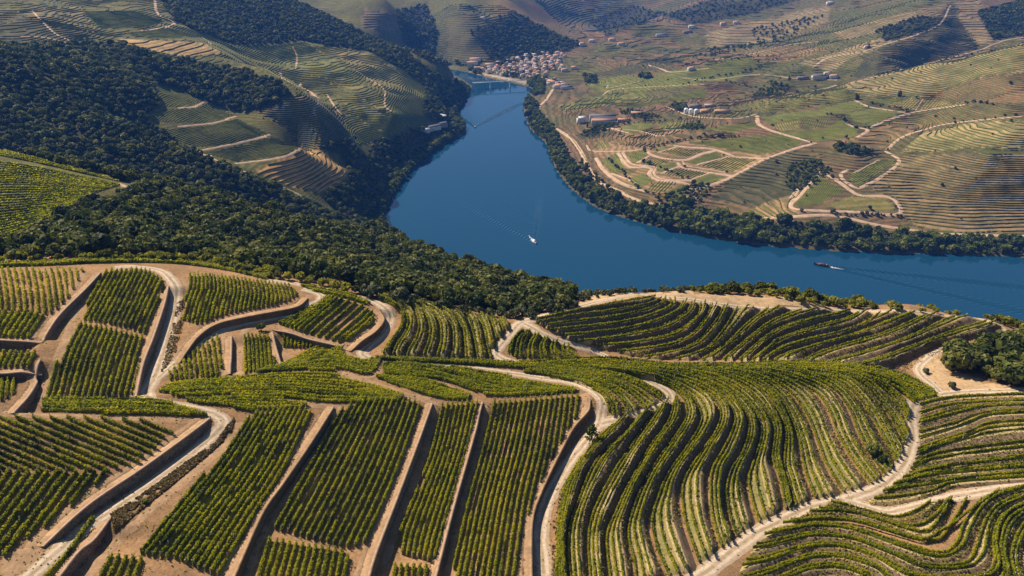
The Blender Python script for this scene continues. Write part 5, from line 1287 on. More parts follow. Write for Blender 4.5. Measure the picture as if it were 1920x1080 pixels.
# ------------------------------------------------------------------ trees
def crown_mesh(name, seed, mat, nleaf=230, flat=0.85, leaf=0.17, lobes=8):
    rg = np.random.default_rng(seed)
    cs = rg.normal(0, 1, (lobes, 3)); cs /= np.linalg.norm(cs, axis=1, keepdims=True)
    cs[:, 2] = np.abs(cs[:, 2]) * 0.9 - 0.15
    cs = cs * rg.uniform(0.35, 0.62, (lobes, 1)); cs[:, 2] *= flat
    cs = np.vstack([[0, 0, 0.1], cs]); rs = rg.uniform(0.30, 0.50, len(cs)); rs[0] = 0.55
    V, Q, T = [], [], []
    which = rg.integers(0, len(cs), nleaf)
    dirs = rg.normal(0, 1, (nleaf, 3)); dirs[:, 2] += 0.35; dirs /= np.linalg.norm(dirs, axis=1, keepdims=True)
    c = cs[which] + dirs * rs[which][:, None] * rg.uniform(0.8, 1.12, (nleaf, 1))
    nrm = dirs + rg.normal(0, 0.45, (nleaf, 3)); nrm /= np.linalg.norm(nrm, axis=1, keepdims=True)
    a = np.cross(nrm, rg.normal(0, 1, (nleaf, 3))); a /= np.linalg.norm(a, axis=1, keepdims=True); b = np.cross(nrm, a)
    s = leaf * rg.uniform(0.6, 1.4, (nleaf, 1))
    V = np.stack([c - a * s - b * s * .8, c + a * s - b * s * .8, c + a * s + b * s * .8, c - a * s + b * s * .8], 1).reshape(-1, 3)
    lobetint = rg.uniform(-0.18, 0.18, len(cs))
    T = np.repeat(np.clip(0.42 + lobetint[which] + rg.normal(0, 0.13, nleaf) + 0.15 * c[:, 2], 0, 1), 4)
    Q = np.arange(nleaf * 4).reshape(-1, 4)
    # dense inner mass per lobe: low octahedra
    oc = np.array([(1, 0, 0), (0, 1, 0), (-1, 0, 0), (0, -1, 0), (0, 0, 1), (0, 0, -1)], float)
    of = np.array([(0, 1, 4), (1, 2, 4), (2, 3, 4), (3, 0, 4), (1, 0, 5), (2, 1, 5), (3, 2, 5), (0, 3, 5)])
    Vo, Fo = [], []
    for k in range(len(cs)):
        Fo.append(of + len(V) + 6 * k); Vo.append(cs[k] + oc * rs[k] * 0.92)
    Vo = np.vstack(Vo); Fo = np.vstack(Fo)
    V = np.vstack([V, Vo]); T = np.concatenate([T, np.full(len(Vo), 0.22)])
    V[:, 2] += 0.75
    V[:, 2] = np.maximum(V[:, 2], 0.02)
    return new_mesh(name, V * 0.62, faces_q=Q, faces_t=Fo, mats=[M[mat]], tint=T)
def trunk_mesh(name):
    V, Q = [], []
    secs = [(0, 0, -0.12, 0.06), (0.01, 0, 0.2, 0.045), (0.03, 0.02, 0.5, 0.03)]
    for x, y, z, r in secs:
        for k in range(6): V.append((x + r * math.cos(k * math.pi / 3), y + r * math.sin(k * math.pi / 3), z))
    for s_ in range(2):
        for k in range(6): Q.append((s_ * 6 + k, s_ * 6 + (k + 1) % 6, s_ * 6 + 6 + (k + 1) % 6, s_ * 6 + 6 + k))
    # two limbs
    for ang in (0.6, 2.9, 4.6):
        b0 = len(V); dx, dy = math.cos(ang), math.sin(ang)
        for (t, z, r) in ((0.0, 0.28, 0.028), (0.28, 0.55, 0.014)):
            for k in range(4): V.append((dx * t + r * math.cos(k * math.pi / 2), dy * t + r * math.sin(k * math.pi / 2), z))
        for k in range(4): Q.append((b0 + k, b0 + (k + 1) % 4, b0 + 4 + (k + 1) % 4, b0 + 4 + k))
    return new_mesh(name, V, faces_q=Q, mats=[M["bark"]])
TRUNK = trunk_mesh("trunk")
CROWNS = {k: [crown_mesh("crown", 100 * i + j, k, **kw) for j in range(5)] for i, (k, kw) in enumerate({
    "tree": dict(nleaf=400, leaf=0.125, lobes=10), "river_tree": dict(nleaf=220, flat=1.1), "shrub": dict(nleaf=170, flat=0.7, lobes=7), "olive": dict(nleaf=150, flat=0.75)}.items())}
LOW = {k: [crown_mesh("crown", 900 + 100 * i + j, k, **kw) for j in range(5)] for i, (k, kw) in enumerate({
    "tree": dict(nleaf=180, leaf=0.165, lobes=8), "river_tree": dict(nleaf=180, leaf=0.165, flat=1.1, lobes=8), "shrub": dict(nleaf=80, leaf=0.24, flat=0.7, lobes=5), "olive": dict(nleaf=80, leaf=0.24, flat=0.75, lobes=5)}.items())}
VARC = {}
for k, lst in LOW.items():
    c_ = bpy.data.collections.new("crowns_" + k)
    for me in lst:
        ob = bpy.data.objects.new("crown", me); c_.objects.link(ob)
    VARC[k] = c_

def scatter(poly, spacing, rg, tol=0.05, jit=0.75, thin=0.0, ymin=0, ymax=1e9):
    W = castl(poly)
    lo = W.min(0)[:2] - 30; hi = W.max(0)[:2] + 30
    y0 = max(lo[1], ymin, 62); y1 = min(hi[1], ymax)
    gx, gy = np.meshgrid(np.arange(lo[0], hi[0], spacing), np.arange(y0, y1, spacing))
    gx = gx + rg.uniform(-jit, jit, gx.shape) * spacing * .6; gy = gy + rg.uniform(-jit, jit, gy.shape) * spacing * .6
    P = np.stack([gx.ravel(), gy.ravel(), zat(gx.ravel(), gy.ravel())], -1)
    px = to_px(P)
    k = inpoly(px, poly) & (P[:, 2] > 0.6)
    P = P[k]; px = px[k]
    if not len(P): return P
    hit = cast(px[:, 0], px[:, 1] - 3)
    k = (np.abs(hit[:, 1] - P[:, 1]) < tol * P[:, 1] + 25) | (P[:, 1] < hit[:, 1])
    P = P[k]
    if thin > 0: P = P[fbm(P[:, 0], P[:, 1], 35, 2) > -0.6 + thin]
    return P
def stuff_trees(name, label, kind, P, size, cat="trees"):
    if not len(P): return
    rg = np.random.default_rng(len(P))
    me = bpy.data.meshes.new(name); me.from_pydata([tuple(p) for p in P], [], [])
    a = me.attributes.new("sz", 'FLOAT', 'POINT'); a.data.foreach_set("value", (np.asarray(size) * np.ones(len(P))).astype(np.float32))
    a = me.attributes.new("rz", 'FLOAT', 'POINT'); a.data.foreach_set("value", (rg.random(len(P)) * 6.283).astype(np.float32))
    o = link(name, me); tag(o, label, cat, kind="stuff")
    ng = bpy.data.node_groups.new(name, "GeometryNodeTree")
    ng.interface.new_socket(name="Geometry", in_out='INPUT', socket_type='NodeSocketGeometry')
    ng.interface.new_socket(name="Geometry", in_out='OUTPUT', socket_type='NodeSocketGeometry')
    gi = ng.nodes.new("NodeGroupInput"); go = ng.nodes.new("NodeGroupOutput")
    ci = ng.nodes.new("GeometryNodeCollectionInfo"); ci.inputs["Collection"].default_value = VARC[kind]
    ci.inputs["Separate Children"].default_value = True; ci.inputs["Reset Children"].default_value = True
    ip = ng.nodes.new("GeometryNodeInstanceOnPoints"); ip.inputs["Pick Instance"].default_value = True
    na1 = ng.nodes.new("GeometryNodeInputNamedAttribute"); na1.data_type = 'FLOAT'; na1.inputs["Name"].default_value = "sz"
    na2 = ng.nodes.new("GeometryNodeInputNamedAttribute"); na2.data_type = 'FLOAT'; na2.inputs["Name"].default_value = "rz"
    cx = ng.nodes.new("ShaderNodeCombineXYZ")
    L = ng.links.new
    L(gi.outputs[0], ip.inputs["Points"]); L(ci.outputs[0], ip.inputs["Instance"])
    L(na1.outputs["Attribute"], ip.inputs["Scale"]); L(na2.outputs["Attribute"], cx.inputs["Z"]); L(cx.outputs[0], ip.inputs["Rotation"])
    L(ip.outputs[0], go.inputs[0])
    md = o.modifiers.new("scatter", 'NODES'); md.node_group = ng
def tree_things(name, label, cat, group, kind, P, size, trunk=True):
    """one top-level tree per point; crown and trunk are its parts"""
    rg = np.random.default_rng(len(P) + 5)
    protos = []
    for me in CROWNS[kind]:
        pass
    for p, s_ in zip(P, size):
        v = int(rg.integers(0, 5)); rz = float(rg.random() * 6.283)
        if trunk:
            e = empty(name, (float(p[0]), float(p[1]), float(p[2]) - 0.1), rz); e.scale = (float(s_),) * 3
            link("crown", CROWNS[kind][v], e); link("trunk", TRUNK, e)
        else:
            e = link(name, CROWNS[kind][v], loc=(float(p[0]), float(p[1]), float(p[2]) - 0.15)); e.rotation_euler = (0, 0, rz); e.scale = (float(s_),) * 3
        tag(e, label, cat, group)

rg = np.random.default_rng(21)
WA = [(-240, 482), (-240, 478), (0, 470), (60, 452), (100, 418), (160, 394), (230, 364), (300, 352), (400, 379), (520, 413), (640, 441), (690, 453), (722, 427), (790, 472), (860, 491), (960, 531), (1066, 556), (1062, 582), (1000, 588), (950, 588), (850, 576), (740, 556), (640, 532), (560, 518), (500, 508), (400, 493), (300, 481), (150, 484), (0, 486)]
PA = scatter(WA, 5.2, rg, thin=0.12)
PA2 = scatter([(250, 352), (520, 412), (640, 440), (610, 470), (470, 430), (300, 380)], 9, rg)
dA = np.hypot(PA[:, 0], PA[:, 1]); o_ = np.argsort(dA); PA = PA[o_]
szA = np.clip(rg.lognormal(1.72, 0.30, len(PA)), 3.2, 10.5)
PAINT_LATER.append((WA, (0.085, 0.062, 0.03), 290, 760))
near_k = 290
tree_things("oak_tree", "dark evergreen oak of the near wood just behind the vineyard crest", "oak tree", "oaks of the near wood", "tree", PA[:near_k], szA[:near_k] * 1.05)
stuff_trees("oak_wood", "dense dark oak wood filling the dip behind the vineyard crest", "tree", PA[near_k:], szA[near_k:], "wood")
WBS = [
    [(-240, 75), (0, 108), (60, 128), (130, 180), (200, 214), (255, 240), (330, 275), (380, 295), (460, 330), (545, 365), (600, 390), (655, 420), (705, 452), (640, 440), (520, 412), (400, 378), (300, 350), (230, 340), (120, 312), (0, 278), (-240, 262)],
    [(-240, 86), (130, 86), (230, 84), (280, 100), (330, 120), (460, 132), (520, 165), (530, 192), (480, 206), (450, 211), (400, 196), (312, 160), (290, 160), (250, 175), (258, 236), (200, 210), (130, 175), (60, 125), (0, 105), (-240, 90)],
    [(250, 175), (292, 160), (300, 200), (272, 216), (288, 232), (330, 262), (340, 272), (262, 240)],
    [(330, 110), (460, 140), (530, 160), (548, 180), (505, 184), (480, 208), (440, 200), (350, 140)],
    [(300, 0), (520, -10), (622, 34), (700, 70), (762, 96), (800, 128), (842, 152), (800, 165), (750, 128), (690, 96), (620, 86), (570, 76), (520, 80), (445, 85), (400, 70), (330, 42)],
    [(658, 335), (640, 290), (668, 272), (690, 300), (700, 268), (745, 255), (780, 243), (850, 232), (872, 246), (840, 268), (783, 307), (743, 357), (720, 407), (702, 442), (655, 415), (605, 372)],
    [(600, 280), (640, 288), (668, 262), (640, 262)],
    [(792, 200), (800, 165), (842, 150), (872, 158), (884, 168), (870, 193), (855, 213), (862, 236), (830, 232), (800, 222)],
    [(742, 20), (800, 8), (822, 60), (812, 116), (762, 95)], [(930, 62), (1000, 50), (1088, 82), (1070, 96), (1000, 110), (930, 124)],
    [(1832, 22), (1920, 0), (2200, -10), (2200, 45), (1920, 66), (1862, 76)],
    [(760, 98), (820, 122), (930, 126), (870, 120), (800, 112)], [(1640, 60), (1720, 30), (1780, 40), (1700, 66), (1660, 78)], [(1240, 30), (1330, 0), (1500, 0), (1420, 24), (1300, 48)],
    [(880, 60), (960, 20), (1080, 84), (930, 124)], [(1100, 40), (1180, 10), (1250, 25), (1140, 70)],
]
SPCS = [6.5, 7.5, 7.5, 7.5, 8.5, 6.5, 9, 7.5, 11, 11, 10, 11, 14, 26, 17, 26]
PB, SB = [], []
for poly, sp in zip(WBS, SPCS):
    p = scatter(poly, sp, rg, tol=0.06, thin=0.05)
    PB.append(p); SB.append(np.clip(rg.lognormal(math.log(min(sp * 0.98, 7.2)), 0.28, len(p)), 3, 13))
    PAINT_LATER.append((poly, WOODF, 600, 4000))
PB = np.vstack(PB); SB = np.concatenate(SB)
stuff_trees("hillside_wood", "dark mixed woods covering the shaded valley sides across the dip", "tree", PB, SB, "wood")

# riverside trees on both banks
BR = [(975, 178), (985, 178), (1003, 190), (1013, 215), (1042, 250), (1062, 285), (1092, 330), (1132, 362), (1180, 380), (1240, 387), (1320, 396), (1380, 414), (1480, 416), (1560, 422), (1640, 434), (1750, 446), (2180, 454), (2180, 490), (1780, 484), (1640, 479), (1500, 471), (1400, 461), (1330, 451), (1270, 440), (1180, 416), (1108, 392), (1055, 348), (1032, 310), (1015, 272), (985, 240), (974, 213)]
PR = scatter(BR, 7.0, rg, tol=0.05, thin=0.22)
szR = np.clip(rg.lognormal(math.log(8.0), 0.33, len(PR)), 3.5, 17)
prm = cast(to_px(PR)[:, 0], to_px(PR)[:, 1]); pxr = to_px(PR)
big = (pxr[:, 0] > 1240) & (pxr[:, 0] < 1420)
szR[big] *= 1.35
o_ = np.argsort(np.hypot(PR[:, 0], PR[:, 1]) / szR); PR = PR[o_]; szR = szR[o_]
tree_things("riverside_tree", "leafy tree of the thick belt along the right river bank", "tree", "trees of the right bank belt", "river_tree", PR[:280], szR[:280], trunk=False)
stuff_trees("riverside_wood", "belt of leafy trees and bushes along the right river bank", "river_tree", PR[280:], szR[280:], "trees")
PAINT_LATER.append((BR, (0.11, 0.09, 0.045), 800, 2600))
BL = [(872, 246), (850, 262), (790, 300), (750, 350), (728, 405), (722, 440), (705, 440), (712, 400), (728, 355), (770, 305), (830, 258), (850, 235), (850, 210), (868, 188), (882, 168), (895, 168), (880, 195), (862, 212), (876, 240)]
PLb = scatter(BL, 7.0, rg, tol=0.05)
stuff_trees("left_bank_trees", "leafy trees overhanging the left river bank", "river_tree", PLb, np.clip(rg.lognormal(math.log(9.0), 0.3, len(PLb)), 4, 15), "trees")

# fringe of shrubs along the crest of the near hill
SH1 = [(1062, 560), (1140, 545), (1200, 541), (1290, 541), (1290, 549), (1200, 549), (1140, 556), (1090, 572), (1062, 590)]
SH2 = [(1290, 540), (1370, 536), (1450, 545), (1540, 560), (1640, 575), (1740, 584), (1840, 592), (2180, 612), (2180, 634), (1895, 616), (1840, 596), (1700, 583), (1560, 578), (1430, 556), (1300, 550)]
SH3 = [(660, 545), (760, 562), (860, 584), (960, 590), (1062, 575), (1066, 590), (1000, 597), (930, 598), (850, 588), (740, 572), (690, 560)]
SH4 = [(-240, 490), (100, 487), (300, 484), (420, 496), (520, 512), (640, 540), (690, 555), (660, 552), (560, 530), (470, 515), (380, 494), (200, 488), (-240, 497)]
PS, SS, KS = [], [], []
for poly, sp, sz, kd in ((SH1, 3.4, 2.3, "olive"), (SH2, 3.1, 2.4, "shrub"), (SH3, 3.4, 2.9, "olive"), (SH4, 3.2, 3.2, "shrub")):
    p = scatter(poly, sp, rg, tol=0.08)
    s_ = np.clip(rg.lognormal(math.log(sz), 0.3, len(p)), 1.3, 5.5)
    o_ = np.argsort(-s_)
    PS.append((p[o_], s_[o_], kd))
for (p, s_, kd), (nm, lab, cat, grp, cap) in zip(PS, [
    ("olive_bush", "grey green bush on the crest between the wood and the river bowl", "bush", "grey bushes on the middle crest", 90),
    ("shrub", "yellow green shrub along the crest against the blue river", "shrub", "shrubs along the right crest", 230),
    ("olive_tree", "grey green olive in the fringe between the wood and the small terraces", "olive tree", "olives of the fringe below the wood", 110),
    ("roadside_shrub", "green shrub on the left crest at the edge of the wood", "shrub", "shrubs along the left crest", 60)]):
    tree_things(nm, lab, cat, grp, kd, p[:cap], s_[:cap], trunk=False)
    if len(p) > cap: stuff_trees(nm + "_fringe", "mixed " + lab.replace("shrub ", "low growth ").replace("bush ", "low growth ").replace("olive ", "low growth "), kd, p[cap:], s_[cap:], "bushes")
# grove on the right edge
GV = [(1756, 676), (1772, 664), (1802, 660), (1850, 656), (1895, 646), (2180, 636), (2180, 738), (1890, 726), (1830, 708), (1790, 696), (1762, 690)]
pg = scatter(GV, 4.2, rg, tol=0.2); pg = pg[np.argsort(to_px(pg)[:, 0])]; sg_ = np.clip(rg.lognormal(math.log(6.2), 0.25, len(pg)), 4, 9.5)
tree_things("grove_oak", "round dark oak in the grove beside the sandy clearing at the right edge", "oak tree", "oaks of the right edge grove", "tree", pg[:110], sg_[:110])
PAINT_LATER.append((GV, (0.12, 0.085, 0.045), 150, 330))
def single(name, label, cat, kind, px, size, base=True):
    p = cast(px[0], px[1])[0]
    tree_things(name, label, cat, None, kind, [p], [size])
single("round_bush", "large round olive bush standing out of the fringe beside the crest path", "bush", "olive", (755, 566), 6.2)
single("small_tree", "small lone tree with a thin trunk on the sandy clearing, nearer the vineyard", "tree", "olive", (1785, 728), 2.6)
single("small_tree", "tiny lone tree on the sandy clearing close to the grove", "tree", "olive", (1736, 700), 2.2)
single("dark_bush", "dark bush overgrowing the vine rows of the big terraced hillside", "bush", "tree", (1632, 850), 4.0)
single("dark_bush", "smaller dark bush near the lower end of the big terraced hillside", "bush", "tree", (1652, 866), 2.8)
single("leafy_bush", "leafy green bush at the corner of the rounded block above the short rows", "bush", "river_tree", (490, 620), 3.0)
single("yellow_bush", "low yellowish bush on the brown bank beside the lower left track", "bush", "shrub", (272, 945), 1.6)
# scattered small trees on the right slopes
def line_trees(pts, sp, size, kind="olive"):
    L = smooth_line(castl(pts)[:, :2], step=sp)
    return np.stack([L[:, 0], L[:, 1], zat(L[:, 0], L[:, 1])], -1)
OT = [line_trees(p, s_, 5) for p, s_ in [([(1547, 215), (1580, 222), (1592, 232)], 9), ([(1600, 240), (1630, 241)], 8), ([(1633, 195), (1700, 208)], 8), ([(1815, 193), (1860, 196)], 9), ([(1280, 160), (1340, 145), (1400, 135), (1455, 112)], 16),
      ([(1340, 118), (1400, 108)], 16), ([(1280, 125), (1330, 112), (1450, 108)], 18), ([(1380, 255), (1290, 262), (1210, 280)], 12), ([(1140, 300), (1200, 355), (1290, 372)], 9), ([(1360, 152), (1420, 165), (1490, 172)], 14), ([(1840, 97), (1760, 118), (1640, 146)], 22),
      ([(1790, 231), (1860, 222), (1940, 216)], 14), ([(1560, 402), (1640, 404), (1690, 408)], 7), ([(1120, 243), (1180, 232), (1250, 226), (1300, 222)], 11), ([(1230, 276), (1210, 283)], 7), ([(1250, 268), (1382, 256)], 12), ([(1290, 335), (1210, 305)], 10)]]
OT = np.vstack(OT); OT[:, :2] += rg.normal(0, 2.0, (len(OT), 2)); OT[:, 2] = zat(OT[:, 0], OT[:, 1])
so = np.clip(rg.lognormal(math.log(4.6), 0.25, len(OT)), 2.5, 8)
tree_things("lane_tree", "small dark round tree in the lines along the lanes of the right slopes", "tree", "small trees along the right bank lanes", "olive", OT[:260], so[:260], trunk=False)
CL = [([(1195, 142), (1215, 138), (1222, 146), (1200, 149)], 8, 10), ([(1095, 145), (1118, 142), (1120, 158), (1096, 156)], 8, 9), ([(1560, 275), (1590, 272), (1640, 288), (1600, 292), (1570, 285)], 8, 8.5), ([(1480, 310), (1530, 300), (1560, 320), (1520, 350), (1490, 360), (1470, 345)], 7, 5),
      ([(1085, 255), (1115, 235), (1150, 232), (1150, 240), (1110, 258)], 8, 6), ([(1160, 212), (1185, 206), (1215, 215), (1250, 222), (1210, 226)], 9, 6), ([(1260, 200), (1285, 195), (1290, 208), (1265, 210)], 8, 8), ([(1440, 155), (1480, 160), (1470, 180), (1410, 182)], 11, 6),
      ([(1275, 235), (1310, 233), (1325, 242), (1285, 245)], 9, 5.5), ([(985, 150), (1025, 148), (1020, 175), (1000, 180)], 8, 11), ([(940, 138), (975, 135), (975, 145), (945, 146)], 10, 9), ([(880, 130), (905, 133), (902, 142), (882, 138)], 10, 9), ([(1400, 60), (1480, 40), (1550, 30), (1500, 60), (1420, 75)], 22, 8),
      ([(1660, 78), (1740, 44), (1756, 55), (1700, 70)], 14, 8), ([(1290, 110), (1330, 95), (1500, 60), (1480, 75), (1350, 105)], 26, 7), ([(1300, 345), (1340, 350), (1310, 385), (1230, 375)], 10, 6), ([(1085, 290), (1110, 320), (1150, 355), (1170, 375), (1120, 350), (1090, 320)], 8, 6)]
PC, SC = [], []
for poly, sp, s_ in CL:
    p = scatter(poly, sp, rg, tol=0.08); PC.append(p); SC.append(np.clip(rg.lognormal(math.log(s_), 0.25, len(p)), 2.5, 14))
PC = np.vstack(PC); SC = np.concatenate(SC)
stuff_trees("groves", "scattered dark groves and hedges between the plots of the right slopes", "river_tree", PC, SC, "trees")
RB = [(1000, 185), (1180, 130), (1330, 90), (1600, 40), (2220, 90), (2220, 430), (1700, 420), (1400, 400), (1150, 340), (1060, 240)]
VIL = [(880, 131), (905, 126), (930, 119), (960, 111), (985, 104), (1010, 100), (1042, 99), (1062, 106), (1052, 119), (1064, 130), (1032, 136), (1022, 143), (1042, 150), (1066, 160), (1048, 170), (1030, 161), (1008, 151), (985, 150), (960, 147), (940, 143), (908, 138)]
VT = scatter(VIL, 26, rg, tol=0.08)
stuff_trees("village_trees", "garden trees between the houses of the village", "river_tree", VT, np.clip(rg.lognormal(math.log(6.5), 0.25, len(VT)), 3, 10), "trees")
PX_ = scatter(RB, 64, rg, thin=0.3)
stuff_trees("stray_bushes", "stray dark bushes dotted over the dry slopes of the right bank", "olive", PX_, np.clip(rg.lognormal(math.log(3.2), 0.35, len(PX_)), 1.5, 7), "bushes")
print("trees", len(PA), len(PB), len(PR), len(PLb), [len(p[0]) for p in PS], len(pg), len(OT), len(PC), len(PX_))

# lone pine beside the pale track
def pine(px, size):
    p = cast(px[0], px[1])[0]
    root = empty("pine_tree", (float(p[0]), float(p[1]), float(p[2]) - 0.1)); tag(root, "lone young pine standing at the fork of the pale tracks", "pine tree")
    rgp = np.random.default_rng(4); V, Q = [], []
    for k, (z, r) in enumerate([(0, 0.14), (size * .5, 0.10), (size, 0.03)]):
        for j in range(7): V.append((r * math.cos(j * .898), r * math.sin(j * .898), z))
    for s_ in range(2):
        for j in range(7): Q.append((s_ * 7 + j, s_ * 7 + (j + 1) % 7, s_ * 7 + 7 + (j + 1) % 7, s_ * 7 + 7 + j))
    link("trunk", new_mesh("trunk", V, faces_q=Q, mats=[M["bark"]]), root)
    V, Q, T = [], [], []
    for w in range(9):
        z = size * (0.32 + 0.66 * w / 8); R = size * 0.30 * (1 - 0.75 * (w / 8) ** 1.6) * rgp.uniform(.8, 1.15)
        for b_ in range(6):
            a = rgp.random() * 6.28; c0 = np.array([math.cos(a), math.sin(a), 0.25])
            for q_ in range(9):
                t = rgp.uniform(0.35, 1.05)
                c = np.array([0, 0, z]) + c0 * R * t + rgp.normal(0, 0.13, 3)
                n_ = rgp.normal(0, 1, 3) + np.array([0, 0, .8]); n_ /= np.linalg.norm(n_)
                x = np.cross(n_, rgp.normal(0, 1, 3)); x /= np.linalg.norm(x); y = np.cross(n_, x); s = rgp.uniform(.14, .30)
                i0 = len(V); V += [c - x * s - y * s, c + x * s - y * s, c + x * s + y * s, c - x * s + y * s]; Q.append((i0, i0 + 1, i0 + 2, i0 + 3)); T += [rgp.uniform(.2, .9)] * 4
    link("crown", new_mesh("crown", V, faces_q=Q, mats=[M["river_tree"]], tint=T), root)
pine((1110, 832), 6.6)
# ------------------------------------------------------------------ dry scrub on the banks
def scrub(poly, label, n, mat="scrub", size=0.2, hgt=0.4):
    rgq = np.random.default_rng(n)
    W = castl(poly); lo = W.min(0); hi = W.max(0)
    P = np.stack([rgq.uniform(lo[0], hi[0], n * 4), rgq.uniform(lo[1], hi[1], n * 4)], -1)
    P = np.concatenate([P, zat(P[:, 0], P[:, 1])[:, None]], 1)
    P = P[inpoly(to_px(P), poly)][:n]; m = len(P)
    k = vnoise(P[:, 0] * .5, P[:, 1] * .5) > -0.25; P = P[k]; m = len(P)
    if m == 0: return
    c = P + np.array([0, 0, 1.0]) * (rgq.random((m, 1)) * hgt)
    nr = rgq.normal(0, .7, (m, 3)) + [0, 0, .8]; nr /= np.linalg.norm(nr, axis=1, keepdims=True)
    a = np.cross(nr, rgq.normal(0, 1, (m, 3))); a /= np.linalg.norm(a, axis=1, keepdims=True); b = np.cross(nr, a)
    s = size * rgq.uniform(.5, 1.4, (m, 1))
    V = np.stack([c - a * s - b * s, c + a * s - b * s, c + a * s + b * s, c - a * s + b * s], 1).reshape(-1, 3)
    tag(link("dry_scrub" if mat == "scrub" else "weeds", new_mesh("scrub", V, faces_q=np.arange(m * 4).reshape(-1, 4), mats=[M[mat]], tint=np.repeat(rgq.random(m), 4))), label, "scrub", kind="stuff")
scrub([(440, 785), (432, 815), (385, 858), (320, 912), (260, 960), (215, 998), (208, 965), (270, 925), (345, 870), (405, 830), (425, 800)], "brown dry scrub on the bank right of the lower left track", 12000)
scrub([(347, 560), (345, 600), (330, 660), (312, 690), (302, 700), (308, 670), (322, 620), (332, 570)], "brown dry growth on the slope between the two tracks", 1500)
scrub([(1645, 697), (1690, 684), (1738, 664), (1765, 652), (1830, 640), (1880, 622), (1888, 634), (1800, 650), (1745, 670), (1700, 694), (1660, 702)], "golden dry growth on the lowest bank of the terraced bowl", 1800)
scrub([(1130, 798), (1110, 830), (1082, 868), (1050, 925), (1036, 985), (1032, 1085), (1046, 1085), (1060, 960), (1095, 880), (1125, 840)], "dry weeds along the right edge of the pale track", 1600)
scrub([(1730, 770), (1960, 760), (1960, 860), (1800, 860), (1725, 850)], "dry straw coloured grass in the patchy right slope", 2500)
scrub([(1060, 574), (1200, 548), (1300, 548), (1200, 556), (1100, 576), (1000, 600), (900, 598), (1000, 592)], "dry grass along the middle crest", 1800)

# weeds and grass tufts on the terraces and loose ones over the bare earth
gq = np.random.default_rng(61)
gp = cast(gq.uniform(-240, 2150, 10500), gq.uniform(500, 1085, 10500)); gp = gp[gp[:, 1] < 330]
PW = np.vstack(WEEDS + [gp]); PW[:, 2] = np.maximum(PW[:, 2], zat(PW[:, 0], PW[:, 1]))
print("weeds", len(PW))
k = fbm(PW[:, 0], PW[:, 1], 9, 3) > gq.uniform(-0.45, 0.25, len(PW)); PW = PW[k]; mW = len(PW)
cW = PW + np.array([0, 0, 1.0]) * gq.uniform(0.02, 0.28, (mW, 1))
nW = gq.normal(0, .8, (mW, 3)) + [0, 0, .6]; nW /= np.linalg.norm(nW, axis=1, keepdims=True)
aW = np.cross(nW, gq.normal(0, 1, (mW, 3))); aW /= np.linalg.norm(aW, axis=1, keepdims=True); bW = np.cross(nW, aW); sW = gq.uniform(.10, .30, (mW, 1))
VW = np.stack([cW - aW * sW - bW * sW * .7, cW + aW * sW - bW * sW * .7, cW + aW * sW + bW * sW * .7, cW - aW * sW + bW * sW * .7], 1).reshape(-1, 3)
tW = np.repeat(np.clip(0.45 + 0.9 * fbm(PW[:, 0], PW[:, 1], 14, 3) + gq.normal(0, .16, mW), 0, 1), 4)
tag(link("weeds", new_mesh("weeds", VW, faces_q=np.arange(mW * 4).reshape(-1, 4), mats=[M["weed"]], tint=tW)), "dry grass and green weeds on the terrace banks and bare earth of the near vineyard", "weeds", kind="stuff")

# ------------------------------------------------------------------ buildings
M["plaster"] = plain_mat("white_plaster", (0.82, 0.80, 0.76), 0.9, 0.06, 0.4)
M["ochre"] = plain_mat("ochre_plaster", (0.62, 0.46, 0.30), 0.9, 0.08, 0.4)
M["stone"] = plain_mat("grey_stone_wall", (0.42, 0.37, 0.31), 0.9, 0.12, 0.6)
def tile_mat(name, c):
    m, nt, b, o = nmat(name)
    g = nt.nodes.new("ShaderNodeTexCoord")
    w = N(nt, "ShaderNodeTexWave"); w.inputs["Scale"].default_value = 1.2; w.inputs["Distortion"].default_value = 0.6
    nt.links.new(g.outputs["Object"], w.inputs["Vector"])
    f = noise(nt, 0.9, 4)
    col = mixc(nt, 1.0, ramp(nt, f, [(0.3, tuple(x * .72 for x in c)), (0.7, tuple(min(1, x * 1.25) for x in c))]), ramp(nt, w.outputs["Fac"], [(0.0, (0.7, 0.7, 0.7)), (0.6, (1.1, 1.1, 1.1))]), 'MULTIPLY')
    nt.links.new(col, b.inputs["Base Color"]); b.inputs["Roughness"].default_value = 0.85
    return m
M["terracotta"] = tile_mat("terracotta_tiles", (0.50, 0.26, 0.16))
M["old_tile"] = tile_mat("weathered_tiles", (0.46, 0.37, 0.31))
M["slate"] = tile_mat("slate_roof", (0.17, 0.15, 0.16))
M["glass"] = plain_mat("window_glass", (0.03, 0.035, 0.045), 0.15, 0.1)
M["door"] = plain_mat("painted_door", (0.10, 0.07, 0.05))
M["white"] = plain_mat("white_paint", (0.80, 0.79, 0.77), 0.45, 0.03)
M["dark_hull"] = plain_mat("dark_hull", (0.035, 0.03, 0.03), 0.5)
M["red_cloth"] = plain_mat("red_awning", (0.12, 0.05, 0.045), 0.8)
M["wood"] = plain_mat("varnished_wood", (0.20, 0.11, 0.05), 0.5)
M["steel"] = plain_mat("painted_steel", (0.30, 0.36, 0.38), 0.5)
M["foam"] = plain_mat("foam", (0.72, 0.75, 0.76), 0.7, 0.15, 2.0)

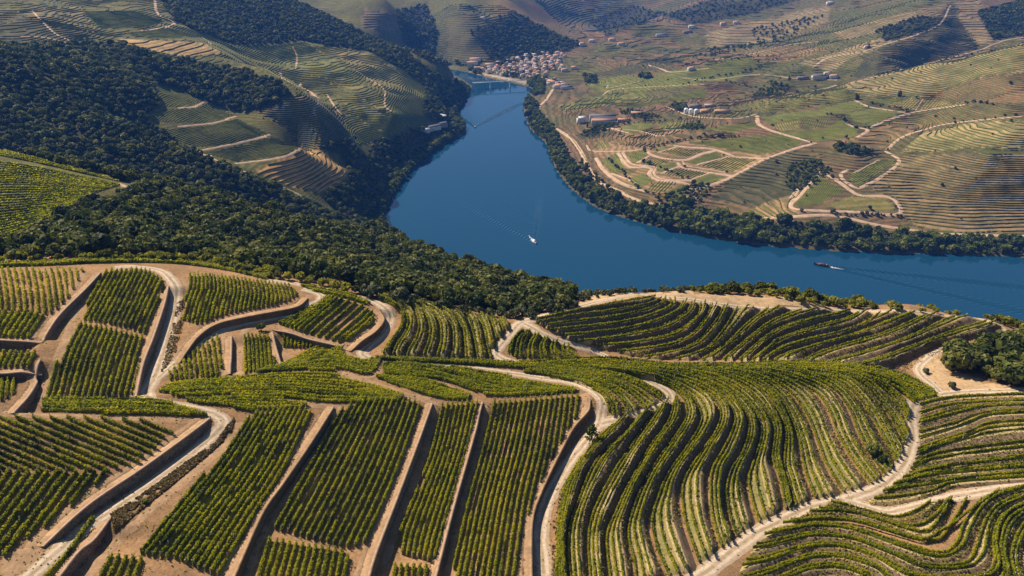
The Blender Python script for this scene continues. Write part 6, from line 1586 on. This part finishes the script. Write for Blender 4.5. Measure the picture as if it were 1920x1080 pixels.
def box(x0, x1, y0, y1, z0, z1):
    V = [(x0, y0, z0), (x1, y0, z0), (x1, y1, z0), (x0, y1, z0), (x0, y0, z1), (x1, y0, z1), (x1, y1, z1), (x0, y1, z1)]
    return V, [(0, 3, 2, 1), (4, 5, 6, 7), (0, 1, 5, 4), (1, 2, 6, 5), (2, 3, 7, 6), (3, 0, 4, 7)]
def boxes(lst):
    V, Q = [], []
    for b in lst:
        v, q = box(*b); o = len(V); V += v; Q += [tuple(i + o for i in f) for f in q]
    return V, Q
_win = {}
def build_house(name, label, cat, loc, w, d, h, rz, wall="plaster", roof="terracotta", rh=None, floors=2, nwin=None, hip=False, group=None, chimney=True):
    rh = rh or d * 0.22
    e = empty(name, loc, rz); tag(e, label, cat, group)
    v, q = box(-w / 2, w / 2, -d / 2, d / 2, -2.5, h); q = [f for f in q if f != (4, 5, 6, 7)]
    t = []
    if not hip:
        k = len(v); v += [(-w / 2, 0, h + rh - .12), (w / 2, 0, h + rh - .12)]; t = [(4, k, 7), (5, 6, k + 1)]
        t = [(7, k, 4), (5, k + 1, 6)]
    link("wall", new_mesh("wall", v, faces_q=q, faces_t=t if t else None, mats=[M[wall]]), e)
    ov = 0.45; W2, D2 = w / 2 + ov, d / 2 + ov; ix = (D2 if hip else 0)
    zb = h - .1; th = .22
    V = [(-W2, -D2, zb), (W2, -D2, zb), (W2, D2, zb), (-W2, D2, zb), (-W2 + ix, 0, h + rh), (W2 - ix, 0, h + rh),
         (-W2, -D2, zb + th), (W2, -D2, zb + th), (W2, D2, zb + th), (-W2, D2, zb + th), (-W2 + ix, 0, h + rh + th), (W2 - ix, 0, h + rh + th)]
    Q = [(6, 7, 11, 10), (8, 9, 10, 11), (0, 4, 5, 1), (2, 5, 4, 3), (0, 1, 7, 6), (2, 3, 9, 8)]
    T = [(7, 8, 11), (9, 6, 10), (1, 5, 2), (3, 4, 0)] if hip else []
    Q += [(1, 2, 8, 7), (3, 0, 6, 9)] if hip else [(0, 6, 10, 4), (4, 10, 9, 3), (1, 5, 11, 7), (5, 2, 8, 11)]
    r = link("roof", new_mesh("roof", V, faces_q=Q, faces_t=T if T else None, mats=[M[roof]]), e)
    if chimney:
        v, q = box(w * .22, w * .22 + .8, -.4 - d * .12, .4 - d * .12, h + rh * .3, h + rh + 1.0); link("chimney", new_mesh("chimney", v, faces_q=q, mats=[M[wall]]), r)
    nwin = nwin if nwin is not None else max(2, int(w / 3.2))
    if ("w",) not in _win:
        v, q = box(-.5, .5, -.06, .06, -.65, .65); _win[("w",)] = new_mesh("window", v, faces_q=q, mats=[M["glass"]])
        v, q = box(-.6, .6, -.06, .06, 0, 2.2); _win[("d",)] = new_mesh("door", v, faces_q=q, mats=[M["door"]])
    for fl in range(floors):
        z = (fl + .55) * h / floors
        for k in range(nwin):
            x = -w / 2 + (k + .5) * w / nwin
            if fl == 0 and k == nwin // 2:
                link("door", _win[("d",)], e, (x, -d / 2 - .04, 0)); continue
            link("window", _win[("w",)], e, (x, -d / 2 - .04, z))
    return e

rgh = np.random.default_rng(77)
# village: prototypes then copies
VIL = [(880, 131), (905, 126), (930, 119), (960, 111), (985, 104), (1010, 100), (1042, 99), (1062, 106), (1052, 119), (1064, 130), (1032, 136), (1022, 143), (1042, 150), (1066, 160), (1048, 170), (1030, 161), (1008, 151), (985, 150), (960, 147), (940, 143), (908, 138)]
pv = scatter(VIL, 23, rgh, tol=0.08, jit=0.5)
protos = []
for k, (w, d, h, wall, roof, fl, hip) in enumerate([(11, 8, 6.5, "plaster", "terracotta", 2, False), (13, 9, 7.5, "plaster", "old_tile", 2, True), (10, 8, 5.5, "ochre", "terracotta", 2, True), (16, 10, 9, "plaster", "terracotta", 3, True), (14, 9, 6, "stone", "old_tile", 2, False), (11, 9, 8.5, "plaster", "terracotta", 3, False)]):
    lab = ["white gabled village house with a terracotta roof on the slope by the river bend", "white hipped village house with a weathered roof on the slope by the river bend", "ochre village house with a terracotta roof on the slope by the river bend",
           "large white village block with a terracotta roof on the slope by the river bend", "grey stone village house on the slope by the river bend", "tall white village house with a terracotta roof on the slope by the river bend"][k]
    grp = ["white gabled houses of the village", "white hipped houses of the village", "ochre houses of the village", "large white blocks of the village", "stone houses of the village", "tall white houses of the village"][k]
    protos.append((w, d, h, wall, roof, fl, hip, lab, grp, []))
for i, p in enumerate(pv):
    k = int(rgh.choice(6, p=[.28, .2, .15, .1, .12, .15]))
    w, d, h, wall, roof, fl, hip, lab, grp, made = protos[k]
    loc = (float(p[0]), float(p[1]), float(p[2])); rz = float(rgh.choice([-.5, -.3, .1, .9, -.8]) + rgh.normal(0, .12))
    if not made: made.append(build_house("village_house", lab, "house", loc, w, d, h, rz, wall, roof, floors=fl, hip=hip, group=grp, nwin=3))
    else: copy_tree(made[0], loc, rz)
print("village houses", len(pv))
def at_px(px, py, dz=0.0):
    p = cast(px, py)[0]; return (float(p[0]), float(p[1]), float(p[2]) + dz)
for px, py, name, lab, cat, w, d, h, rz, wall, roof, fl, hip in [
    (1090, 231, "white_house", "tall white house at the river end of the long winery", "house", 17, 13, 12, 0.5, "plaster", "white", 3, False),
    (1132, 232, "winery_hall", "long white winery hall with a terracotta roof", "winery", 52, 13, 8, -0.02, "plaster", "terracotta", 1, False),
    (1130, 226, "winery_hall", "long dark roofed winery hall behind the terracotta one", "winery", 56, 14, 11, -0.02, "plaster", "slate", 1, False),
    (1170, 228, "winery_shed", "low red roofed shed at the right end of the long winery", "shed", 26, 10, 5, -0.05, "ochre", "terracotta", 1, False),
    (1196, 215, "farm_shed", "low terracotta roofed shed half hidden in trees behind the winery", "shed", 30, 12, 4.5, -0.12, "ochre", "terracotta", 1, False),
    (1322, 211, "farmhouse", "square terracotta roofed house right of the white tanks", "house", 18, 14, 5, 0.1, "ochre", "terracotta", 1, True),
    (1354, 212, "farm_wing", "long terracotta roofed wing at the right of the tank winery", "winery", 32, 11, 5, -0.08, "ochre", "terracotta", 1, False),
    (1303, 204, "farm_hall", "grey roofed hall behind the white tanks", "hall", 26, 13, 7, 0.05, "stone", "slate", 1, False),
    (1330, 201, "farm_annex", "low annex behind the square terracotta house", "house", 22, 10, 5, 0.0, "stone", "old_tile", 1, False),
    (1535, 147, "white_farm", "long white farm on the rise in front of the dark hollow", "farmhouse", 32, 12, 7, 0.1, "plaster", "slate", 1, False),
    (1505, 148, "low_shed", "low pale shed left of the white farm", "shed", 26, 10, 4, 0.0, "stone", "slate", 1, False),
    (1563, 146, "white_farmhouse", "white house with an orange roof right of the long white farm", "farmhouse", 20, 12, 6, -0.1, "plaster", "terracotta", 2, True),
    (1550, 143, "tall_farmhouse", "small tall white house between the farm buildings on the rise", "farmhouse", 14, 10, 9, -0.1, "plaster", "old_tile", 2, True),
    (1296, 131, "lane_house", "small reddish roofed house at the lane left of the green fields", "house", 16, 12, 6, 0.2, "plaster", "terracotta", 2, True),
    (1356, 47, "hill_house", "white house on the far hill, left one of the pair", "house", 20, 14, 8, 0.1, "plaster", "terracotta", 2, True),
    (1380, 45, "hill_house", "white house on the far hill, right one of the pair", "house", 18, 13, 8, -0.1, "plaster", "terracotta", 2, True),
    (1298, 53, "hill_farm", "cluster farmhouse at the foot of the far hill", "house", 26, 14, 8, 0.0, "plaster", "old_tile", 2, False),
    (1289, 62, "hill_farm", "long low farm below the cluster farmhouse on the far hill", "house", 30, 12, 6, 0.2, "stone", "slate", 1, False),
    (1556, 9, "ridge_house", "pale house on the skyline ridge at the top", "house", 24, 16, 9, 0.0, "plaster", "old_tile", 2, True),
    (1625, 90, "field_house", "tiny white house among the terraces beside two cypresses", "house", 12, 9, 5, 0.0, "plaster", "terracotta", 1, False),
    (1092, 86, "ridge_chapel", "white house at the upper end of the village ridge", "house", 18, 13, 9, 0.3, "plaster", "terracotta", 2, True),
    (1110, 80, "ridge_house", "pale house farther up the ridge above the village", "house", 20, 13, 8, 0.0, "plaster", "old_tile", 2, True),
    (1148, 77, "ridge_house", "white house with trees on the ridge right of the village", "house", 22, 13, 8, 0.1, "plaster", "terracotta", 2, True),
    (1165, 85, "ridge_house", "white house below the ridge right of the village", "house", 22, 12, 7, 0.1, "plaster", "terracotta", 2, True),
    (1240, 68, "ridge_hall", "long pale hall on the slope far above the village", "hall", 36, 14, 6, 0.05, "plaster", "slate", 1, False),
    (1059, 134, "slope_house", "white villa among vines right of the village", "house", 18, 12, 7, 0.1, "plaster", "terracotta", 2, True),
    (1076, 130, "slope_house", "second white villa among vines right of the village", "house", 16, 12, 7, -0.2, "plaster", "terracotta", 2, True),
    (886, 122, "riverside_hotel", "wide terracotta roofed building on the far bank left of the village", "hotel", 34, 14, 9, 0.05, "plaster", "terracotta", 2, True),
    (891, 114, "riverside_hall", "upper terracotta roofed hall on the far bank left of the village", "hall", 34, 14, 7, 0.05, "plaster", "terracotta", 1, True),
    (919, 124, "riverside_store", "long terracotta roofed store at the far end of the village", "store", 30, 13, 6, -0.05, "plaster", "terracotta", 1, False),
    (1046, 166, "harbour_house", "large white house with a terracotta roof at the near end of the village", "house", 24, 15, 9, -0.5, "plaster", "terracotta", 3, True),
    (1062, 167, "harbour_hall", "white hall with a slate roof right of the near end of the village", "hall", 30, 14, 6, 0.1, "plaster", "slate", 1, False),
    (1036, 158, "harbour_store", "long white store with a red roof near the village waterfront", "store", 34, 14, 8, -0.9, "plaster", "terracotta", 2, False),
    (808, 243, "lodge", "long slate roofed lodge on the left bank", "lodge", 44, 13, 6, 0.75, "plaster", "slate", 1, False),
    (822, 238, "lodge", "second slate roofed lodge behind the first on the left bank", "lodge", 40, 13, 6, 0.75, "stone", "slate", 1, False),
    (798, 247, "lodge_annex", "white roofed annex at the near end of the left bank lodge", "annex", 16, 9, 5, 0.4, "plaster", "white", 1, False),
    (844, 236, "boat_house", "pale boathouse close to the water on the left bank", "boathouse", 20, 11, 6, 0.2, "ochre", "slate", 1, False),
    (905, 36, "hill_hut", "tiny house on the hill behind the village", "house", 18, 12, 6, 0.0, "plaster", "old_tile", 1, True),
]: build_house(name, lab, cat, at_px(px, py), w, d, h, rz, wall, roof, floors=fl, hip=hip, chimney=(w < 30))

def lathe(prof, n=20):
    V, Q = [], []
    for r, z in prof:
        for k in range(n): V.append((r * math.cos(2 * math.pi * k / n), r * math.sin(2 * math.pi * k / n), z))
    for s in range(len(prof) - 1):
        for k in range(n): Q.append((s * n + k, s * n + (k + 1) % n, (s + 1) * n + (k + 1) % n, (s + 1) * n + k))
    return V, Q
tank0 = None
for k, (px, py) in enumerate([(1286, 212), (1295, 213), (1305, 214)]):
    lab = ["leftmost of the three white domed tanks beside the terracotta house", "middle of the three white domed tanks beside the terracotta house", "rightmost of the three white domed tanks beside the terracotta house"][k]
    if tank0 is None:
        e = empty("storage_tank", at_px(px, py)); v, q = lathe([(4.6, -1), (4.6, 8)]); link("body", new_mesh("body", v, faces_q=q, mats=[M["white"]], smooth=True), e)
        v, q = lathe([(4.75, 7.9), (4.75, 8.2), (3.9, 9.6), (2.4, 10.6), (0.01, 11.0)]); link("dome", new_mesh("dome", v, faces_q=q, mats=[M["white"]], smooth=True), e); tank0 = e
    else: e = copy_tree(tank0, at_px(px, py))
    tag(e, lab, "tank", "white tanks of the winery")
# event tent
e = empty("event_tent", at_px(827, 219)); tag(e, "bright white oval event tent on the left bank above the lodge", "tent")
v, q = lathe([(9, 2.8), (8.2, 3.6), (4, 5.4), (0.05, 6.4)]); v = [(x * 1.3, y, z) for x, y, z in v]; link("canopy", new_mesh("canopy", v, faces_q=q, mats=[M["white"]], smooth=True), e)
for k in range(8):
    a = k * math.pi / 4; v, q = box(-.12, .12, -.12, .12, -1, 3.0); link("pole", new_mesh("pole", v, faces_q=q, mats=[M["steel"]]), e, (10.6 * math.cos(a), 8.3 * math.sin(a), 0))

# cypresses
cy_v = None
def cypress_mesh():
    rgc = np.random.default_rng(3); V, Q, T = [], [], []
    for k in range(160):
        z = rgc.uniform(.05, 1); r = 0.13 * math.sin(math.pi * min(1, z * .9 + .12)) ** .7; a = rgc.random() * 6.28
        c = np.array([r * math.cos(a), r * math.sin(a), z]); n_ = np.array([math.cos(a), math.sin(a), .3]) + rgc.normal(0, .4, 3); n_ /= np.linalg.norm(n_)
        x = np.cross(n_, rgc.normal(0, 1, 3)); x /= np.linalg.norm(x); y = np.cross(n_, x); s = .06
        i0 = len(V); V += [c - x * s - y * s, c + x * s - y * s, c + x * s + y * s, c - x * s + y * s]; Q.append((i0, i0 + 1, i0 + 2, i0 + 3)); T += [rgc.uniform(.1, .6)] * 4
    return new_mesh("cypress", V, faces_q=Q, mats=[M["tree"]], tint=T)
CY = cypress_mesh()
for px, py, lab in [(1605, 187, "dark cypress, left one of the pair at the corner of the green plot"), (1609, 187, "dark cypress, right one of the pair at the corner of the green plot"), (1684, 181, "dark cypress, left one of the pair under the long ridge"), (1688, 181, "dark cypress, right one of the pair under the long ridge"),
                    (1628, 89, "dark cypress beside the tiny white house among the terraces"), (1479, 151, "lone cypress left of the white farm"), (1101, 239, "cypress in front of the tall white house by the winery")]:
    p = at_px(px, py); o = link("cypress", CY, loc=p); o.scale = (13, 13, 11); tag(o, lab, "cypress")

# ------------------------------------------------------------------ bridge
def wpos(px, py):
    x, y = water_pt((px, py)); return np.array([x, y, 0.0])
pa, pb = wpos(919.7, 165), wpos(956.5, 163)
dv = (pb - pa) / np.linalg.norm(pb - pa); sp_ = float(np.linalg.norm(pb - pa))
mid_ = (pa + pb) / 2
e = empty("road_bridge", tuple(mid_), math.atan2(dv[1], dv[0])); tag(e, "slim road bridge on two pale piers before the village", "bridge")
for s in (-1, 1):
    v, q = lathe([(2.6, -4), (2.2, 3), (1.8, 15.4), (2.6, 16)], 12); link("pier", new_mesh("pier", v, faces_q=q, mats=[M["plaster"]], smooth=True), e, (s * sp_ / 2, 0, 0))
LB = 78.0
v, q = boxes([(-LB, LB, -2.6, 2.6, 16.0, 16.5)]); link("deck", new_mesh("deck", v, faces_q=q, mats=[M["steel"]]), e)
for s in (-1, 1):
    bl = [(-LB, LB, s * 2.75 - .12, s * 2.75 + .12, 19.2, 19.45), (-LB, LB, s * 2.75 - .12, s * 2.75 + .12, 16.1, 16.4)]
    bl += [(x - .1, x + .1, s * 2.75 - .1, s * 2.75 + .1, 16.4, 19.2) for x in np.arange(-LB, LB + .1, 4.0)]
    v, q = boxes(bl); link("truss", new_mesh("truss", v, faces_q=q, mats=[M["steel"]]), e)

# ------------------------------------------------------------------ boats
def hull(L, B, D, sheer=0.35, bow=1.6, stern=0.8):
    V, Q = [], []; n = 12; sec = 7
    for i in range(n + 1):
        t = i / n; x = (t - .5) * L
        wd = B / 2 * (1 - max(0, (t - .45) / .55) ** 2.2) * (stern + (1 - stern) * min(1, t / .3))
        zt = D * (1 + sheer * (2 * t - .9) ** 2 * (bow if t > .5 else 1))
        for j in range(sec):
            a = math.pi * j / (sec - 1); yy = -math.cos(a) * max(wd, .02); zz = zt - (zt + .35) * math.sin(a) ** .6
            V.append((x, yy, zz))
    for i in range(n):
        for j in range(sec - 1): Q.append((i * sec + j, (i + 1) * sec + j, (i + 1) * sec + j + 1, i * sec + j + 1))
    Q += [(0, 1, 5, 6), (1, 2, 4, 5)]
    deck = [V[i * sec] for i in range(n + 1)] + [V[i * sec + sec - 1] for i in range(n + 1)]
    DV = [(x, y * .94, z - .18) for x, y, z in deck]; DQ = [(i, n + 1 + i, n + 2 + i, i + 1) for i in range(n)]
    return V, Q, DV, DQ
def foam(p, d, ln, w0, w1, label):
    rgf = np.random.default_rng(int(ln)); V, Q, T = [], [], []
    n = int(ln * 14)
    pr = np.array([-d[1], d[0]])
    for k in range(n):
        s = rgf.random() ** 1.5 * ln; w = w0 + (w1 - w0) * s / ln
        c = np.array(p[:2]) + np.array(d) * s + pr * rgf.normal(0, .33) * w; r = rgf.uniform(.15, .55) * (1.2 - .8 * s / ln); a = rgf.random() * 6.28
        i0 = len(V)
        for j in range(4): V.append((c[0] + r * math.cos(a + j * 1.57), c[1] + r * math.sin(a + j * 1.57), .05 + .004 * (k % 9)))
        Q.append((i0, i0 + 1, i0 + 2, i0 + 3))
    tag(link("foam", new_mesh("foam", V, faces_q=Q, mats=[M["foam"]])), label, "foam", kind="stuff")
def heading(p0, p1):
    d = (p1 - p0)[:2]; d = d / np.linalg.norm(d); return d
b1 = wpos(1002, 455); h1 = heading(wpos(989, 438), wpos(1006, 460))
e = empty("motor_boat", (b1[0], b1[1], 0.1), math.atan2(h1[1], h1[0])); tag(e, "white cabin motor boat trailing a foamy wake in the middle of the river", "motor boat")
e.scale = (1.15, 1.15, 1.15)
v, q, dv_, dq_ = hull(12, 4.2, 1.5); link("hull", new_mesh("hull", v, faces_q=q, mats=[M["white"]], smooth=True), e); link("deck", new_mesh("deck", dv_, faces_q=dq_, mats=[M["white"]]), e)
v = [(-2.6, -1.4, 1.2), (2.4, -1.2, 1.4), (2.4, 1.2, 1.4), (-2.6, 1.4, 1.2), (-2.4, -1.25, 3.0), (1.2, -1.1, 3.0), (1.2, 1.1, 3.0), (-2.4, 1.25, 3.0)]; link("cabin", new_mesh("cabin", v, faces_q=box(0, 1, 0, 1, 0, 1)[1], mats=[M["white"]]), e)
v = [(1.30, -1.0, 2.9), (1.30, 1.0, 2.9), (2.36, 1.1, 1.6), (2.36, -1.1, 1.6)]; v += [(x + .06, y, z + .05) for x, y, z in v]; link("windscreen", new_mesh("windscreen", v, faces_q=[(0, 1, 2, 3), (4, 7, 6, 5), (0, 3, 7, 4), (1, 5, 6, 2), (0, 4, 5, 1), (3, 2, 6, 7)], mats=[M["glass"]]), e)
v, q = box(-3.6, -.2, -1.3, 1.3, 3.02, 3.14); link("canopy", new_mesh("canopy", v, faces_q=q, mats=[M["white"]]), e)
v, q = box(-4.9, -3.2, -1.2, 1.2, 1.1, 1.6); link("seat", new_mesh("seat", v, faces_q=q, mats=[M["wood"]]), e)
foam(b1 - np.array([h1[0], h1[1], 0]) * 6, -h1, 24, 3.2, 1.6, "white foam trail right behind the white motor boat")
b2 = wpos(1540, 498); h2 = heading(wpos(1560, 499.5), wpos(1527, 494))
e = empty("rabelo_boat", (b2[0], b2[1], 0.1), math.atan2(h2[1], h2[0])); tag(e, "dark wooden river boat with a reddish awning heading left near the right bank", "tour boat"); e.scale = (0.88, 0.88, 0.88)
v, q, dv_, dq_ = hull(22, 5.0, 1.4, sheer=.9, bow=1.5); link("hull", new_mesh("hull", v, faces_q=q, mats=[M["dark_hull"]], smooth=True), e); link("deck", new_mesh("deck", dv_, faces_q=dq_, mats=[M["wood"]]), e)
v, q = boxes([(-5.5, 4.5, -2.1, 2.1, 3.2, 3.36)]); aw = link("awning", new_mesh("awning", v, faces_q=q, mats=[M["red_cloth"]]), e)
for x in (-5, -1, 3.8):
    for y in (-1.9, 1.9): v, q = box(-.06, .06, -.06, .06, 0, 2.2); link("post", new_mesh("post", v, faces_q=q, mats=[M["wood"]]), e, (x, y, 1.0))
v, q = boxes([(-9.2, -6.4, -1.3, 1.3, 1.1, 3.6)]); link("wheelhouse", new_mesh("wheelhouse", v, faces_q=q, mats=[M["wood"]]), e)
v, q = boxes([(x, x + .5, y, y + .5, 1.1, 1.6) for x in np.arange(-4.5, 4, 1.3) for y in (-1.5, .9)]); link("bench", new_mesh("bench", v, faces_q=q, mats=[M["wood"]]), e)
foam(b2 - np.array([h2[0], h2[1], 0]) * 11, -h2, 16, 3.0, 2.2, "pale foam patch behind the stern of the dark wooden river boat")
b3 = wpos(891, 239); h3 = heading(wpos(893, 231), wpos(890.5, 242))
e = empty("launch", (b3[0], b3[1], 0.05), math.atan2(h3[1], h3[0])); tag(e, "small dark launch drawing a wide wake on the upper river", "boat"); e.scale = (1.1, 1.1, 1.1)
v, q, dv_, dq_ = hull(9, 3.2, 1.1); link("hull", new_mesh("hull", v, faces_q=q, mats=[M["dark_hull"]], smooth=True), e); link("deck", new_mesh("deck", dv_, faces_q=dq_, mats=[M["wood"]]), e)
v, q = box(-2.2, 1.6, -1.0, 1.0, .9, 2.6); link("cabin", new_mesh("cabin", v, faces_q=q, mats=[M["white"]]), e)
b4 = wpos(998, 174)
e = empty("moored_boat", (b4[0], b4[1], 0.05), 0.1); tag(e, "tiny moored boat beside the big tree at the village waterfront", "boat")
v, q, dv_, dq_ = hull(12, 3.6, 1.1); link("hull", new_mesh("hull", v, faces_q=q, mats=[M["dark_hull"]], smooth=True), e); link("deck", new_mesh("deck", dv_, faces_q=dq_, mats=[M["wood"]]), e)
v, q = box(-3.5, 2.0, -1.2, 1.2, .9, 2.5); link("cabin", new_mesh("cabin", v, faces_q=q, mats=[M["white"]]), e)

# ------------------------------------------------------------------ ground, river
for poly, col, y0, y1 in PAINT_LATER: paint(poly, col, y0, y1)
# bare sand by the village waterfront
paint([(878, 134), (908, 141), (960, 152), (985, 158), (985, 152), (960, 147), (910, 138)], (0.42, 0.35, 0.26), 2000, 2700)
ny, nu = XX.shape
idx = np.arange(ny * nu).reshape(ny, nu)
Q = np.stack([idx[:-1, :-1], idx[:-1, 1:], idx[1:, 1:], idx[1:, :-1]], -1).reshape(-1, 4)
gm = new_mesh("ground", np.stack([XX, YY, ZG], -1).reshape(-1, 3), faces_q=Q, mats=[M["ground"]], smooth=True)
tr_ = np.zeros(XX.shape); tr_[(YY > 900) & (ZG > 6)] = 0.8
for poly in WBS + [WA, BR]: tr_[inpoly(PXG, poly)] = 0.0
ta = gm.attributes.new("terr", 'FLOAT', 'POINT'); ta.data.foreach_set("value", tr_.astype(np.float32).ravel())
ca = gm.color_attributes.new("cover", 'FLOAT_COLOR', 'POINT')
ca.data.foreach_set("color", np.concatenate([cover, np.ones(cover.shape[:2] + (1,))], -1).astype(np.float32).ravel())
tag(link("ground", gm), kind="structure")
wakes = [(b1[0], b1[1], -h1[0], -h1[1], 0.34, 6.0, 260.0, 0.32), (b2[0], b2[1], -h2[0], -h2[1], 0.17, 6.5, 420.0, 0.5), (b3[0], b3[1], -h3[0], -h3[1], 0.40, 8.0, 300.0, 0.7)]
M["water"] = water_mat(wakes)
wv = [(-1400, 500, 0), (2600, 500, 0), (2600, 3200, 0), (-1400, 3200, 0)]
tag(link("river", new_mesh("river", wv, faces_q=[(0, 1, 2, 3)], mats=[M["water"]])), kind="structure")

# ------------------------------------------------------------------ air
HAZE_D = 0.62e-4
m = bpy.data.materials.new("haze"); m.use_nodes = True
nt = m.node_tree; nt.nodes.clear()
o_ = nt.nodes.new("ShaderNodeOutputMaterial"); pv_ = nt.nodes.new("ShaderNodeVolumePrincipled")
pv_.inputs["Color"].default_value = (0.09, 0.31, 1.0, 1); pv_.inputs["Density"].default_value = HAZE_D; pv_.inputs["Anisotropy"].default_value = 0.1
nt.links.new(pv_.outputs[0], o_.inputs["Volume"])
v, q = box(-8800, 8800, -400, 7200, -8, 500)
tag(link("haze", new_mesh("haze", v, faces_q=q, mats=[m])), "thin blue haze hanging in the valley air", "haze", kind="stuff")
